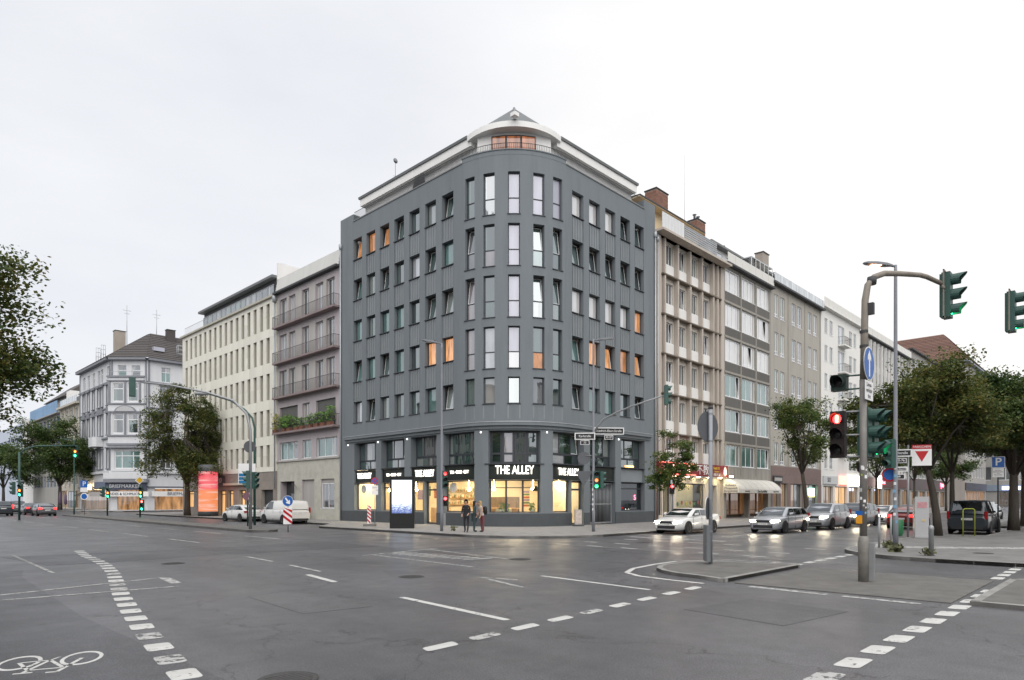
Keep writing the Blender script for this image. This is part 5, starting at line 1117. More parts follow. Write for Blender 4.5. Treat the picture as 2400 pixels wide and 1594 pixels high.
for c, d in ((16.9, 19.7), (12.0, 15.0)):
    for a, b in ((.85, 2.45), (3.1, 4.7)): window(orn, *loc((a+b)/2, -.78, c), b-a, d-c, ang, tr=(.7,), fw=.11, fm=M_wframe, glass=(rg.choice([G_grey, G_dark]), G_grey))
    for x in (.2, 2.62, 4.85): link('pilaster', boxmesh(.3, .14, d-c+.5, M_orng, 'pilaster'), orn, loc(x, -1.05, c-.25), ang)
for z, h_ in ((20.6, .25), (20.0, .16), (16.45, .18), (15.15, .25), (11.55, .2), (10.1, .35), (9.75, .16)): link('string_course', boxmesh(5.75, .35, h_, M_orng, 'string_course'), orn, loc(-.05, -1.1, z), ang)
link('pediment', MB().prism(arc(0, 0, 1.7, 10, 170, 12), 0, .25, axis='y').mesh('pediment', M_orng), orn, loc(2.83, -1.15, 15.15), ang).scale = (1, 1, .65); link('pediment_field', MB().prism(arc(0, 0, 1.45, 10, 170, 12), 0, .03, axis='y').mesh('pediment_field', mat('stucco', (.42, .42, .43), .9, .3, 6)), orn, loc(2.83, -1.18, 15.2), ang).scale = (1, 1, .65)
q = wall(F, .3, 5.4, 6.2, 9.75, [(.9, 4.8, 6.6, 9.4, .2)]); q.build('bay_base', M_orn, orn, loc(0, -.5, 0), ang); window(orn, *loc(2.85, -.38, 6.6), 3.9, 2.8, ang, mul=(.28, .72), tr=(.7,), fw=.12, fm=M_wframe, glass=(G_teal,))
link('balcony_parapet', boxmesh(6.6, .5, .9, M_orn, 'balcony_parapet'), orn, loc(-.6, -.95, 5.0), ang); link('canopy_slab', boxmesh(6.6, .9, .5, M_orng, 'canopy_slab'), orn, loc(-.6, -.96, 4.45), ang)
link('parapet_rail', boxmesh(5.2, .04, .05, M_zinc, 'parapet_rail'), orn, loc(.2, -.8, 21.5), ang)
M_navy = mat('shop_navy', (.05, .06, .09), .5, .1); M_letw = mat('letter_pale', (.55, .56, .58), .5, .05)
link('shop_sign', boxmesh(6.4, .12, 1.1, M_navy, 'shop_sign'), orn, loc(-.5, -.6, 3.3), ang); text(orn, 'BRIEFMARKEN', .78, loc(2.6, -.63, 3.85), M_letw, ang)
link('shop_sign', boxmesh(6.8, .08, .75, M_wrend, 'shop_sign'), orn, loc(-.6, -.75, 2.3), ang); text(orn, 'MÜNDES & SCHMUCK', .55, loc(2.2, -.78, 2.67), M_navy, ang)
o2, a2, W2_ = place(orn, *FA[2]); T2 = Matrix.Translation(o2) @ Matrix.Rotation(a2, 4, 'Z'); link('shop_sign', boxmesh(9, .1, .8, M_wrend, 'shop_sign'), orn, tuple(T2 @ Vector((.5, -.3, 2.3))), a2); text(orn, 'BRIEFMARKEN', .7, tuple(T2 @ Vector((5, -.32, 2.7))), M_navy, a2)
o0, a0_, W0_ = place(orn, *FA[0]); T0 = Matrix.Translation(o0) @ Matrix.Rotation(a0_, 4, 'Z'); L0 = lambda x, y, z: tuple(T0 @ Vector((x, y, z)))
link('shop_sign', boxmesh(7, .15, 1.0, mat('blue_sign', (.12, .15, .22), .5, .1), 'shop_sign'), orn, L0(11, -.5, 3.6), a0_); link('shop_sign', boxmesh(7, .1, .7, M_greyr, 'shop_sign'), orn, L0(11.2, -1.2, 2.3), a0_)
for k in range(3): link('lit_sign', boxmesh(.9, .1, .9, glow('warm_lit', (1, .72, .35), 3.), 'lit_sign'), orn, L0(4.4+k*1.8, -.5, 3.4), a0_)
MB().prism([(0, 0), (-1.8, -.9), (-1.8, -.8), (0, .1)], 0, 6, axis='x').build('awning', mat('grey_awning', (.12, .11, .11), .8, .1), orn, L0(4, 0, 3.3), a0_)
link('balcony', MB().prism([(-.1, 0), (3.6, 0), (3.6, -1.0), (2.9, -1.4), (.6, -1.4), (-.1, -1.0)][::-1], 0, 1.5).mesh('balcony', M_orn), orn, L0(10.8, 0, 10.2), a0_)
# hipped roof with tile courses, chimneys, aerials, skylight rails
e_ = 23.75
tiled(orn, [(-.7, 105.3, e_), (-.7, 86.7, e_), (6.5, 90.0, 29.2), (6.5, 105.3, 29.2)], 14, M_slate); tiled(orn, [(-.7, 86.7, e_), (3.7, 82.3, e_), (6.6, 89.9, 29.2), (6.5, 90.0, 29.2)], 14, M_slate); tiled(orn, [(3.7, 82.3, e_), (26, 82.3, e_), (26, 89.9, 29.2), (6.6, 89.9, 29.2)], 14, M_slate)
b = MB(); b.poly([(0, 105.3, .1), (0, 105.3, 23.4), (12, 105.3, 23.4), (12, 105.3, .1)]); b.poly([(-.7, 105.3, e_), (6.5, 105.3, 29.2), (13, 105.3, 23.4)]); b.build('side_wall', M_orn, orn)
chimney(orn, 3.0, 4.6, 96, 97.3, 26, 30.2, 0, mat('render_chimney', (.33, .29, .25), .9, .1)); chimney(orn, 8.5, 9.8, 88, 89, 27.5, 29.9, 0, M_slate)
for x, y, z in ((3.5, 91.5, 33.5), (7.5, 90, 33.3)): MB().tube([(x, y, 27), (x, y, z)], .05, 6).tube([(x-.6, y, z-.8), (x+.6, y, z-.8)], .03, 5).tube([(x-.4, y, z-1.3), (x+.4, y, z-1.3)], .03, 5).build('aerial', M_zinc, orn)
def cage(t, x, y, z, w, h, d):
    q = MB()
    for i in range(3):
        for zz in (0,): q.tube([(x+w*i/2, y, z), (x+w*i/2, y, z+h)], .04, 5); q.tube([(x+w*i/2, y+d, z), (x+w*i/2, y+d, z+h)], .04, 5)
    for j in range(3): q.tube([(x, y, z+h*(j+1)/3), (x+w, y, z+h*(j+1)/3)], .035, 5); q.tube([(x, y+d, z+h*(j+1)/3), (x+w, y+d, z+h*(j+1)/3)], .035, 5)
    q.build('roof_ladder_cage', M_zinc, t)
cage(orn, .2, 93, 24.6, .6, 2.2, 3); cage(orn, 8.6, 83.3, 24.6, 3.0, 2.0, .6)
bx('skylight', orn, 5.2, 6.8, 84.0, 84.9, 25.3, 25.9, G_sky)
# ---------------------------------------------------------------- far left row
M_beig = mat('far_beige', (.46, .43, .37), .85, .08, 1, streak=1.0)
be = house_shell('beige_house', 'beige plaster house left of the ornate corner house', 'L', 119.4, 14.1, 18.6, 12, [(1.0+k*3.3, 2.8+k*3.3, c, d, .25) for k in range(4) for c, d in ((15.6, 18.0), (11.6, 14.0), (7.8, 10.2), (4.4, 6.6))]+[(1, 13, .3, 3.4, .5)], M_beig)
for k in range(4):
    for j, (c, d) in enumerate(((15.6, 18.0), (11.6, 14.0), (7.8, 10.2), (4.4, 6.6))): window(be, 1.9+k*3.3, .15, c, 1.8, d-c, mul=(.5,), fw=.1, fm=M_wframe, glass=(G_litw if (j, k) in ((1, 2), (1, 3)) and False else rg.choice([G_dark, G_grey]),))
    bx('pilaster', be, .2+k*3.3, .6+k*3.3, -.15, -.001, 4, 18.5, M_beig)
bx('cornice', be, -.1, 14.2, -.7, .1, 18.6, 18.95, M_beig); bx('roof_storey', be, .5, 13.5, 1.5, 8, 18.7, 20.8, M_roofg); bx('shop_front', be, 1, 13, .4, .5, .3, 3.4, MATS['dim_shop'])
window(be, 7.0, .45-.1, .3, 5.5, 3.0, mul=(.33, .66), fw=.12, glass=(G_grey,), name='shop_window')
for k in range(9): bx('terrace_panel', be, .6+k*1.4, 1.9+k*1.4, -.3, -.26, 19.0, 20.2, glassm('rail_glass', (.42, .44, .45), .25))
bx('stair_block', be, -.3, 2.5, 1, 7, 18.7, 22.3, M_wrend); chimney(be, 8.5, 10.5, 3, 4.2, 20.8, 23.6, 0, mat('rust_flue', (.13, .07, .055), .8, .15)); cage(be, 10.8, 2.0, 20.8, 2.5, 2.6, 1.5)
M_blue = mat('blue_board', (.20, .33, .50), .7, .1, 1.2, obj_var=.06); M_bluet = mat('blue_trim', (.07, .16, .32), .6, .1)
bl = house_shell('blue_trim_house', 'house with blue boarded parapet left of the beige house', 'L', 143.9, 24.4, 18.2, 12, [(1.2+k*2.9, 3.2+k*2.9, c, d, .3) for k in range(8) for c, d in ((14.6, 17.6), (11.0, 13.6), (7.4, 10.0), (4.2, 6.4))], M_grf)
for k in range(8):
    for c, d in ((14.6, 17.6), (11.0, 13.6), (7.4, 10.0), (4.2, 6.4)): window(bl, 2.2+k*2.9, .2, c, 2.0, d-c, mul=(.5,), fw=.16, fm=M_bluet, glass=(rg.choice([G_grey, G_dark]),))
for k in range(16): bx('parapet_board', bl, k*1.525+.02, (k+1)*1.525-.02, -.6, -.5, 18.3, 20.5, M_blue)
bx('eave', bl, -.1, 24.4, -.75, .05, 18.1, 18.3, M_grf); bx('rain_pipe', bl, 24.0, 24.25, -.2, -.05, 0, 18, M_bluet); bx('roof_storey', bl, 3, 23, 2, 10, 18.2, 22, M_grf); MB().prism([(1.2, 22), (10, 22), (6, 26)], 3, 20, axis='x').build('roof', M_slate, bl)
wt = house_shell('white_narrow_house', 'narrow white house between the blue trimmed house and the parking block', 'L', 155.2, 11.2, 19.6, 12, [(1+k*3.2, 3+k*3.2, c, d, .3) for k in range(3) for c, d in ((15.6, 18.2), (11.6, 14.2), (7.6, 10.2))], M_wrend)
for k in range(3):
    for c, d in ((15.6, 18.2), (11.6, 14.2), (7.6, 10.2)): window(wt, 2+k*3.2, .2, c, 2.0, d-c, mul=(.5,), fw=.12, fm=M_dark, glass=(G_grey,))
gar = house_shell('parking_block', 'pale blue white parking block with open dark decks at the far left', 'L', 215, 59.7, 19.2, 20, [(1+k*4.9, 5.3+k*4.9, c, c+1.6, 1.2) for k in range(12) for c in (14.6, 10.4, 6.4)]+[], mat('pale_blue_panel', (.50, .55, .64), .7, .07, 1, streak=1.))
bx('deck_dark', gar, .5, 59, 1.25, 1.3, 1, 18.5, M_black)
bk = house_shell('red_brown_roof_house', 'dark red roofed house rising behind the far left parking block', 'L', 240, 60, 20, 8, [], M_beig); bk.location.x = 22; tiled(bk, [(0, -1, 20), (60, -1, 20), (60, 6, 29), (0, 6, 29)], 12, mat('red_tile', (.16, .07, .06), .8, .15, 3))

# ---------------------------------------------------------------- houses across both streets, behind the camera: only seen mirrored in the window panes
def opposite(name, label, loc, rz, W, H, m):
    t = thing(name, label, 'building', loc, rz); n = int(W/3.2); zz = [(1.0, 3.2)]+[(4.6+3.3*k, 6.6+3.3*k) for k in range(int((H-6)/3.3))]; ops = [(.8+k*3.2, 2.6+k*3.2, c, d, .3) for k in range(n) for c, d in zz]
    wall(F, 0, W, .1, H, ops).build('wall', m, t); bx('window_glass', t, .3, W-.3, .3, .36, .5, H-.5, G_black); MB().box(0, W, .4, 10, .1, H-.01).build('core', M_dark, t); bx('eave', t, 0, W, -.5, .2, H, H+.3, M_dark)
opposite('west_side_house', 'beige house across the wide street behind the camera', (-44, -30, 0), pi/2, 36, 17, M_beig); opposite('west_side_house', 'grey house across the wide street left of the camera', (-44, 8, 0), pi/2, 60, 19, M_grf); opposite('south_side_house', 'pale house across the side street right of the camera', (60, -48, 0), pi, 62, 18, M_wh); opposite('south_west_house', 'rendered house behind the camera', (-20, -75, 0), pi, 50, 20, M_plast)
# ================================================================ trees
def leafmat(name, a, b, c):
    m = bpy.data.materials.new(name); m.use_nodes = True; N = m.node_tree.nodes; L = m.node_tree.links; N.clear()
    o = N.new('ShaderNodeOutputMaterial'); mx = N.new('ShaderNodeMixShader'); d = N.new('ShaderNodeBsdfPrincipled'); t = N.new('ShaderNodeBsdfTranslucent'); mx.inputs[0].default_value = .38
    d.inputs['Roughness'].default_value = .55; d.inputs['Specular IOR Level'].default_value = .35
    tc = N.new('ShaderNodeTexCoord'); n = N.new('ShaderNodeTexNoise'); n.inputs['Scale'].default_value = .9; n.inputs['Detail'].default_value = 5; n.inputs['Roughness'].default_value = .75; L.new(tc.outputs['Object'], n.inputs['Vector'])
    r = N.new('ShaderNodeValToRGB'); e = r.color_ramp.elements; e[0].position = .34; e[0].color = (*a, 1); e[1].position = .66; e[1].color = (*c, 1); q = e.new(.5); q.color = (*b, 1)
    gi = N.new('ShaderNodeNewGeometry'); ri = N.new('ShaderNodeMapRange'); ri.inputs['To Min'].default_value = -.13; ri.inputs['To Max'].default_value = .13; L.new(gi.outputs['Random Per Island'], ri.inputs['Value']); ai = N.new('ShaderNodeMath'); ai.operation = 'ADD'; L.new(n.outputs['Fac'], ai.inputs[0]); L.new(ri.outputs['Result'], ai.inputs[1])
    L.new(ai.outputs[0], r.inputs['Fac']); L.new(r.outputs['Color'], d.inputs['Base Color']); L.new(r.outputs['Color'], t.inputs['Color'])
    L.new(d.outputs[0], mx.inputs[1]); L.new(t.outputs[0], mx.inputs[2]); L.new(mx.outputs[0], o.inputs['Surface']); return m
M_leaf = leafmat('leaf_green', (.045, .085, .022), (.085, .135, .034), (.170, .190, .050))
M_leafa = leafmat('leaf_autumn', (.042, .075, .019), (.085, .115, .030), (.200, .170, .046))
M_leafd = leafmat('leaf_dark', (.034, .070, .022), (.062, .108, .030), (.120, .145, .038))
M_bark = mat('bark', (.065, .055, .045), .9, .3, 4, streak=2., bump=.6, bscale=12)
def tree(label, loc, H, th, tr, rx, n_tip, n_leaf, ls, seed, m, squash=1., lean=(0, 0), gap=.25, group='street trees', cz=None, zmin=0.):
    """tapered trunk, limbs reaching through the crown, leaves clustered round twig ends"""
    R = random.Random(seed); t = thing('street_tree', label, 'tree', loc, 0, group)
    q = MB(); top = Vector((lean[0], lean[1], th)); q.tube([(0, 0, 0), (lean[0]*.15, lean[1]*.15, th*.3), (lean[0]*.5, lean[1]*.5, th*.65), tuple(top)], [tr*1.25, tr, tr*.9, tr*.75], 10)
    q.build('trunk', M_bark, t)
    rz = (H-th)/2*squash; cz = cz if cz else th+(H-th)*.47; cen = Vector((lean[0]*1.3, lean[1]*1.3, cz)); tips = []; lb = MB()
    nl = 7
    mains = []
    for i in range(nl):
        a = 2*pi*i/nl+R.uniform(-.3, .3); el = R.uniform(.15, 1.2) if i else 1.5
        d = Vector((cos(a)*cos(el), sin(a)*cos(el), sin(el))); e_ = cen+Vector((d.x*rx*.72, d.y*rx*.72, d.z*rz*.75)); 
        mid = top.lerp(e_, .5)+Vector((R.uniform(-.2, .2), R.uniform(-.2, .2), R.uniform(.0, .4)))
        lb.tube([tuple(top-Vector((0, 0, .2))), tuple(mid), tuple(e_)], [tr*.5, tr*.3, tr*.12], 6); mains.append((mid, e_))
    lobes = []
    for i in range(19):
        a = 2*pi*i*.382+R.uniform(-.4, .4); el = R.uniform(-1.0, 1.3); k_ = R.uniform(.58, .98); lobes.append((Vector((cos(a)*cos(el)*k_, sin(a)*cos(el)*k_, sin(el)*k_)), R.uniform(.22, .40)))
    lobes += [(Vector((0, 0, .1)), .5), (Vector((0, 0, -.2)), .5)]
    for i in range(n_tip):
        lc, lr = R.choice(lobes); p = lc+Vector((R.gauss(0, 1), R.gauss(0, 1), R.gauss(0, .8))).normalized()*lr*R.uniform(.35, 1.05)
        e_ = cen+Vector((p.x*rx, p.y*rx, p.z*rz*(1.0 if p.z > 0 else .85)))
        base = min((m_[0].lerp(m_[1], f) for m_ in mains for f in (.3, .65, 1.)), key=lambda c: (c-e_).length)
        lb.tube([tuple(base), tuple(base.lerp(e_, .55)+Vector((0, 0, R.uniform(-.1, .25)))), tuple(e_)], [tr*.10+.012, .016, .006], 4, cap=False); tips.append((e_, base))
    lb.build('limbs', M_bark, t)['kind'] = 'stuff'
    import numpy as np
    g = np.random.default_rng(seed); nt_ = len(tips); E_ = np.array([e[:] for e, b in tips]); B_ = np.array([b[:] for e, b in tips])
    wgt = g.uniform(.45, 1.6, nt_); idx = g.choice(nt_, n_leaf, p=wgt/wgt.sum()); sp = (rx*.19+.14)*g.uniform(.6, 1.15, nt_)[idx][:, None]
    off = np.clip(g.normal(0, 1, (n_leaf, 3)), -1.7, 1.7)*np.array([.5, .5, .30])*sp; C_ = E_[idx]+off
    al = g.random(n_leaf) < .3; fr = g.uniform(.45, 1, n_leaf)[:, None]; C2 = B_[idx]*(1-fr)+E_[idx]*fr+np.clip(g.normal(0, 1, (n_leaf, 3)), -1.6, 1.6)*np.array([.14, .14, .10]); C_[al] = C2[al]
    C_[:, 2] = np.where(C_[:, 2] < zmin, zmin+(zmin-C_[:, 2])*.9+g.random(n_leaf)*.5, C_[:, 2])
    S_ = (ls*g.uniform(.6, 1.3, n_leaf))[:, None]; D_ = g.normal(0, 1, (n_leaf, 3))*np.array([1, 1, .5])+np.array([0, 0, -.25]); D_ /= np.linalg.norm(D_, axis=1)[:, None]
    N_ = np.cross(D_, g.normal(0, .6, (n_leaf, 3))+np.array([0, 0, 1])*1.0); N_ /= np.linalg.norm(N_, axis=1)[:, None]+1e-9; N_ *= S_*.38
    v = np.stack([C_-D_*S_*.5, C_+N_-D_*S_*.05, C_+D_*S_*.5, C_-N_-D_*S_*.05], 1).reshape(-1, 3).tolist(); f = np.arange(n_leaf*4).reshape(-1, 4).tolist()
    me = bpy.data.meshes.new('crown'); me.from_pydata(v, [], f); me.materials.append(m); me.update(); link('crown', me, t); return t
tree('small round street tree in front of the red restaurant sign', (7.34, -6.8, .12), 6.1, 2.2, .08, 1.45, 90, 9000, .13, 1, M_leaf, squash=1.1)
tree('light street tree with leaning trunk in front of the plaster house', (30.2, -6.8, .12), 10.6, 4.2, .2, 3.4, 170, 17000, .17, 2, M_leaf, lean=(-.3, .3), squash=1.05)
tree('large yellowing tree behind the parking ticket machine', (8.9, -21.0, .12), 8.5, 3.4, .18, 3.5, 320, 60000, .14, 3, M_leafa, lean=(-.3, .4), squash=1.1, zmin=4.7)
tree('dark tree behind the parked black van', (18.4, -22.9, .12), 9.3, 3.3, .26, 3.7, 320, 60000, .15, 4, M_leafd, squash=1.12, zmin=4.7)
tree('dark tree second behind the black van, right edge of the picture', (26.5, -22.5, .12), 9.6, 3.4, .2, 3.8, 260, 42000, .17, 5, M_leafd, squash=1.1, zmin=4.7)
tree('yellowing tree between the ticket machine tree and the black van', (14.3, -20.6, .12), 8.6, 3.4, .14, 3.0, 240, 36000, .15, 6, M_leafa, squash=1.05, zmin=4.7)
tree('far dark tree in the pavement row beyond the black van', (36, -21.8, .12), 10.5, 3.6, .2, 3.6, 180, 18000, .2, 7, M_leafd)
tree('farther dark tree in the pavement row at the right edge', (37.5, -26.5, .12), 11.5, 3.4, .2, 4.2, 200, 22000, .2, 8, M_leafd, squash=1.1)
tree('kerbside tree before the white balcony house', (50, -7.0, .12), 9.5, 4.2, .16, 3.2, 150, 14000, .18, 9, M_leaf)
tree('slim kerbside tree before the fin house', (66, -7.0, .12), 9.8, 4.2, .16, 3.4, 140, 12000, .2, 10, M_leafd)
tree('far kerbside tree near the lit red shop letters', (84, -7.0, .12), 9.5, 4.0, .16, 3.6, 120, 10000, .25, 15, M_leafd)
tree('tall dense tree hiding the left end of the cream stone block', (-3.1, 46.5, .12), 16.2, 3.4, .3, 4.6, 380, 52000, .18, 11, M_leafa, squash=1.08, cz=8.6)
tree('broad dark tree in front of the beige house', (-4.0, 100, .12), 16.0, 4.0, .3, 6.6, 280, 36000, .27, 12, M_leafd, squash=1.0, cz=8.6)
tree('dark tree at the far left edge before the parking block', (-6.0, 138, .12), 14.5, 4.0, .3, 6.4, 220, 24000, .32, 13, M_leafd, cz=8)
tree('big overhanging tree with browning leaves at the left edge', (-30.9, -2.5, .10), 11.6, 3.4, .28, 4.4, 620, 170000, .12, 14, M_leafa, lean=(.4, -.5), squash=1.0, cz=6.6)
# weeds round the lamp base
for k, (x, y, n) in enumerate(((-3.95, -22.32, 90), (-2.15, -21.62, 50), (-4.85, -23.45, 30), (-4.9, .25, 40))):
    o = leafclump(random.Random(k), n, .2, .22, .16).build('weeds', mat('weed', (.10, .105, .05), .8, .3, 6), None, (x, y, .125)); tag(o, None, None, None, 'stuff')
# ================================================================ street furniture
L_red = glow('signal_red_lit', (1, .014, .018), 5.0); L_grn = glow('signal_green_lit', (.01, 1, .32), 9.0); L_amb = glow('signal_amber_lit', (1, .22, .01), 2.5)
L_off = mat('signal_lens_off', (.02, .018, .018), .25, .1)
def signal(parent, loc, rz, n=3, lit=None, s=1., name='signal_head', body=None, visor=.22, lens_d=.2):
    """traffic light head facing local -y: housing, visor tubes, lenses. loc: middle of the head"""
    body = body or M_green; h = .34*n*s; w = .30*s; q = MB(); q.box(-w/2, w/2, 0, .17*s, -h/2, h/2)
    q.box(-w/2+.02, w/2-.02, .17*s, .21*s, -h/2+.03, h/2-.03); o = q.build(name, body, parent, loc, rz)
    for k in range(n):
        z = h/2-.17*s-.34*s*k; vb = MB(); r = lens_d/2*s+.02; N_ = 14
        for j in range(N_-2):      # hood open at the bottom
            t0, t1 = radians(-50+280*j/(N_-2)), radians(-50+280*(j+1)/(N_-2))
            ln = lambda t: -visor*s*(.55+.45*max(0, sin(t)))
            A = (r*cos(t0), 0, r*sin(t0)); B = (r*cos(t1), 0, r*sin(t1)); vb.poly([A, B, (B[0], ln(t1), B[2]), (A[0], ln(t0), A[2])]); 
            r2 = r+.012; vb.poly([(r2*cos(t0), 0, r2*sin(t0)), (r2*cos(t0), ln(t0), r2*sin(t0)), (r2*cos(t1), ln(t1), r2*sin(t1)), (r2*cos(t1), 0, r2*sin(t1))])
        vb.build('visor', body, o, (0, -.001, z))
        m = L_off
        if lit and k in lit: m = lit[k]
        MB().lathe([(.0, -.03*s), (lens_d/2*s*.7, -.022*s), (lens_d/2*s, 0)], 14, axis='y', cap=False).build('lens', m, o, (0, -.002, z))
    return o
def pole(parent, pts, r, m, name='pole', n=12): return MB().tube(pts, r, n).build(name, m, parent)
def plate(parent, name, poly, loc, rz, m, back=None, th=.012, yoff=0):
    """flat sign plate facing local -y, with its own back"""
    q = MB(); q.prism(poly, 0, th, axis='y'); 
    me = q.mesh(name, [m, back or M_steel]);
    for p in me.polygons: p.material_index = 0 if p.normal.y < -.5 else 1
    return link(name, me, parent, loc, rz)
def circ(r, n=28): return arc(0, 0, r, 0, 360-360/n, n-1)
def rect(w, h): return [(-w/2, -h/2), (w/2, -h/2), (w/2, h/2), (-w/2, h/2)]
def lampost(label, loc, H, rz, reach=1.0, m=None, lit=False):
    t = thing('street_lamp', label, 'street lamp', loc, 0, 'street lamps'); m = m or M_lampgrey
    MB().tube([(0, 0, 0), (0, 0, 1.2), (0, 0, 1.25), (0, 0, H-.3), (0, 0, H)], [.09, .09, .075, .055, .05], 12).build('pole', m, t)
    a = MB(); d = Vector((cos(rz), sin(rz), .12)); P0 = Vector((0, 0, H-.04))
    a.tube([tuple(P0), tuple(P0+d*.12)], .045, 8); a.build('bracket', m, t)
    hd = MB(); n = Vector((-sin(rz), cos(rz), 0))
    for k, (f0, w, h) in enumerate(((.1, .05, .05), (.3, .12, .08), (.6, .14, .09), (.9, .12, .06), (1.0, .05, .03))):
        c = P0+d*reach*f0
        for sx, sz in ((-1, -.3), (1, -.3), (1, .7), (-1, .7)): hd.v.append(tuple(c+n*w*sx+Vector((0, 0, h*sz))))
    for k in range(4):
        for j in range(4): j2 = (j+1) % 4; hd.f.append((k*4+j, k*4+j2, k*4+4+j2, k*4+4+j)); hd.m.append(0); hd.sm.append(False)
    hd.f += [(3, 2, 1, 0), (16, 17, 18, 19)]; hd.m += [0, 0]; hd.sm += [False, False]; hd.build('lamp_head', m, t)
    c = P0+d*reach*.6; lm = MB(); lm.box(-.2, .2, -.09, .09, -.045, -.032); lm.build('lamp_glass', glow('lamp_lit', (1, .5, .25), 3.) if lit else mat('lamp_glass', (.6, .6, .58), .2, .05), t, tuple(c), rz)
    return t
M_blue_s = mat('sign_blue', (.02, .12, .42), .4, .05); M_red_s = mat('sign_red', (.48, .012, .02), .4, .05); M_white_s = mat('sign_white', (.80, .80, .80), .4, .04); M_blk_s = mat('sign_black', (.015, .015, .018), .4, .05); M_back = mat('sign_back', (.10, .105, .115), .6, .1)
def arrow(parent, loc, rz, L, ang, m, w=.12, head=.3):
    """flat arrow pointing up, turned by ang in the sign plane"""
    pts = [(-w/2, -L/2), (w/2, -L/2), (w/2, L/2-head), (head*.62, L/2-head*1.25), (head*.62, L/2-head*.75), (0, L/2), (-head*.62, L/2-head*.75), (-head*.62, L/2-head*1.25), (-w/2, L/2-head)]
    pts = [(x*cos(ang)-z*sin(ang), x*sin(ang)+z*cos(ang)) for x, z in pts]; return MB().prism(pts, -.004, 0, axis='y').build('arrow', m, parent, loc, rz)
S_, W_s, E_s = 0, -pi/2, pi/2       # signs facing south (-y), west (-x), east (+x)
# ---- big signal mast in the right foreground
mast = thing('signal_mast', 'tall curved signal mast with stickers, blue arrow sign and red pedestrian light in the foreground', 'signal mast', (-12.79, -23.81, .02))
M_mast = mat('mast_paint', (.185, .175, .165), .6, .2, 3, dirt=((.30, .29, .28), 5, .6, .6))
MB().tube([(0, 0, 0), (0, 0, .95), (0, 0, 1.05), (0, 0, 1.08)], [.115, .115, .11, .085], 14).build('base_sleeve', mat('sleeve', (.24, .23, .21), .7, .25, 4, dirt=((.20, .10, .06), 4, .58, .7)), mast)
MB().box(.03, .14, -.22, -.10, .05, .92).build('fuse_box', M_steel, mast)
pole(mast, [(0, 0, 1.0), (0, 0, 4.8)], .085, M_mast); 
ap = [(-12.77, -23.81, 4.8), (-12.74, -23.82, 5.94), (-12.69, -23.82, 6.7), (-12.6, -23.85, 7.08), (-12.42, -23.94, 7.30), (-12.08, -24.07, 7.44), (-11.49, -24.24, 7.54), (-10.6, -24.5, 7.66), (-10.32, -24.59, 7.66), (-9.82, -24.82, 7.55)]
pole(mast, [(x+12.79, y+23.81, z) for x, y, z in ap], [.085, .08, .08, .075, .072, .07, .065, .06, .06, .055], M_brown, 'mast_arm')
MB().lathe([(.10, -.09), (.11, 0), (.10, .09)], 12, c=(.30, -.10, 7.2)).build('arm_joint', M_dark, mast); MB().box(.05, .17, -.2, -.02, 6.35, 6.62).build('camera_box', M_dark, mast)
for z in (5.6, 5.95): MB().lathe([(.095, -.03), (.095, .03)], 12, c=(.04, 0, z), cap=False).build('clamp', M_dark, mast)
hd = signal(mast, (12.79-9.52, -1.17, 7.29), 0, 3, {2: L_grn}, 1.15, visor=.30)
MB().box(-.34, -.31, .10, .13, -.62, .62).box(-.34, -.1, .10, .13, .59, .62).box(-.34, -.1, .10, .13, -.62, -.59).build('head_bracket', M_brown, hd)
MB().tube([(2.97, -1.01, 7.55), (2.95, -1.06, 7.4)], .04, 6).build('arm_end', M_brown, mast)
signal(mast, (.16, -.10, 3.56), 0, 3, None, 1.15, visor=.30); signal(mast, (.62, -.12, 3.56), 0, 3, {2: L_grn}, 1.15, visor=.30)
MB().tube([(0, 0, 4.16), (.62, 0, 4.16)], .025, 6).build('head_bracket', M_green, mast); MB().tube([(0, 0, 2.96), (.62, 0, 2.96)], .025, 6).build('head_bracket', M_green, mast)
# pedestrian light facing west, on the left of the mast
ped = signal(mast, (-.20, .52, 3.52), W_s, 3, {0: L_red}, 1.1, body=mat('ped_black', (.02, .014, .014), .5, .1), visor=.20)
fg = MB(); fg.lathe([(.0, .0), (.022, .01), (.022, .03), (0, .04)], 8, c=(0, 0, .055)); fg.box(-.022, .022, -.005, .005, -.01, .055); fg.box(-.02, -.004, -.005, .005, -.085, -.01); fg.box(.004, .02, -.005, .005, -.085, -.01); fg.box(-.034, -.024, -.005, .005, .0, .05); fg.box(.024, .034, -.005, .005, .0, .05)
fg.build('red_man', glow('red_man', (1, .55, .2), 3.), ped, (0, -.04, .374))
for z in (4.06, 3.5, 2.98): MB().tube([(0, .02, z), (-.12, .50, z)], .025, 6).build('head_bracket', M_steel, mast)
signal(mast, (-.18, .50, 4.77), W_s, 1, None, 1.15, body=mat('ped_green', (.02, .04, .033), .5, .1), visor=.26); MB().tube([(0, 0, 4.92), (-.1, .42, 4.92)], .022, 6).build('head_bracket', M_green, mast); MB().tube([(0, 0, 4.60), (-.1, .42, 4.60)], .022, 6).build('head_bracket', M_green, mast)
signal(mast, (.22, .05, 2.72), E_s*.15, 1, {0: L_amb}, .7, body=M_black, visor=.1)
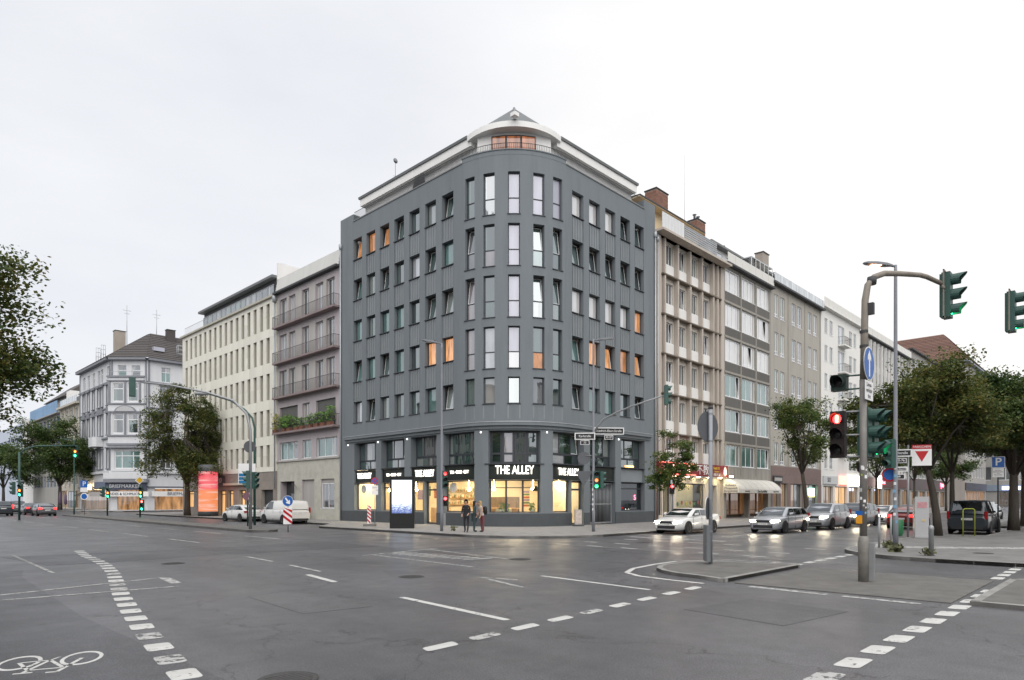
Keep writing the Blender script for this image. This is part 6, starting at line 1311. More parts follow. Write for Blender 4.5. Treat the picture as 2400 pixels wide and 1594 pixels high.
# blue one way sign and its plate, facing south
d_ = plate(mast, 'sign_border', circ(.40), (.02, -.12, 5.17), S_, M_white_s); plate(mast, 'sign_face', circ(.375), (.02, -.126, 5.17), S_, M_blue_s, th=.005); arrow(mast, (.02, -.127, 5.17), S_, .62, 0, M_white_s, .085, .2)
plate(mast, 'sign_plate', rect(.62, .45), (.02, -.12, 4.53), S_, M_white_s); text(mast, 'Linien-\nverkehr\nfrei', .145, (.02, -.128, 4.53), M_blk_s, extrude=.001)
MB().box(-.075, .005, .06, .19, 1.38, 1.58).build('request_button', mat('request_yellow', (.75, .33, .02), .5, .1), mast, (-.04, -.06, 0)); MB().box(-.07, .01, .05, .20, 1.58, 1.68).build('button_hood', M_blue_s, mast, (-.04, -.06, 0))
rk = random.Random(5)
for k in range(16):
    a = radians(rk.uniform(150, 290)); z = rk.uniform(1.6, 2.75); s = rk.uniform(.03, .075); 
    q = MB(); 
    for j in range(4): a0, a1 = a+(j-2)*s/.085/4, a+(j-1)*s/.085/4; q.poly([(.0865*cos(a0), .0865*sin(a0), z), (.0865*cos(a1), .0865*sin(a1), z), (.0865*cos(a1), .0865*sin(a1), z+s*1.2), (.0865*cos(a0), .0865*sin(a0), z+s*1.2)])
    q.build('sticker', [M_white_s, mat('sticker_blue', (.2, .4, .6)), mat('sticker_grey', (.5, .5, .5)), mat('sticker_green', (.4, .5, .05))][k % 4 if k % 3 else 0], mast)
# ---- second overhead head at the right edge, on its own mast outside the picture
m2 = thing('signal_mast', 'overhead signal head on an arm at the right edge of the picture', 'signal mast', (-2.6, -30.5, .12))
pole(m2, [(0, 0, 0), (0, 0, 7.2), (-.2, .3, 7.55), (-2.4, 3.9, 7.6), (-3.0, 4.55, 7.45)], [.1, .085, .08, .06, .05], M_brown, 'mast'); h2 = signal(m2, (-3.13, 4.63, 7.35), 0, 3, {2: L_grn}, 1.15, visor=.30); MB().box(-.34, -.31, .10, .13, -.62, .62).box(-.34, -.1, .10, .13, .59, .62).box(-.34, -.1, .10, .13, -.62, -.59).build('head_bracket', M_brown, h2)
# ---- refuge post with sign backs
rp = thing('sign_post', 'grey post on the median refuge carrying round sign backs and a striped marker', 'sign post', (-11.96, -19.46, .085))
pole(rp, [(0, 0, 0), (0, 0, 4.55)], .057, mat('post_grey', (.26, .28, .31), .5, .08, 3)); MB().lathe([(.066, 0), (.066, .07), (.0, .09)], 12, c=(0, 0, 4.53)).build('post_cap', M_dark, rp)
plate(rp, 'round_sign', circ(.45), (.02, .10, 4.02), pi-radians(12), M_red_s, M_back); plate(rp, 'sticker', rect(.10, .14), (.18, .06, 3.72), radians(-12), M_white_s)
plate(rp, 'round_sign', circ(.32), (-.07, .05, 1.62), radians(196), M_blue_s, mat('sign_back_dark', (.06, .065, .07), .6, .1)); plate(rp, 'sign_rim', circ(.335), (-.073, .062, 1.62), radians(196), M_white_s, M_white_s)
q = MB(); q.box(-.06, .05, -.28, .28, -.0, 1.05); q.build('marker_board', mat('marker_grey', (.15, .16, .17), .6, .1), rp, (-.10, .06, .08), radians(-52))
for z in (3.6, 4.4, 1.9, 1.35, .95): MB().lathe([(.066, -.02), (.066, .02)], 12, c=(0, 0, z), cap=False).build('clamp', M_steel, rp)
# ---- lamps
lp1 = lampost('street lamp with traffic lights in front of the lit shop door', (-5.65, .39, .12), 10.75, radians(150), 1.15)
signal(lp1, (.12, -.16, 2.95), radians(-25), 3, {0: glow('signal_red_dim', (1, .02, .02), 1.6)}, 1.0); 
signal(lp1, (.14, -.16, 1.72), radians(-50), 2, {0: L_red}, .85, body=M_black, visor=.12); MB().box(.04, .2, -.12, .02, .35, 1.05).build('control_box', M_steel, lp1)
lp2 = lampost('street lamp carrying the street name signs and a signal arm at the corner', (.03, -6.11, .12), 10.85, radians(-35), 1.25)
pole(lp2, [(.05, -.05, 5.6), (.05, -.25, 5.95), (.04, -.7, 6.3), (.03, -1.6, 6.6), (.03, -2.6, 6.85), (.03, -4.55, 7.2)], [.06, .058, .055, .05, .045, .04], M_steel, 'signal_arm'); signal(lp2, (.05, -4.75, 7.2), radians(35), 3, None, 1.0)
M_rim = mat('name_plate_rim', (.72, .72, .72), .4, .05)
def nameplate(t, txt, loc, rz, w, h=.42, sub=None):
    plate(t, 'name_plate', rect(w, h), loc, rz, M_rim); n = Vector((sin(rz), -cos(rz), 0)); l2 = Vector(loc)+n*.006; plate(t, 'name_plate_field', rect(w-.07, h-.07), tuple(l2), rz, M_white_s, th=.004); plate(t, 'name_plate_field', rect(w-.11, h-.11), tuple(l2+n*.004), rz, M_blk_s, th=.004); text(t, txt, h*.46, tuple(l2+n*.009), M_white_s, rz, extrude=.001, xs=.88)
    if sub: plate(t, 'number_plate', rect(.5, .24), (loc[0], loc[1], loc[2]-.36), rz, M_white_s); plate(t, 'number_plate_field', rect(.45, .19), tuple(Vector((loc[0], loc[1], loc[2]-.36))+n*.005), rz, M_blk_s, th=.004); text(t, sub, .15, tuple(Vector((loc[0], loc[1], loc[2]-.36))+n*.010), M_white_s, rz, extrude=.001)
nameplate(lp2, 'Karlstraße', (-.40, .30, 5.38), radians(-50), 1.15, .40, '32'); nameplate(lp2, 'Friedrich-Ebert-Straße', (.60, -.62, 5.68), radians(-42), 1.75, .40, '45-37')
plate(lp2, 'round_sign', circ(.36), (-.34, .42, 4.15), pi-radians(40), M_blue_s, M_back); plate(lp2, 'triangle_sign', [(-.5, .42), (0, -.45), (.5, .42)], (-.34, .42, 3.0), pi-radians(40), M_white_s, M_back)
MB().tube([(0, 0, 4.3), (-.3, .36, 4.3)], .015, 6).build('sign_bracket', M_steel, lp2); MB().tube([(0, 0, 2.9), (-.3, .36, 2.9)], .015, 6).build('sign_bracket', M_steel, lp2)
signal(lp2, (.02, -.20, 2.90), radians(-45), 3, {2: glow('signal_green_dim', (.01, 1, .30), 1.6), 1: glow('signal_amber_dim', (1, .22, .02), 1.)}, 1.0); signal(lp2, (.32, -.40, 2.92), radians(60), 3, None, .95)
for k in range(5): MB().box(-.01, .0, -.05, .03, 0, .12).build('sticker', M_white_s, lp2, (-.078, 0, 1.2+k*.28))
lp3 = lampost('street lamp with signs beside the weeds on the far pavement corner', (-3.78, -22.25, .12), 10.1, radians(130), 1.1, lit=True)
plate(lp3, 'round_sign', circ(.25), (.12, .22, 2.72), radians(-78), M_red_s); plate(lp3, 'sign_field', circ(.19), (.112, .22, 2.72), radians(-78), M_blue_s, th=.004); signal(lp3, (-.22, .18, 3.45), radians(-120), 3, None, 1.0)
for k in range(8): MB().box(0, .004, -.04, .04, 0, .10).build('sticker', M_white_s if k % 2 else MATS['sticker_blue'], lp3, (-.083, rk.uniform(-.03, .03), 1.0+k*.27), 0)
lp4 = thing('street_lamp', 'green street lamp with long curved arm behind the left signal mast', 'street lamp', (-9.4, 16.2, .12), 0, 'street lamps')
pole(lp4, [(0, 0, 0), (0, 0, 6.8), (-.12, .12, 7.5), (-.5, .5, 8.1), (-1.2, 1.2, 8.7), (-2.2, 2.25, 9.15)], [.09, .07, .065, .055, .05, .045], M_green); MB().lathe([(.0, -.55), (.12, -.45), (.15, 0), (.10, .45), (.03, .55)], 10, axis='x').build('lamp_head', M_steel, lp4, (-2.55, 2.6, 9.2), radians(135))
# ---- left signal mast on the north median
lm = thing('signal_mast', 'signal mast on the left median with long arm over the street', 'signal mast', (-14.3, 5.6, .02))
lm.location = (-12.25, 10.5, .14)
pole(lm, [(0, 0, 0), (0, 0, 6.0), (-.15, .2, 7.0), (-.7, .8, 7.8), (-1.8, 2.0, 8.3), (-3.4, 3.6, 8.75), (-4.6, 4.75, 8.9)], [.1, .08, .075, .07, .06, .05, .045], M_steel, 'mast'); signal(lm, (-5.0, 5.1, 8.6), radians(160), 3, None, 1.15)
signal(lm, (-.22, .12, 3.0), W_s-radians(20), 3, {0: MATS['signal_red_dim']}, 1.05); signal(lm, (.28, -.12, 2.95), E_s-radians(60), 3, None, 1.0); plate(lm, 'round_sign', circ(.36), (.0, .12, 5.0), pi-radians(45), M_red_s, M_back)
for k in range(6): MB().box(-.004, 0, -.04, .04, 0, .10).build('sticker', M_white_s, lm, (-.084, rk.uniform(-.04, .04), 1.2+k*.3))
# keep right sign with striped board
kr = thing('keep_right_sign', 'round blue keep right arrow sign above a red and white striped board', 'traffic sign', (-11.15, 7.9, .02))
pole(kr, [(0, 0, 0), (0, 0, 1.5)], .04, M_steel); fa = radians(-45)
plate(kr, 'sign_border', circ(.32), (-.05, -.05, 1.82), fa, M_white_s); plate(kr, 'sign_face', circ(.30), (-.055, -.055, 1.82), fa, M_blue_s, th=.005); arrow(kr, (-.062, -.062, 1.82), fa, .46, radians(-145), M_white_s, .09, .2)
def striped(t, loc, rz, w, h, n=4, slope=1.0):
    plate(t, 'striped_board', rect(w, h), loc, rz, M_white_s); nv = Vector((sin(rz), -cos(rz), 0))*.006
    for k in range(n):
        z0 = -h/2+h*k/n; hh = h/n*.5; z = [(-w/2, min(h/2, max(-h/2, z0+w*slope))), (w/2, max(-h/2, z0)), (w/2, min(h/2, z0+hh)), (-w/2, min(h/2, z0+hh+w*slope))]
        plate(t, 'red_stripe', z, tuple(Vector(loc)+nv), rz, M_red_s, th=.004)
striped(kr, (-.05, -.05, .95), fa, .52, 1.0, 3, .75)
# advance direction sign behind
ds = thing('direction_sign', 'white and blue direction board behind the left signal mast', 'traffic sign', (-10.6, 14.6, .14)); pole(ds, [(0, 0, 0), (0, 0, 4.4)], .05, M_green)
plate(ds, 'board', rect(1.15, 1.35), (-.1, -.1, 3.5), fa, M_white_s)
for z, h_ in ((3.42, .19), (3.18, .19), (2.95, .19)): plate(ds, 'blue_band', rect(1.05, h_), (-.112, -.112, z), fa, mat('band_blue', (.02, .17, .36), .4, .05), th=.005)
plate(ds, 'round_sign', circ(.28), (-.1, -.1, 2.0), fa, mat('sign_grey_red', (.2, .1, .13), .5, .1)); arrow(ds, (.2, -.42, 2.95), fa, .16, radians(-90), M_white_s, .04, .09)
# ---- lit advertising stand
ad = thing('advertising_stand', 'black advertising stand with bright white screen in front of the shop', 'advertising display', (-5.1, 4.9, .12), radians(-45))
MB().box(-.76, .76, -.12, .12, 0, 3.15).box(-.80, .80, -.15, .15, 3.15, 3.24).build('case', M_black, ad)
def screenmat():
    m = bpy.data.materials.new('screen'); m.use_nodes = True; N = m.node_tree.nodes; L = m.node_tree.links; b = N['Principled BSDF']; b.inputs['Roughness'].default_value = .2
    tc = N.new('ShaderNodeTexCoord'); mp = N.new('ShaderNodeMapping'); mp.inputs['Scale'].default_value = (3, 1, 9); L.new(tc.outputs['Object'], mp.inputs['Vector'])
    n = N.new('ShaderNodeTexNoise'); n.inputs['Scale'].default_value = 2.5; n.inputs['Detail'].default_value = 6; L.new(mp.outputs['Vector'], n.inputs['Vector'])
    sx = N.new('ShaderNodeSeparateXYZ'); L.new(tc.outputs['Object'], sx.inputs[0]); r = N.new('ShaderNodeMapRange'); r.inputs['From Min'].default_value = 1.0; r.inputs['From Max'].default_value = 1.9; r.inputs['To Min'].default_value = .55; r.inputs['To Max'].default_value = .0; L.new(sx.outputs['Z'], r.inputs['Value'])
    ad_ = N.new('ShaderNodeMath'); ad_.operation = 'SUBTRACT'; L.new(n.outputs['Fac'], ad_.inputs[0]); L.new(r.outputs['Result'], ad_.inputs[1])
    cr = N.new('ShaderNodeValToRGB'); e = cr.color_ramp.elements; e[0].position = .0; e[0].color = (.10, .14, .35, 1); e[1].position = .32; e[1].color = (.80, .90, 1, 1); L.new(ad_.outputs[0], cr.inputs['Fac']); L.new(cr.outputs['Color'], b.inputs['Emission Color']); b.inputs['Emission Strength'].default_value = .75; b.inputs['Base Color'].default_value = (.02, .02, .02, 1); return m
MB().box(-.62, .62, -.135, -.121, .95, 3.02).build('screen', screenmat(), ad)
# roadwork post and no stopping sign
wp = thing('warning_post', 'leaning red and white warning board on a stone foot at the kerb', 'warning board', (-4.65, 9.15, .12)); MB().box(-.4, .4, -.25, .25, 0, .14).build('foot', mat('foot_grey', (.18, .17, .16), .9, .1), wp, (0, 0, 0), fa); striped(wp, (-.15, -.15, .80), fa, .25, 1.25, 5, .9); wp.children[1].rotation_euler.y = radians(4)
MB().tube([(-.1, -.1, .1), (-.1, -.1, 1.3)], .025, 6).build('post', M_steel, wp)
ns = thing('no_stopping_sign', 'no stopping sign with white text plates on a thin post before the left shop window', 'traffic sign', (-4.35, 9.0, .12)); pole(ns, [(0, 0, 0), (0, 0, 3.3)], .025, M_steel); plate(ns, 'sign_face', circ(.24), (-.03, -.03, 3.05), fa, M_red_s); plate(ns, 'sign_field', circ(.19), (-.036, -.036, 3.05), fa, M_blue_s, th=.004)
for a in (45, -45): plate(ns, 'sign_cross', [(x*cos(radians(a))-z*sin(radians(a)), x*sin(radians(a))+z*cos(radians(a))) for x, z in rect(.42, .05)], (-.04, -.04, 3.05), fa, M_red_s, th=.003)
plate(ns, 'text_plate', rect(.46, .30), (-.03, -.03, 2.60), fa, M_white_s); plate(ns, 'text_plate', rect(.46, .30), (-.03, -.03, 2.27), fa, M_white_s); text(ns, '7-19 h', .12, (-.038, -.038, 2.6), M_blk_s, fa, extrude=.001)
# A-board at the shop
ab = thing('pavement_sign', 'small printed pavement sign board beside the shop door', 'pavement sign', (5.4, -.75, .12), radians(-20)); MB().box(-.28, .28, -.03, .03, .08, 1.12).build('frame', M_zinc, ab); MB().box(-.24, .24, -.036, -.031, .13, 1.07).build('poster', mat('poster_print', (.55, .47, .42), .6, .35, 9), ab); MB().lathe([(.42, 0), (.42, .05), (.3, .09)], 18).build('foot', M_dark, ab)
# ---- far pavement corner: bollard, ticket machine, name signs, P sign, bin, hoop
bo = thing('bollard', 'grey steel bollard alone on the far pavement corner', 'bollard', (-4.79, -23.54, .12)); MB().lathe([(.075, 0), (.075, .84), (.082, .85), (.082, .90), (.07, .97), (.03, 1.0)], 14).build('post', M_steel, bo); MB().lathe([(.12, 0), (.11, .015), (.08, .02)], 14).build('collar', M_dark, bo)
tk = thing('ticket_machine', 'grey parking ticket machine with sloping top on the far pavement', 'ticket machine', (6.6, -20.75, .12), radians(-65)); MB().prism([(-.22, 0), (.22, 0), (.22, 1.82), (-.22, 1.96)], -.29, .29, axis='x').build('case', mat('machine_grey', (.42, .42, .43), .4, .06, 2), tk); MB().box(-.2, .2, -.228, -.221, 1.42, 1.7).build('panel', mat('machine_panel', (.5, .25, .27), .5, .3, 8), tk); MB().box(-.02, .16, -.235, -.221, .78, .88).build('slot', mat('machine_slot', (.55, .45, .25), .4, .1), tk)
ps = thing('sign_post', 'post with Karlstraße name plates and the red triangle Parkschein sign', 'sign post', (6.2, -20.3, .12)); pole(ps, [(0, 0, 0), (0, 0, 4.45)], .05, M_steel)
nameplate(ps, 'Karlstraße', (-.42, .22, 4.05), radians(-68), .95, .36, '70-76'); nameplate(ps, 'Friedrich-Ebert-Str.', (-.40, .30, 3.28), radians(-68), .75, .24, '49')
plate(ps, 'parkschein_plate', rect(.82, 1.0), (.35, -.50, 3.95), radians(-68), M_white_s); nn = Vector((sin(radians(-68)), -cos(radians(-68)), 0)); q0 = Vector((.35, -.50, 3.95)); plate(ps, 'red_band', rect(.82, .2), tuple(q0+nn*.006+Vector((0, 0, .40))), radians(-68), M_red_s, th=.004); text(ps, 'PARKSCHEIN', .15, tuple(q0+nn*.012+Vector((0, 0, .40))), M_white_s, radians(-68), extrude=.001, xs=.85); plate(ps, 'red_triangle', [(-.28, .2), (0, -.32), (.28, .2)], tuple(q0+nn*.006), radians(-68), M_red_s, th=.004)
pk = thing('parking_sign', 'blue parking sign with white text plate right of the black van', 'traffic sign', (16.6, -22.4, .12)); pole(pk, [(0, 0, 0), (0, 0, 4.3)], .04, M_dark); r_ = radians(-70); nn = Vector((sin(r_), -cos(r_), 0)); q0 = Vector((0, 0, 3.95))+nn*.05
plate(pk, 'sign_border', rect(.64, .64), tuple(q0), r_, M_white_s); plate(pk, 'sign_face', rect(.59, .59), tuple(q0+nn*.006), r_, M_blue_s, th=.004); text(pk, 'P', .62, tuple(q0+nn*.012), M_white_s, r_, extrude=.001, bold=.012); plate(pk, 'text_plate', rect(.54, .52), tuple(q0-Vector((0, 0, .60))), r_, M_white_s); text(pk, 'auf dem\nSeitenstreifen\nmit\nParkschein', .09, tuple(q0-Vector((0, 0, .60))+nn*.006), M_blk_s, r_, extrude=.001)
pk2 = thing('parking_sign', 'second smaller looking parking sign at the right edge beyond the black van', 'traffic sign', (27.5, -23.0, .12)); pole(pk2, [(0, 0, 0), (0, 0, 3.9)], .04, M_dark); plate(pk2, 'sign_face', rect(.6, .6), (-.05, -.02, 3.6), r_, M_blue_s); text(pk2, 'P', .55, (-.06, -.024, 3.6), M_white_s, r_, extrude=.001); plate(pk2, 'text_plate', rect(.5, .4), (-.05, -.02, 3.05), r_, M_white_s)
bn = thing('litter_bin', 'green litter bin hung on a post beside the corner lamp', 'litter bin', (-1.6, -21.55, .12)); pole(bn, [(0, 0, 0), (0, 0, 1.25)], .035, M_steel); MB().lathe([(.0, 0), (.16, .02), (.20, .12), (.21, .62), (.19, .64)], 14).build('bin', mat('bin_green', (.02, .13, .05), .5, .1), bn, (.16, -.18, .42))
pt = thing('short_post', 'thin grey post with faded cap left of the green litter bin', 'post', (-2.2, -21.3, .12)); pole(pt, [(0, 0, 0), (.02, 0, 1.15)], .04, M_steel)
hp = thing('barrier_hoop', 'slim yellow green barrier hoop behind the bollard', 'barrier', (9.2, -22.0, .12)); MB().tube([(0, 0, 0), (0, 0, 1.3), (.05, -.06, 1.36), (.32, -.36, 1.36), (.37, -.42, 1.3), (.37, -.42, 0)], .028, 8).build('hoop', mat('hoop_green', (.30, .34, .05), .5, .1), hp)
hp2 = copy_tree(hp); hp2.location = (24.5, -23.3, .12); hp2['label'] = 'yellow green barrier hoop at the right edge beyond the parking sign'
st = MB().prism([(-.12, -.1), (.14, -.12), (.12, .1), (-.1, .12)], 0, .16).build('marker_stone', mat('pale_stone', (.55, .52, .47), .9, .15), None, (-.6, -21.1, .12)); tag(st, 'small pale stone lying on the far pavement edge', 'stone')
# ---- lit advertising column
ac = thing('advertising_column', 'round advertising column glowing pink and orange before the cream block', 'advertising column', (-2.2, 43.1, .12)); MB().lathe([(1.0, 0), (1.0, .45), (.96, .5)], 28).build('plinth', M_dark, ac)
def posterglow():
    m = bpy.data.materials.new('column_poster'); m.use_nodes = True; N = m.node_tree.nodes; L = m.node_tree.links; b = N['Principled BSDF']
    tc = N.new('ShaderNodeTexCoord'); mp = N.new('ShaderNodeMapping'); mp.inputs['Scale'].default_value = (.25, .25, 3.2); L.new(tc.outputs['Object'], mp.inputs['Vector']); n = N.new('ShaderNodeTexNoise'); n.inputs['Scale'].default_value = 1.5; n.inputs['Detail'].default_value = 5; L.new(mp.outputs['Vector'], n.inputs['Vector'])
    sx = N.new('ShaderNodeSeparateXYZ'); L.new(tc.outputs['Object'], sx.inputs[0]); r = N.new('ShaderNodeMapRange'); r.inputs['From Min'].default_value = 2.6; r.inputs['From Max'].default_value = 3.0; L.new(sx.outputs['Z'], r.inputs['Value'])
    mx = N.new('ShaderNodeMix'); mx.data_type = 'RGBA'; mx.inputs[6].default_value = (1, .30, .08, 1); mx.inputs[7].default_value = (1, .08, .14, 1); L.new(r.outputs['Result'], mx.inputs[0])
    r2 = N.new('ShaderNodeMapRange'); r2.inputs['From Min'].default_value = .50; r2.inputs['From Max'].default_value = .62; r2.inputs['To Max'].default_value = .6; L.new(n.outputs['Fac'], r2.inputs['Value']); m2_ = N.new('ShaderNodeMix'); m2_.data_type = 'RGBA'; m2_.inputs[7].default_value = (1, .8, .72, 1); L.new(r2.outputs['Result'], m2_.inputs[0]); L.new(mx.outputs[2], m2_.inputs[6]); L.new(m2_.outputs[2], b.inputs['Emission Color']); b.inputs['Emission Strength'].default_value = .34; b.inputs['Base Color'].default_value = (.3, .12, .1, 1); return m
MB().lathe([(.94, .5), (.94, 4.7)], 32, cap=False).build('poster_drum', posterglow(), ac); MB().lathe([(1.0, 4.7), (1.02, 4.75), (1.05, 5.3), (.9, 5.42), (.0, 5.5)], 28).build('cap', mat('column_cap', (.10, .105, .11), .6, .1), ac)
# ---- far left crossing: signals and signs
def farmast(label, loc, h, heads, arm=None):
    t = thing('signal_mast', label, 'signal mast', loc, 0, 'signal masts at the far left crossing')
    pts = [(0, 0, 0), (0, 0, h)]
    pole(t, pts, .09, M_green); 
    if arm: pole(t, arm, .06, M_green, 'mast_arm')
    for (x, y, z, rz, lit) in heads: signal(t, (x, y, z), rz, 3, lit, 1.15)
    return t
R_ = radians(-40)
la, lg = glow('signal_amber_far', (1, .18, .02), 4.), glow('signal_green_far', (.03, 1, .40), 5.)
farmast('signal mast with long arm over the far left carriageway', (-18.1, 45.3, .02), 6.2, [(.0, -.25, 2.7, R_, {1: la, 2: lg}), (-.5, .2, 2.9, W_s, None), (4.1, -1.2, 6.4, R_, {1: la, 2: lg})], [(0, 0, 6.0), (.4, -.1, 6.5), (1.2, -.4, 6.8), (4.0, -1.2, 6.95)])
t = farmast('signal mast under the yellow priority sign by the stamp shop', (-7.2, 48.4, .02), 4.0, [(.0, -.2, 2.6, R_, {1: la, 2: lg}), (.1, -.25, 1.25, R_, {0: glow('signal_red_far', (1, .1, .08), 5.), 2: lg})]); plate(t, 'priority_sign', [(0, -.45), (.45, 0), (0, .45), (-.45, 0)], (-.1, -.12, 3.9), R_, M_white_s); plate(t, 'priority_field', [(0, -.34), (.34, 0), (0, .34), (-.34, 0)], (-.11, -.13, 3.9), R_, mat('priority_yellow', (.7, .42, .02), .5, .05), th=.005)
farmast('signal mast left of the stamp shop corner', (-8.2, 56.5, .02), 3.4, [(.0, -.2, 2.6, R_, {1: la, 2: lg}), (-.5, .1, 2.7, W_s, None)])
t = thing('parking_sign', 'parking sign above a round sign at the far left pavement', 'traffic sign', (-10.0, 58.4, .02)); pole(t, [(0, 0, 0), (0, 0, 4.0)], .04, M_steel); plate(t, 'sign_face', rect(.8, .8), (-.05, -.05, 3.6), R_, M_blue_s); text(t, 'P', .75, (-.06, -.065, 3.6), M_white_s, R_, extrude=.001); plate(t, 'text_plate', rect(.8, .5), (-.05, -.05, 2.95), R_, M_white_s); plate(t, 'round_sign', circ(.4), (-.05, -.05, 2.2), R_, M_white_s); plate(t, 'round_field', circ(.3), (-.06, -.06, 2.2), R_, M_blue_s, th=.004)
t = thing('warning_sign', 'triangular warning sign above a round speed sign at the far left', 'traffic sign', (-22.2, 52, .02)); pole(t, [(0, 0, 0), (0, 0, 3.2)], .04, M_steel); plate(t, 'triangle_sign', [(-.6, -.4), (.6, -.4), (0, .62)], (0, -.05, 2.7), R_, M_red_s); plate(t, 'triangle_field', [(-.36, -.27), (.36, -.27), (0, .35)], (-.008, -.06, 2.7), R_, M_white_s, th=.004); plate(t, 'round_sign', circ(.45), (0, -.05, 1.75), R_, M_red_s); plate(t, 'round_field', circ(.33), (-.008, -.06, 1.75), R_, M_white_s, th=.004)
lampost('far street lamp by the ornate corner house', (-9.8, 64, .02), 9.0, radians(150), 1.4, m=M_green); lampost('far street lamp at the left edge', (-18.6, 70, .02), 9.0, radians(150), 1.4, m=M_green)
for k, (x, y) in enumerate(((-5.2, 76), (-5.6, 70.5))):
    t = thing('cafe_parasol', ['folded purple parasol left of the stamp shop', 'folded purple parasol nearer the stamp shop'][k], 'parasol', (x, y+18, .12), 0, 'folded parasols'); MB().tube([(0, 0, 0), (0, 0, 2.9)], .03, 6).build('pole', M_steel, t); MB().lathe([(.05, .9), (.22, 1.1), (.16, 2.2), (.04, 2.85)], 10).build('cloth', mat('parasol_purple', (.12, .08, .14), .8, .1), t)

pw = thing('pedestrian_signal', 'red lit pedestrian signal post beside the small tree at the restaurant', 'pedestrian signal', (5.75, -7.7, .12)); pole(pw, [(0, 0, 0), (0, 0, 3.0)], .055, mat('post_grey', (.26, .28, .31), .5, .08, 3)); signal(pw, (-.12, -.12, 2.45), fa, 2, {0: L_red}, .9, body=M_black, visor=.12)
# ================================================================ vehicles
M_tyre = mat('tyre', (.018, .018, .019), .85, .1); M_rim = mat('rim_alloy', (.42, .43, .44), .35, .08, metal=.7); M_plast = mat('bumper_plastic', (.025, .025, .027), .6, .1)
M_cglass = glassm('car_glass', (.010, .012, .013), .12, tint=(.9, .95, 1)); M_plate = mat('number_plate', (.72, .72, .70), .5, .05); M_hl = glow('headlight_on', (1, .86, .62), 55.); M_hloff = mat('headlight_off', (.5, .52, .54), .15, .1, spec=.8); M_tl = mat('tail_light', (.28, .01, .012), .2, .1); M_tlon = glow('tail_light_on', (1, .02, .02), 3., base=(.3, .01, .01)); M_chrome = mat('chrome', (.6, .6, .6), .15, .05, metal=.9)
def paint(name, c, metal=.25): return mat(name, c, .32, .03, .6, metal=metal, coat=.6, spec=.5)
WHEEL = {}
def wheel(t, x, y, r, side):
    if ('w', r) not in CACHE:
        q = MB(); q.lathe([(r*.62, -.10), (r*.9, -.11), (r, -.07), (r, .07), (r*.9, .11), (r*.62, .10)], 22, axis='y', cap=False); CACHE[('w', r)] = q.mesh('tyre', M_tyre)
        q = MB(); q.lathe([(.0, -.06), (r*.16, -.07), (r*.2, -.05)], 12, axis='y', cap=False); q.lathe([(r*.55, -.085), (r*.64, -.10)], 22, axis='y', cap=False); q.lathe([(.0, .02), (r*.62, .02)], 18, m=1, axis='y', cap=False)
        for k in range(5):
            a = 2*pi*k/5; d = Vector((cos(a), 0, sin(a))); n = Vector((-sin(a), 0, cos(a)))*r*.09
            P = [d*r*.12-n, d*r*.58-n*1.4, d*r*.58+n*1.4, d*r*.12+n]; q.hexa([p+Vector((0, -.035, 0)) for p in P]+[p+Vector((0, -.075, 0)) for p in P][::1])
        CACHE[('r', r)] = q.mesh('rim', [M_rim, M_black])
    o = link('wheel', CACHE[('w', r)], t, (x, y, r), 0 if side < 0 else pi); link('rim', CACHE[('r', r)], o)
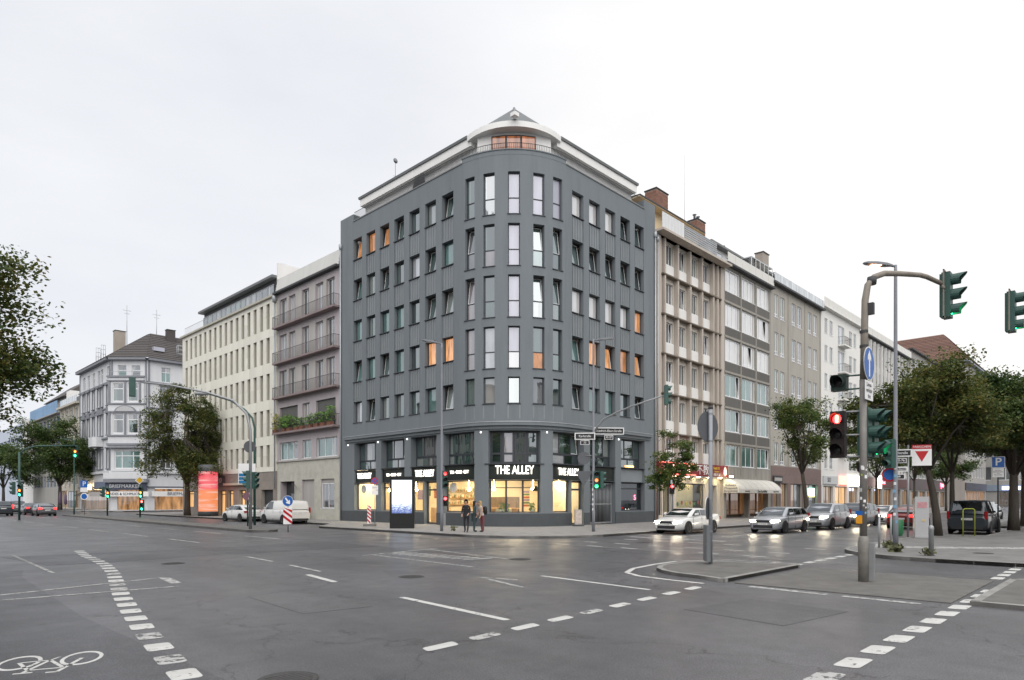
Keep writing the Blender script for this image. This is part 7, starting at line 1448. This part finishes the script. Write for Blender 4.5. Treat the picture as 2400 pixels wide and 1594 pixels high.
def car(label, loc, rz, kind, body, lights='off', plate_t=None, group='cars waiting in the side street', cat='car', name='car', tail=False, metal=.25, bw=M_plast):
    """x forward, y left. kind gives proportions"""
    K = {'sedan': dict(L=4.75, W=1.84, H=1.44, hood=.95, belt=.98, deck=1.08, xa=1.28, xb=.42, xc=-.95, xd=-1.80, r=.335, ov=(.88, .98)),
         'wagon': dict(L=4.80, W=1.86, H=1.50, hood=.98, belt=1.00, deck=1.04, xa=1.35, xb=.55, xc=-1.75, xd=-2.28, r=.335, ov=(.92, 1.02)),
         'suv': dict(L=4.60, W=1.90, H=1.68, hood=1.10, belt=1.12, deck=1.16, xa=1.30, xb=.55, xc=-1.6, xd=-2.18, r=.36, ov=(.88, .95)),
         'hatch': dict(L=4.25, W=1.78, H=1.45, hood=.96, belt=.99, deck=1.03, xa=1.15, xb=.38, xc=-1.05, xd=-2.0, r=.325, ov=(.85, .78)),
         'van': dict(L=4.75, W=1.90, H=1.84, hood=1.16, belt=1.12, deck=1.14, xa=1.62, xb=.75, xc=-2.15, xd=-2.34, r=.34, ov=(.92, .92)),
         'bus': dict(L=4.95, W=1.94, H=1.90, hood=1.12, belt=1.13, deck=1.15, xa=1.72, xb=.82, xc=-2.20, xd=-2.42, r=.35, ov=(.90, .95))}[kind]
    L, W, H, r = K['L'], K['W']/2, K['H'], K['r']; t = thing(name, label, cat, loc, rz, group); hx = L/2
    xa, xb, xc, xd, hood, belt, deck = K['xa'], K['xb'], K['xc'], K['xd'], K['hood'], K['belt'], K['deck']
    # lower body loft
    St = [(-hx, .80*W, .34, .74, deck-.22), (-hx+.06, .90*W, .26, .80, deck-.08), (-hx+.22, .965*W, .22, .86, deck), (xd+.05 if xd+.05 > -hx+.3 else -hx+.42, .99*W, .20, .90, deck), (-.6, W, .19, .90, belt), (.5, W, .19, .90, belt-.01), (xa, .985*W, .20, .86, hood), (hx-.62, .97*W, .20, .80, hood-.07), (hx-.28, .93*W, .20, .72, hood-.17), (hx-.08, .84*W, .22, .64, hood-.28), (hx, .68*W, .28, .56, .62)]
    if kind in ('van', 'bus', 'suv'): St = [(x, w*1.005 if i > 1 else w*1.06, zb+.02, zs+.07, zt) for i, (x, w, zb, zs, zt) in enumerate(St)]
    q = MB(); n = 0
    for x, w, zb, zs, zt in St:
        half = [(0, zb), (w*.80, zb), (w*.97, zb+.09), (w, zb+.28), (w*.995, zs), (w*.93, zt-.035), (w*.80, zt), (0, zt+.03)]
        ring = half+[(-y, z) for y, z in half[-2:0:-1]]; n = len(ring); q.v += [(x, y, z) for y, z in ring]
    for k in range(len(St)-1):
        for j in range(n): j2 = (j+1) % n; q.f.append((k*n+j, k*n+j2, (k+1)*n+j2, (k+1)*n+j)); q.m.append(0); q.sm.append(True)
    q.f += [tuple(range(n))[::-1], tuple((len(St)-1)*n+j for j in range(n))]; q.m += [0, 0]; q.sm += [False, False]
    bd = q.build('body', body, t)
    # cabin: painted shell
    wr = W*(.74 if kind in ('sedan', 'hatch', 'wagon') else .80); wb = W*.93; zr = H
    def ring(x, wb_, zb_, wt, zt): return [(x, wb_, zb_), (x, wt+.02, zt-.07), (x, wt*.86, zt-.012), (x, 0, zt), (x, -wt*.86, zt-.012), (x, -wt-.02, zt-.07), (x, -wb_, zb_)]
    q = MB(); rings = [ring(xa+.02, wb*.95, belt-.03, wb*.93, belt+.015), ring((xa+xb)/2, wb, belt-.03, (wb*.93+wr)/2+.02, belt+(zr-belt)*.58), ring(xb, wb, belt-.03, wr, zr-.03), ring((xb+xc)/2, wb, belt-.03, wr*1.01, zr), ring(xc, wb, belt-.03, wr*.98, zr-.04), ring((xc+xd)/2, wb*.98, belt-.03, wr, belt+(zr-belt)*.56), ring(xd, wb*.93, belt-.03, wb*.88, belt+.03)]
    for R_i in rings: q.v += R_i
    for k in range(6):
        for j in range(6): q.f.append((k*7+j, k*7+j+1, (k+1)*7+j+1, (k+1)*7+j)); q.m.append(0); q.sm.append(True)
    q.build('cabin', body, t)
    # glazing set just proud of the shell
    e = .012
    def lerp(a, b, f): return tuple(a[i]+(b[i]-a[i])*f for i in range(3))
    def quadglass(nm, P): 
        A, B, C_, D = [Vector(p) for p in P]; nrm = (B-A).cross(D-A).normalized()*e; g = MB(); g.hexa([A, B, C_, D, A+nrm, B+nrm, C_+nrm, D+nrm]); return g.build(nm, M_cglass, t)
    z0 = belt+.035; z1 = zr-.10
    quadglass('windscreen', [(xa-.02, -wb*.80, belt+.05), (xa-.02, wb*.80, belt+.05), (xb+.08, wr*.86, zr-.055), (xb+.08, -wr*.86, zr-.055)])
    if kind != 'van': quadglass('rear_window', [(xd+.04, wb*.78, belt+.10), (xd+.04, -wb*.78, belt+.10), (xc-.07, -wr*.82, zr-.10), (xc-.07, wr*.82, zr-.10)])
    def side_x(f, front): return (xa+(xb-xa)*f) if front else (xd+(xc-xd)*f)
    fs = [(xb-.05, xa-.30)]; 
    for s in (1, -1):
        yb, yt = s*(wb+.004), s*(wr+.022+.004)
        def yz(z): f = (z-belt)/(zr-.07-belt); return yb+(yt-yb)*f
        cuts = {'sedan': (.0, -.78), 'wagon': (-.05, -1.0, -1.2), 'suv': (-.05, -1.0, -1.2), 'hatch': (-.1,), 'van': (-.05,), 'bus': (-.05, -1.15)}[kind]
        xs = [xa-.26]+list(cuts)+[xd+.22]
        if kind == 'van': xs = [xa-.30, .15]
        segs = [(xs[i]-(.04 if i else 0), xs[i+1]+.04) for i in range(len(xs)-1)]
        if kind in ('sedan',): segs = segs[:2]
        for i, (x1, x0) in enumerate(segs):
            top1 = min(x1, xb-.02) if i == 0 else x1; top0 = max(x0, xc-.02) if i == len(segs)-1 else x0
            if top0 > top1: continue
            P = [(x0, yz(z0), z0), (x1, yz(z0), z0), (top1, yz(z1), z1), (top0, yz(z1), z1)]
            quadglass('side_window', P if s < 0 else P[::-1])
    # wheels and arches
    wx = (hx-K['ov'][0], -hx+K['ov'][1])
    ak = ('arch', r)
    if ak not in CACHE: CACHE[ak] = MB().lathe([(r+.065, -.02), (r+.065, .02)], 26, axis='y').mesh('wheel_arch', M_black)
    for x in wx:
        for s in (1, -1): link('wheel_arch', CACHE[ak], t, (x, s*(W-.012), r+.01)); wheel(t, x, s*(W-.085), r, s)
    # front: lamps, grille, plate; rear: lamps, plate
    on = lights == 'on'
    for s in (1, -1):
        g = MB(); zt = hood-.27; g.hexa([(hx-.13, s*W*.80, zt-.09), (hx-.40, s*W*.965, zt-.07), (hx-.40, s*W*.965, zt+.06), (hx-.13, s*W*.80, zt+.03), (hx-.02, s*W*.50, zt-.10), (hx-.20, s*W*.80, zt-.09), (hx-.16, s*W*.80, zt+.06), (hx-.05, s*W*.50, zt+.01)])
        g = MB(); g.tube([(hx-.035, s*W*.50, zt-.04), (hx-.075, s*W*.66, zt-.03), (hx-.16, s*W*.80, zt-.01), (hx-.30, s*W*.90, zt+.02)], [.055, .075, .075, .03], 8); g.build('headlight', M_hl if on else M_hloff, t)
        g = MB(); 
        if kind in ('van', 'bus', 'wagon', 'suv'): g.box(-hx+.015, -hx+.17, s*W*.82, s*W*.965, .86, 1.28 if kind != 'wagon' else 1.12)
        else: g.box(-hx+.0, -hx+.20, s*W*.58, s*W*.935, .76, .93)
        g.build('tail_light', M_tlon if tail else M_tl, t)
        mr = MB(); mr.hexa([(xa-.55, s*(W+.0), belt+.06), (xa-.43, s*(W+.0), belt+.06), (xa-.45, s*(W+.17), belt+.09), (xa-.58, s*(W+.17), belt+.09), (xa-.56, s*(W+.0), belt+.17), (xa-.46, s*(W+.0), belt+.17), (xa-.48, s*(W+.16), belt+.20), (xa-.58, s*(W+.16), belt+.20)]); mr.build('mirror', body, t)
        for xdr in (.0, -1.05)[:1 if kind == 'hatch' else 2]: MB().box(xdr-.10, xdr+.10, s*(W-.01), s*(W+.022), .86+(.06 if H > 1.6 else 0), .89+(.06 if H > 1.6 else 0)).build('door_handle', body, t)
        for xdr in (xa-.28, .02, -1.06): MB().box(xdr-.005, xdr+.005, s*(W-.02), s*(W+.002), .30, belt-.06).build('door_gap', M_black, t)
    MB().box(hx-.07, hx+.012, -W*.42, W*.42, hood-.36, hood-.22).build('grille', M_plast, t); MB().box(hx-.10, hx+.010, -W*.60, W*.60, .30, .48).build('lower_grille', M_plast, t); MB().box(hx-.06, hx+.022, -.26, .26, .48, .59).build('number_plate', M_plate, t)
    MB().box(-hx-.015, -hx+.1, -.26, .26, .80 if kind != 'hatch' else .62, .91 if kind != 'hatch' else .73).build('number_plate', M_plate, t); MB().box(-hx-.008, -hx+.2, -W*.74, W*.74, .30, .44).build('rear_bumper', bw, t)
    if plate_t:
        rx_ = hx+.024; o = text(t, plate_t, .095, (rx_, 0, .535), M_blk_s, pi/2, extrude=.001, name='plate_text'); text(t, plate_t, .095, (-hx-.017, 0, .855 if kind != 'hatch' else .675), M_blk_s, -pi/2, extrude=.001, name='plate_text')
    MB().box(-1.2, 1.3, -W*.96, W*.96, .15, .24).build('sill', M_plast, t)
    return t
P_white = paint('car_white', (.62, .62, .61), .0); P_silver = paint('car_silver', (.44, .46, .49), .55); P_grey = paint('car_grey', (.16, .17, .18), .5); P_black = paint('car_black', (.028, .036, .045), .3); P_red = paint('car_red', (.22, .015, .015), .2); P_cream = paint('car_cream', (.62, .56, .44), .05)
car('white sedan with headlights on, first in the side street beside the small tree', (4.75, -9.35, .005), pi, 'sedan', P_white, 'on', 'D TX 4830')
car('silver estate car with headlights on, second in the side street', (9.35, -12.85, .005), pi, 'wagon', P_silver, 'on', 'D DB 4044')
car('silver off-road car with headlights on behind the silver estate', (15.6, -13.3, .005), pi, 'suv', P_silver, 'on', 'D KL 217')
car('dark grey off-road car in the queue behind the silver off-road car', (21.6, -13.4, .005), pi, 'suv', P_grey, 'on')
car('white car with headlights on far back in the side street queue', (28.4, -13.4, .005), pi, 'hatch', P_white, 'on')
car('pale car with headlights on farther back beside the black van', (36.5, -13.4, .005), pi, 'sedan', P_silver, 'on')
car('red car driving away with tail lights on beside the litter bin', (20.5, -17.0, .005), 0, 'hatch', P_red, 'off', tail=True, group='cars driving away in the side street')
car('dark car driving away with tail lights on right of the black van', (38.5, -17.2, .005), 0, 'sedan', P_grey, 'off', tail=True, group='cars driving away in the side street')
car('silver car driving away at the right end of the side street', (48, -17.4, .005), 0, 'hatch', P_silver, 'off', tail=True, group='cars driving away in the side street')
car('black people carrier parked in the bay on the far pavement, seen from behind', (15.9, -21.4, .005), radians(1), 'bus', P_black, 'off', 'D DK 6790', group='parked vehicles', cat='van', name='parked_van')
car('white delivery van parked at the kerb before the mauve house', (-4.85, 20.9, .005), radians(93), 'van', P_white, 'off', 'D FG 231', group='parked vehicles', cat='van', name='delivery_van')
car('white hatchback parked ahead of the delivery van', (-5.0, 28.4, .005), radians(94), 'hatch', P_white, 'off', group='parked vehicles', tail=False, name='parked_car')
car('dark grey car standing on the pavement behind the delivery van', (-2.0, 27.0, .125), radians(90), 'suv', P_grey, 'off', group='parked vehicles', name='parked_car')
for k, (x, y, kd, pc, lab) in enumerate([(-13.2, 62, 'hatch', P_grey, 'dark hatchback with tail lights on, nearest the stamp shop corner'), (-13.0, 70, 'sedan', P_black, 'black sedan with tail lights on in the far left queue'), (-16.6, 66, 'suv', P_black, 'black off-road car with tail lights on in the second far left lane'), (-16.8, 75, 'wagon', P_grey, 'grey estate with tail lights on in the second far left lane'), (-13.1, 80, 'suv', P_grey, 'grey off-road car with tail lights on farther up the far left queue'), (-20.0, 72, 'hatch', P_black, 'black hatchback with tail lights on at the left edge')]):
    car(lab, (x, y, .005), radians(90), kd, pc, 'off', group='cars queuing at the far left', tail=True)

# ================================================================ people
def skinmesh(verts, edges, root=0, sub=2):
    me = bpy.data.meshes.new('figure'); me.from_pydata([v[0] for v in verts], edges, []); o = bpy.data.objects.new('figure', me); COL.objects.link(o)
    md = o.modifiers.new('skin', 'SKIN'); md.use_smooth_shade = True
    for i, v in enumerate(verts): sv = me.skin_vertices[0].data[i]; sv.radius = (v[1], v[2] if len(v) > 2 else v[1]); sv.use_root = (i == root)
    s = o.modifiers.new('sub', 'SUBSURF'); s.levels = sub; s.render_levels = sub
    dg = bpy.context.evaluated_depsgraph_get(); r = bpy.data.meshes.new_from_object(o.evaluated_get(dg)); bpy.data.objects.remove(o); return r
def person(label, loc, rz, H, top, trousers, hair, hairlong, arms, legs, lean=0., skin=(.45, .28, .20), sleeve=True, coat=0.):
    """faces local -y. arms: per side list (elbow, wrist) offsets; legs: per side (knee dy, ankle dy)"""
    t = thing('person', label, 'person', loc, rz, 'people on the pavement corner'); k = H/1.75; ly = -lean
    V = [((0, 0, .93), .135, .105), ((0, ly*.3, 1.10), .125, .095), ((0, ly*.7, 1.30), .15, .105), ((0, ly, 1.44), .10, .075), ((0, ly*1.15-.01, 1.52), .05, .052), ((0, ly*1.3-.025, 1.60), .068, .082), ((0, ly*1.4-.02, 1.70), .064, .078)]
    E = [(i, i+1) for i in range(6)]
    for s, a, l in ((-1, arms[0], legs[0]), (1, arms[1], legs[1])):
        b = len(V); sh = Vector((s*.175, ly, 1.41)); el = sh+Vector((s*a[0][0], a[0][1], a[0][2])); wr_ = el+Vector((s*a[1][0], a[1][1], a[1][2])); hd_ = wr_+(wr_-el).normalized()*.07
        V += [(tuple(sh), .062), (tuple(el), .043), (tuple(wr_), .030), (tuple(hd_), .036, .022)]; E += [(3, b), (b, b+1), (b+1, b+2), (b+2, b+3)]
        d = (wr_-el).normalized(); sd2 = d.cross(Vector((0, 0, 1))); sd2 = sd2.normalized() if sd2.length > .1 else Vector((0, 1, 0)); c = len(V)
        for f in range(5):   # fingers and thumb
            off = sd2*((f-1.5)*.017) if f < 4 else sd2*-.045; ln = (.06, .072, .068, .052, .04)[f]; base = hd_+off*.6; tip = base+d*ln+off*.5+Vector((0, -.012, 0))
            V += [(tuple(tip), .008)]; E += [(b+3, c+f)]
        b = len(V); hp = (s*.09, 0, .88); kn = (s*.10, l[0], .49); an = (s*.10, l[1], .09); toe = (s*.115, l[1]-.15, .04)
        V += [(hp, .088), (kn, .058), (an, .042), (toe, .042, .03)]; E += [(0, b), (b, b+1), (b+1, b+2), (b+2, b+3)]
    V = [((v[0][0]*k, v[0][1]*k, v[0][2]*k), *[q*k for q in v[1:]]) for v in V]
    me = skinmesh(V, E); me.name = 'body'
    for m in (mat('skin', skin, .6, .05), top, trousers, M_black): me.materials.append(m)
    for p in me.polygons:
        c = p.center/k; ax = abs(c.x); mi = 0
        if c.z < .10: mi = 3
        elif c.z < .96 and ax < .21: mi = 2
        elif c.z < 1.49 and (ax < .20 or (sleeve and c.z > .88)): mi = 1
        if not sleeve and ax > .155 and c.z > .9 and c.z < 1.46: mi = 0
        p.material_index = mi
    # hands back to skin
    hands = [Vector(V[i][0]) for i in (10, 10+4+5+4) if i < len(V)]
    for p in me.polygons:
        if any((p.center-h_).length < .12*k for h_ in hands): p.material_index = 0
    b = link('body', me, t)
    hq = MB(); hc = Vector((0, ly*1.4*k, 1.675*k)); N_ = 12
    prof = [(.0, .125), (.06, .118), (.09, .085), (.105, .03), (.108, -.03), (.10, -.09)]+([(.115, -.18), (.10, -.26), (.03, -.29)] if hairlong else [(.07, -.12)])
    for i in range(len(prof)-1):
        for j in range(N_):
            t0, t1 = 2*pi*j/N_, 2*pi*(j+1)/N_
            if prof[i][1] < .09 and sin((t0+t1)/2) < -.40: continue     # open at the face
            P_ = lambda r, z, a: tuple(hc+Vector((r*cos(a), r*sin(a)*1.08+.015, z))*k)
            hq.poly([P_(prof[i][0], prof[i][1], t1), P_(prof[i][0], prof[i][1], t0), P_(prof[i+1][0], prof[i+1][1], t0), P_(prof[i+1][0], prof[i+1][1], t1)], 0, True)
    hq.build('hair', hair, t)
    fq = MB(); f0 = hc+Vector((0, -.088*k, -.01*k))
    fq.lathe([(.0, -.012), (.008, 0), (.0, .012)], 6, c=tuple(f0+Vector((-.03*k, 0, .0)))); fq.lathe([(.0, -.012), (.008, 0), (.0, .012)], 6, c=tuple(f0+Vector((.03*k, 0, .0)))); fq.build('eyes', M_black, t)
    MB().prism([(-.014, -.03), (.014, -.03), (0, .03)], -.022, 0, axis='y').build('nose', mat('skin', skin), t, tuple(f0+Vector((0, -.002, -.035)))); MB().box(-.025, .025, -.006, 0, -.008, .004).build('mouth', mat('lips', (.3, .1, .09)), t, tuple(f0+Vector((0, .004, -.085))))
    if coat: MB().lathe([(.165*k, .0), (.16*k, .25), (.185*k, .45)], 14, cap=False).build('coat_skirt', top, t, (0, 0, (.95-coat)*k))
    return t
M_dcl = mat('dark_cloth', (.025, .026, .03), .85, .15, 4); M_dcl2 = mat('dark_teal_cloth', (.04, .06, .065), .85, .15, 4); M_wcl = mat('pale_top', (.55, .50, .46), .85, .1, 4); M_rcl = mat('wine_trousers', (.17, .05, .06), .85, .12, 4); M_hb = mat('black_hair', (.012, .010, .010), .5, .2, 8); M_hbl = mat('blond_hair', (.42, .28, .13), .6, .25, 8)
person('man in dark clothes standing with a bowed head left of the two women', (-5.5, -1.55, .12), radians(-60), 1.78, M_dcl, M_dcl, M_hb, False, [((.06, .02, -.27), (-.04, -.14, -.18)), ((.06, .02, -.27), (-.06, -.16, -.14))], [(-.02, .10), (.02, -.10)], lean=.05, coat=.12)
person('black haired woman in dark dress between the man and the blond woman', (-5.0, -1.65, .12), radians(40), 1.70, M_dcl2, M_dcl2, M_hb, True, [((.05, .03, -.27), (-.05, -.18, -.10)), ((.05, .03, -.27), (-.05, -.18, -.12))], [(0, .02), (0, .0)], lean=.03, coat=.35)
person('blond woman in sleeveless top and wine red trousers with a black backpack', (-4.75, -2.05, .12), radians(-105), 1.70, M_wcl, M_rcl, M_hbl, True, [((.04, .0, -.28), (-.03, -.13, -.20)), ((.05, -.02, -.28), (-.02, -.10, -.22))], [(-.03, .03), (.01, .0)], lean=.13, skin=(.55, .36, .27), sleeve=False)
bp = thing('backpack', 'black backpack with a small green mark worn by the blond woman', 'backpack', (-4.75, -2.05, .12), radians(-105)); q = MB(); q.lathe([(.0, -.01), (.13, .0), (.16, .10), (.165, .30), (.13, .42), (.0, .47)], 12); o = q.build('bag', M_black, bp, (0, .16, .98)); o.scale = (1, .75, 1); MB().box(-.03, .03, .0, .006, 0, .05).build('mark', glow('green_mark', (.1, .6, .4), .4), bp, (.02, .285, 1.2))
for s in (-1, 1): MB().tube([(s*.10, .08, 1.38), (s*.11, -.09, 1.42), (s*.12, -.12, 1.25), (s*.14, .06, 1.02)], .016, 6).build('strap', M_black, bp)
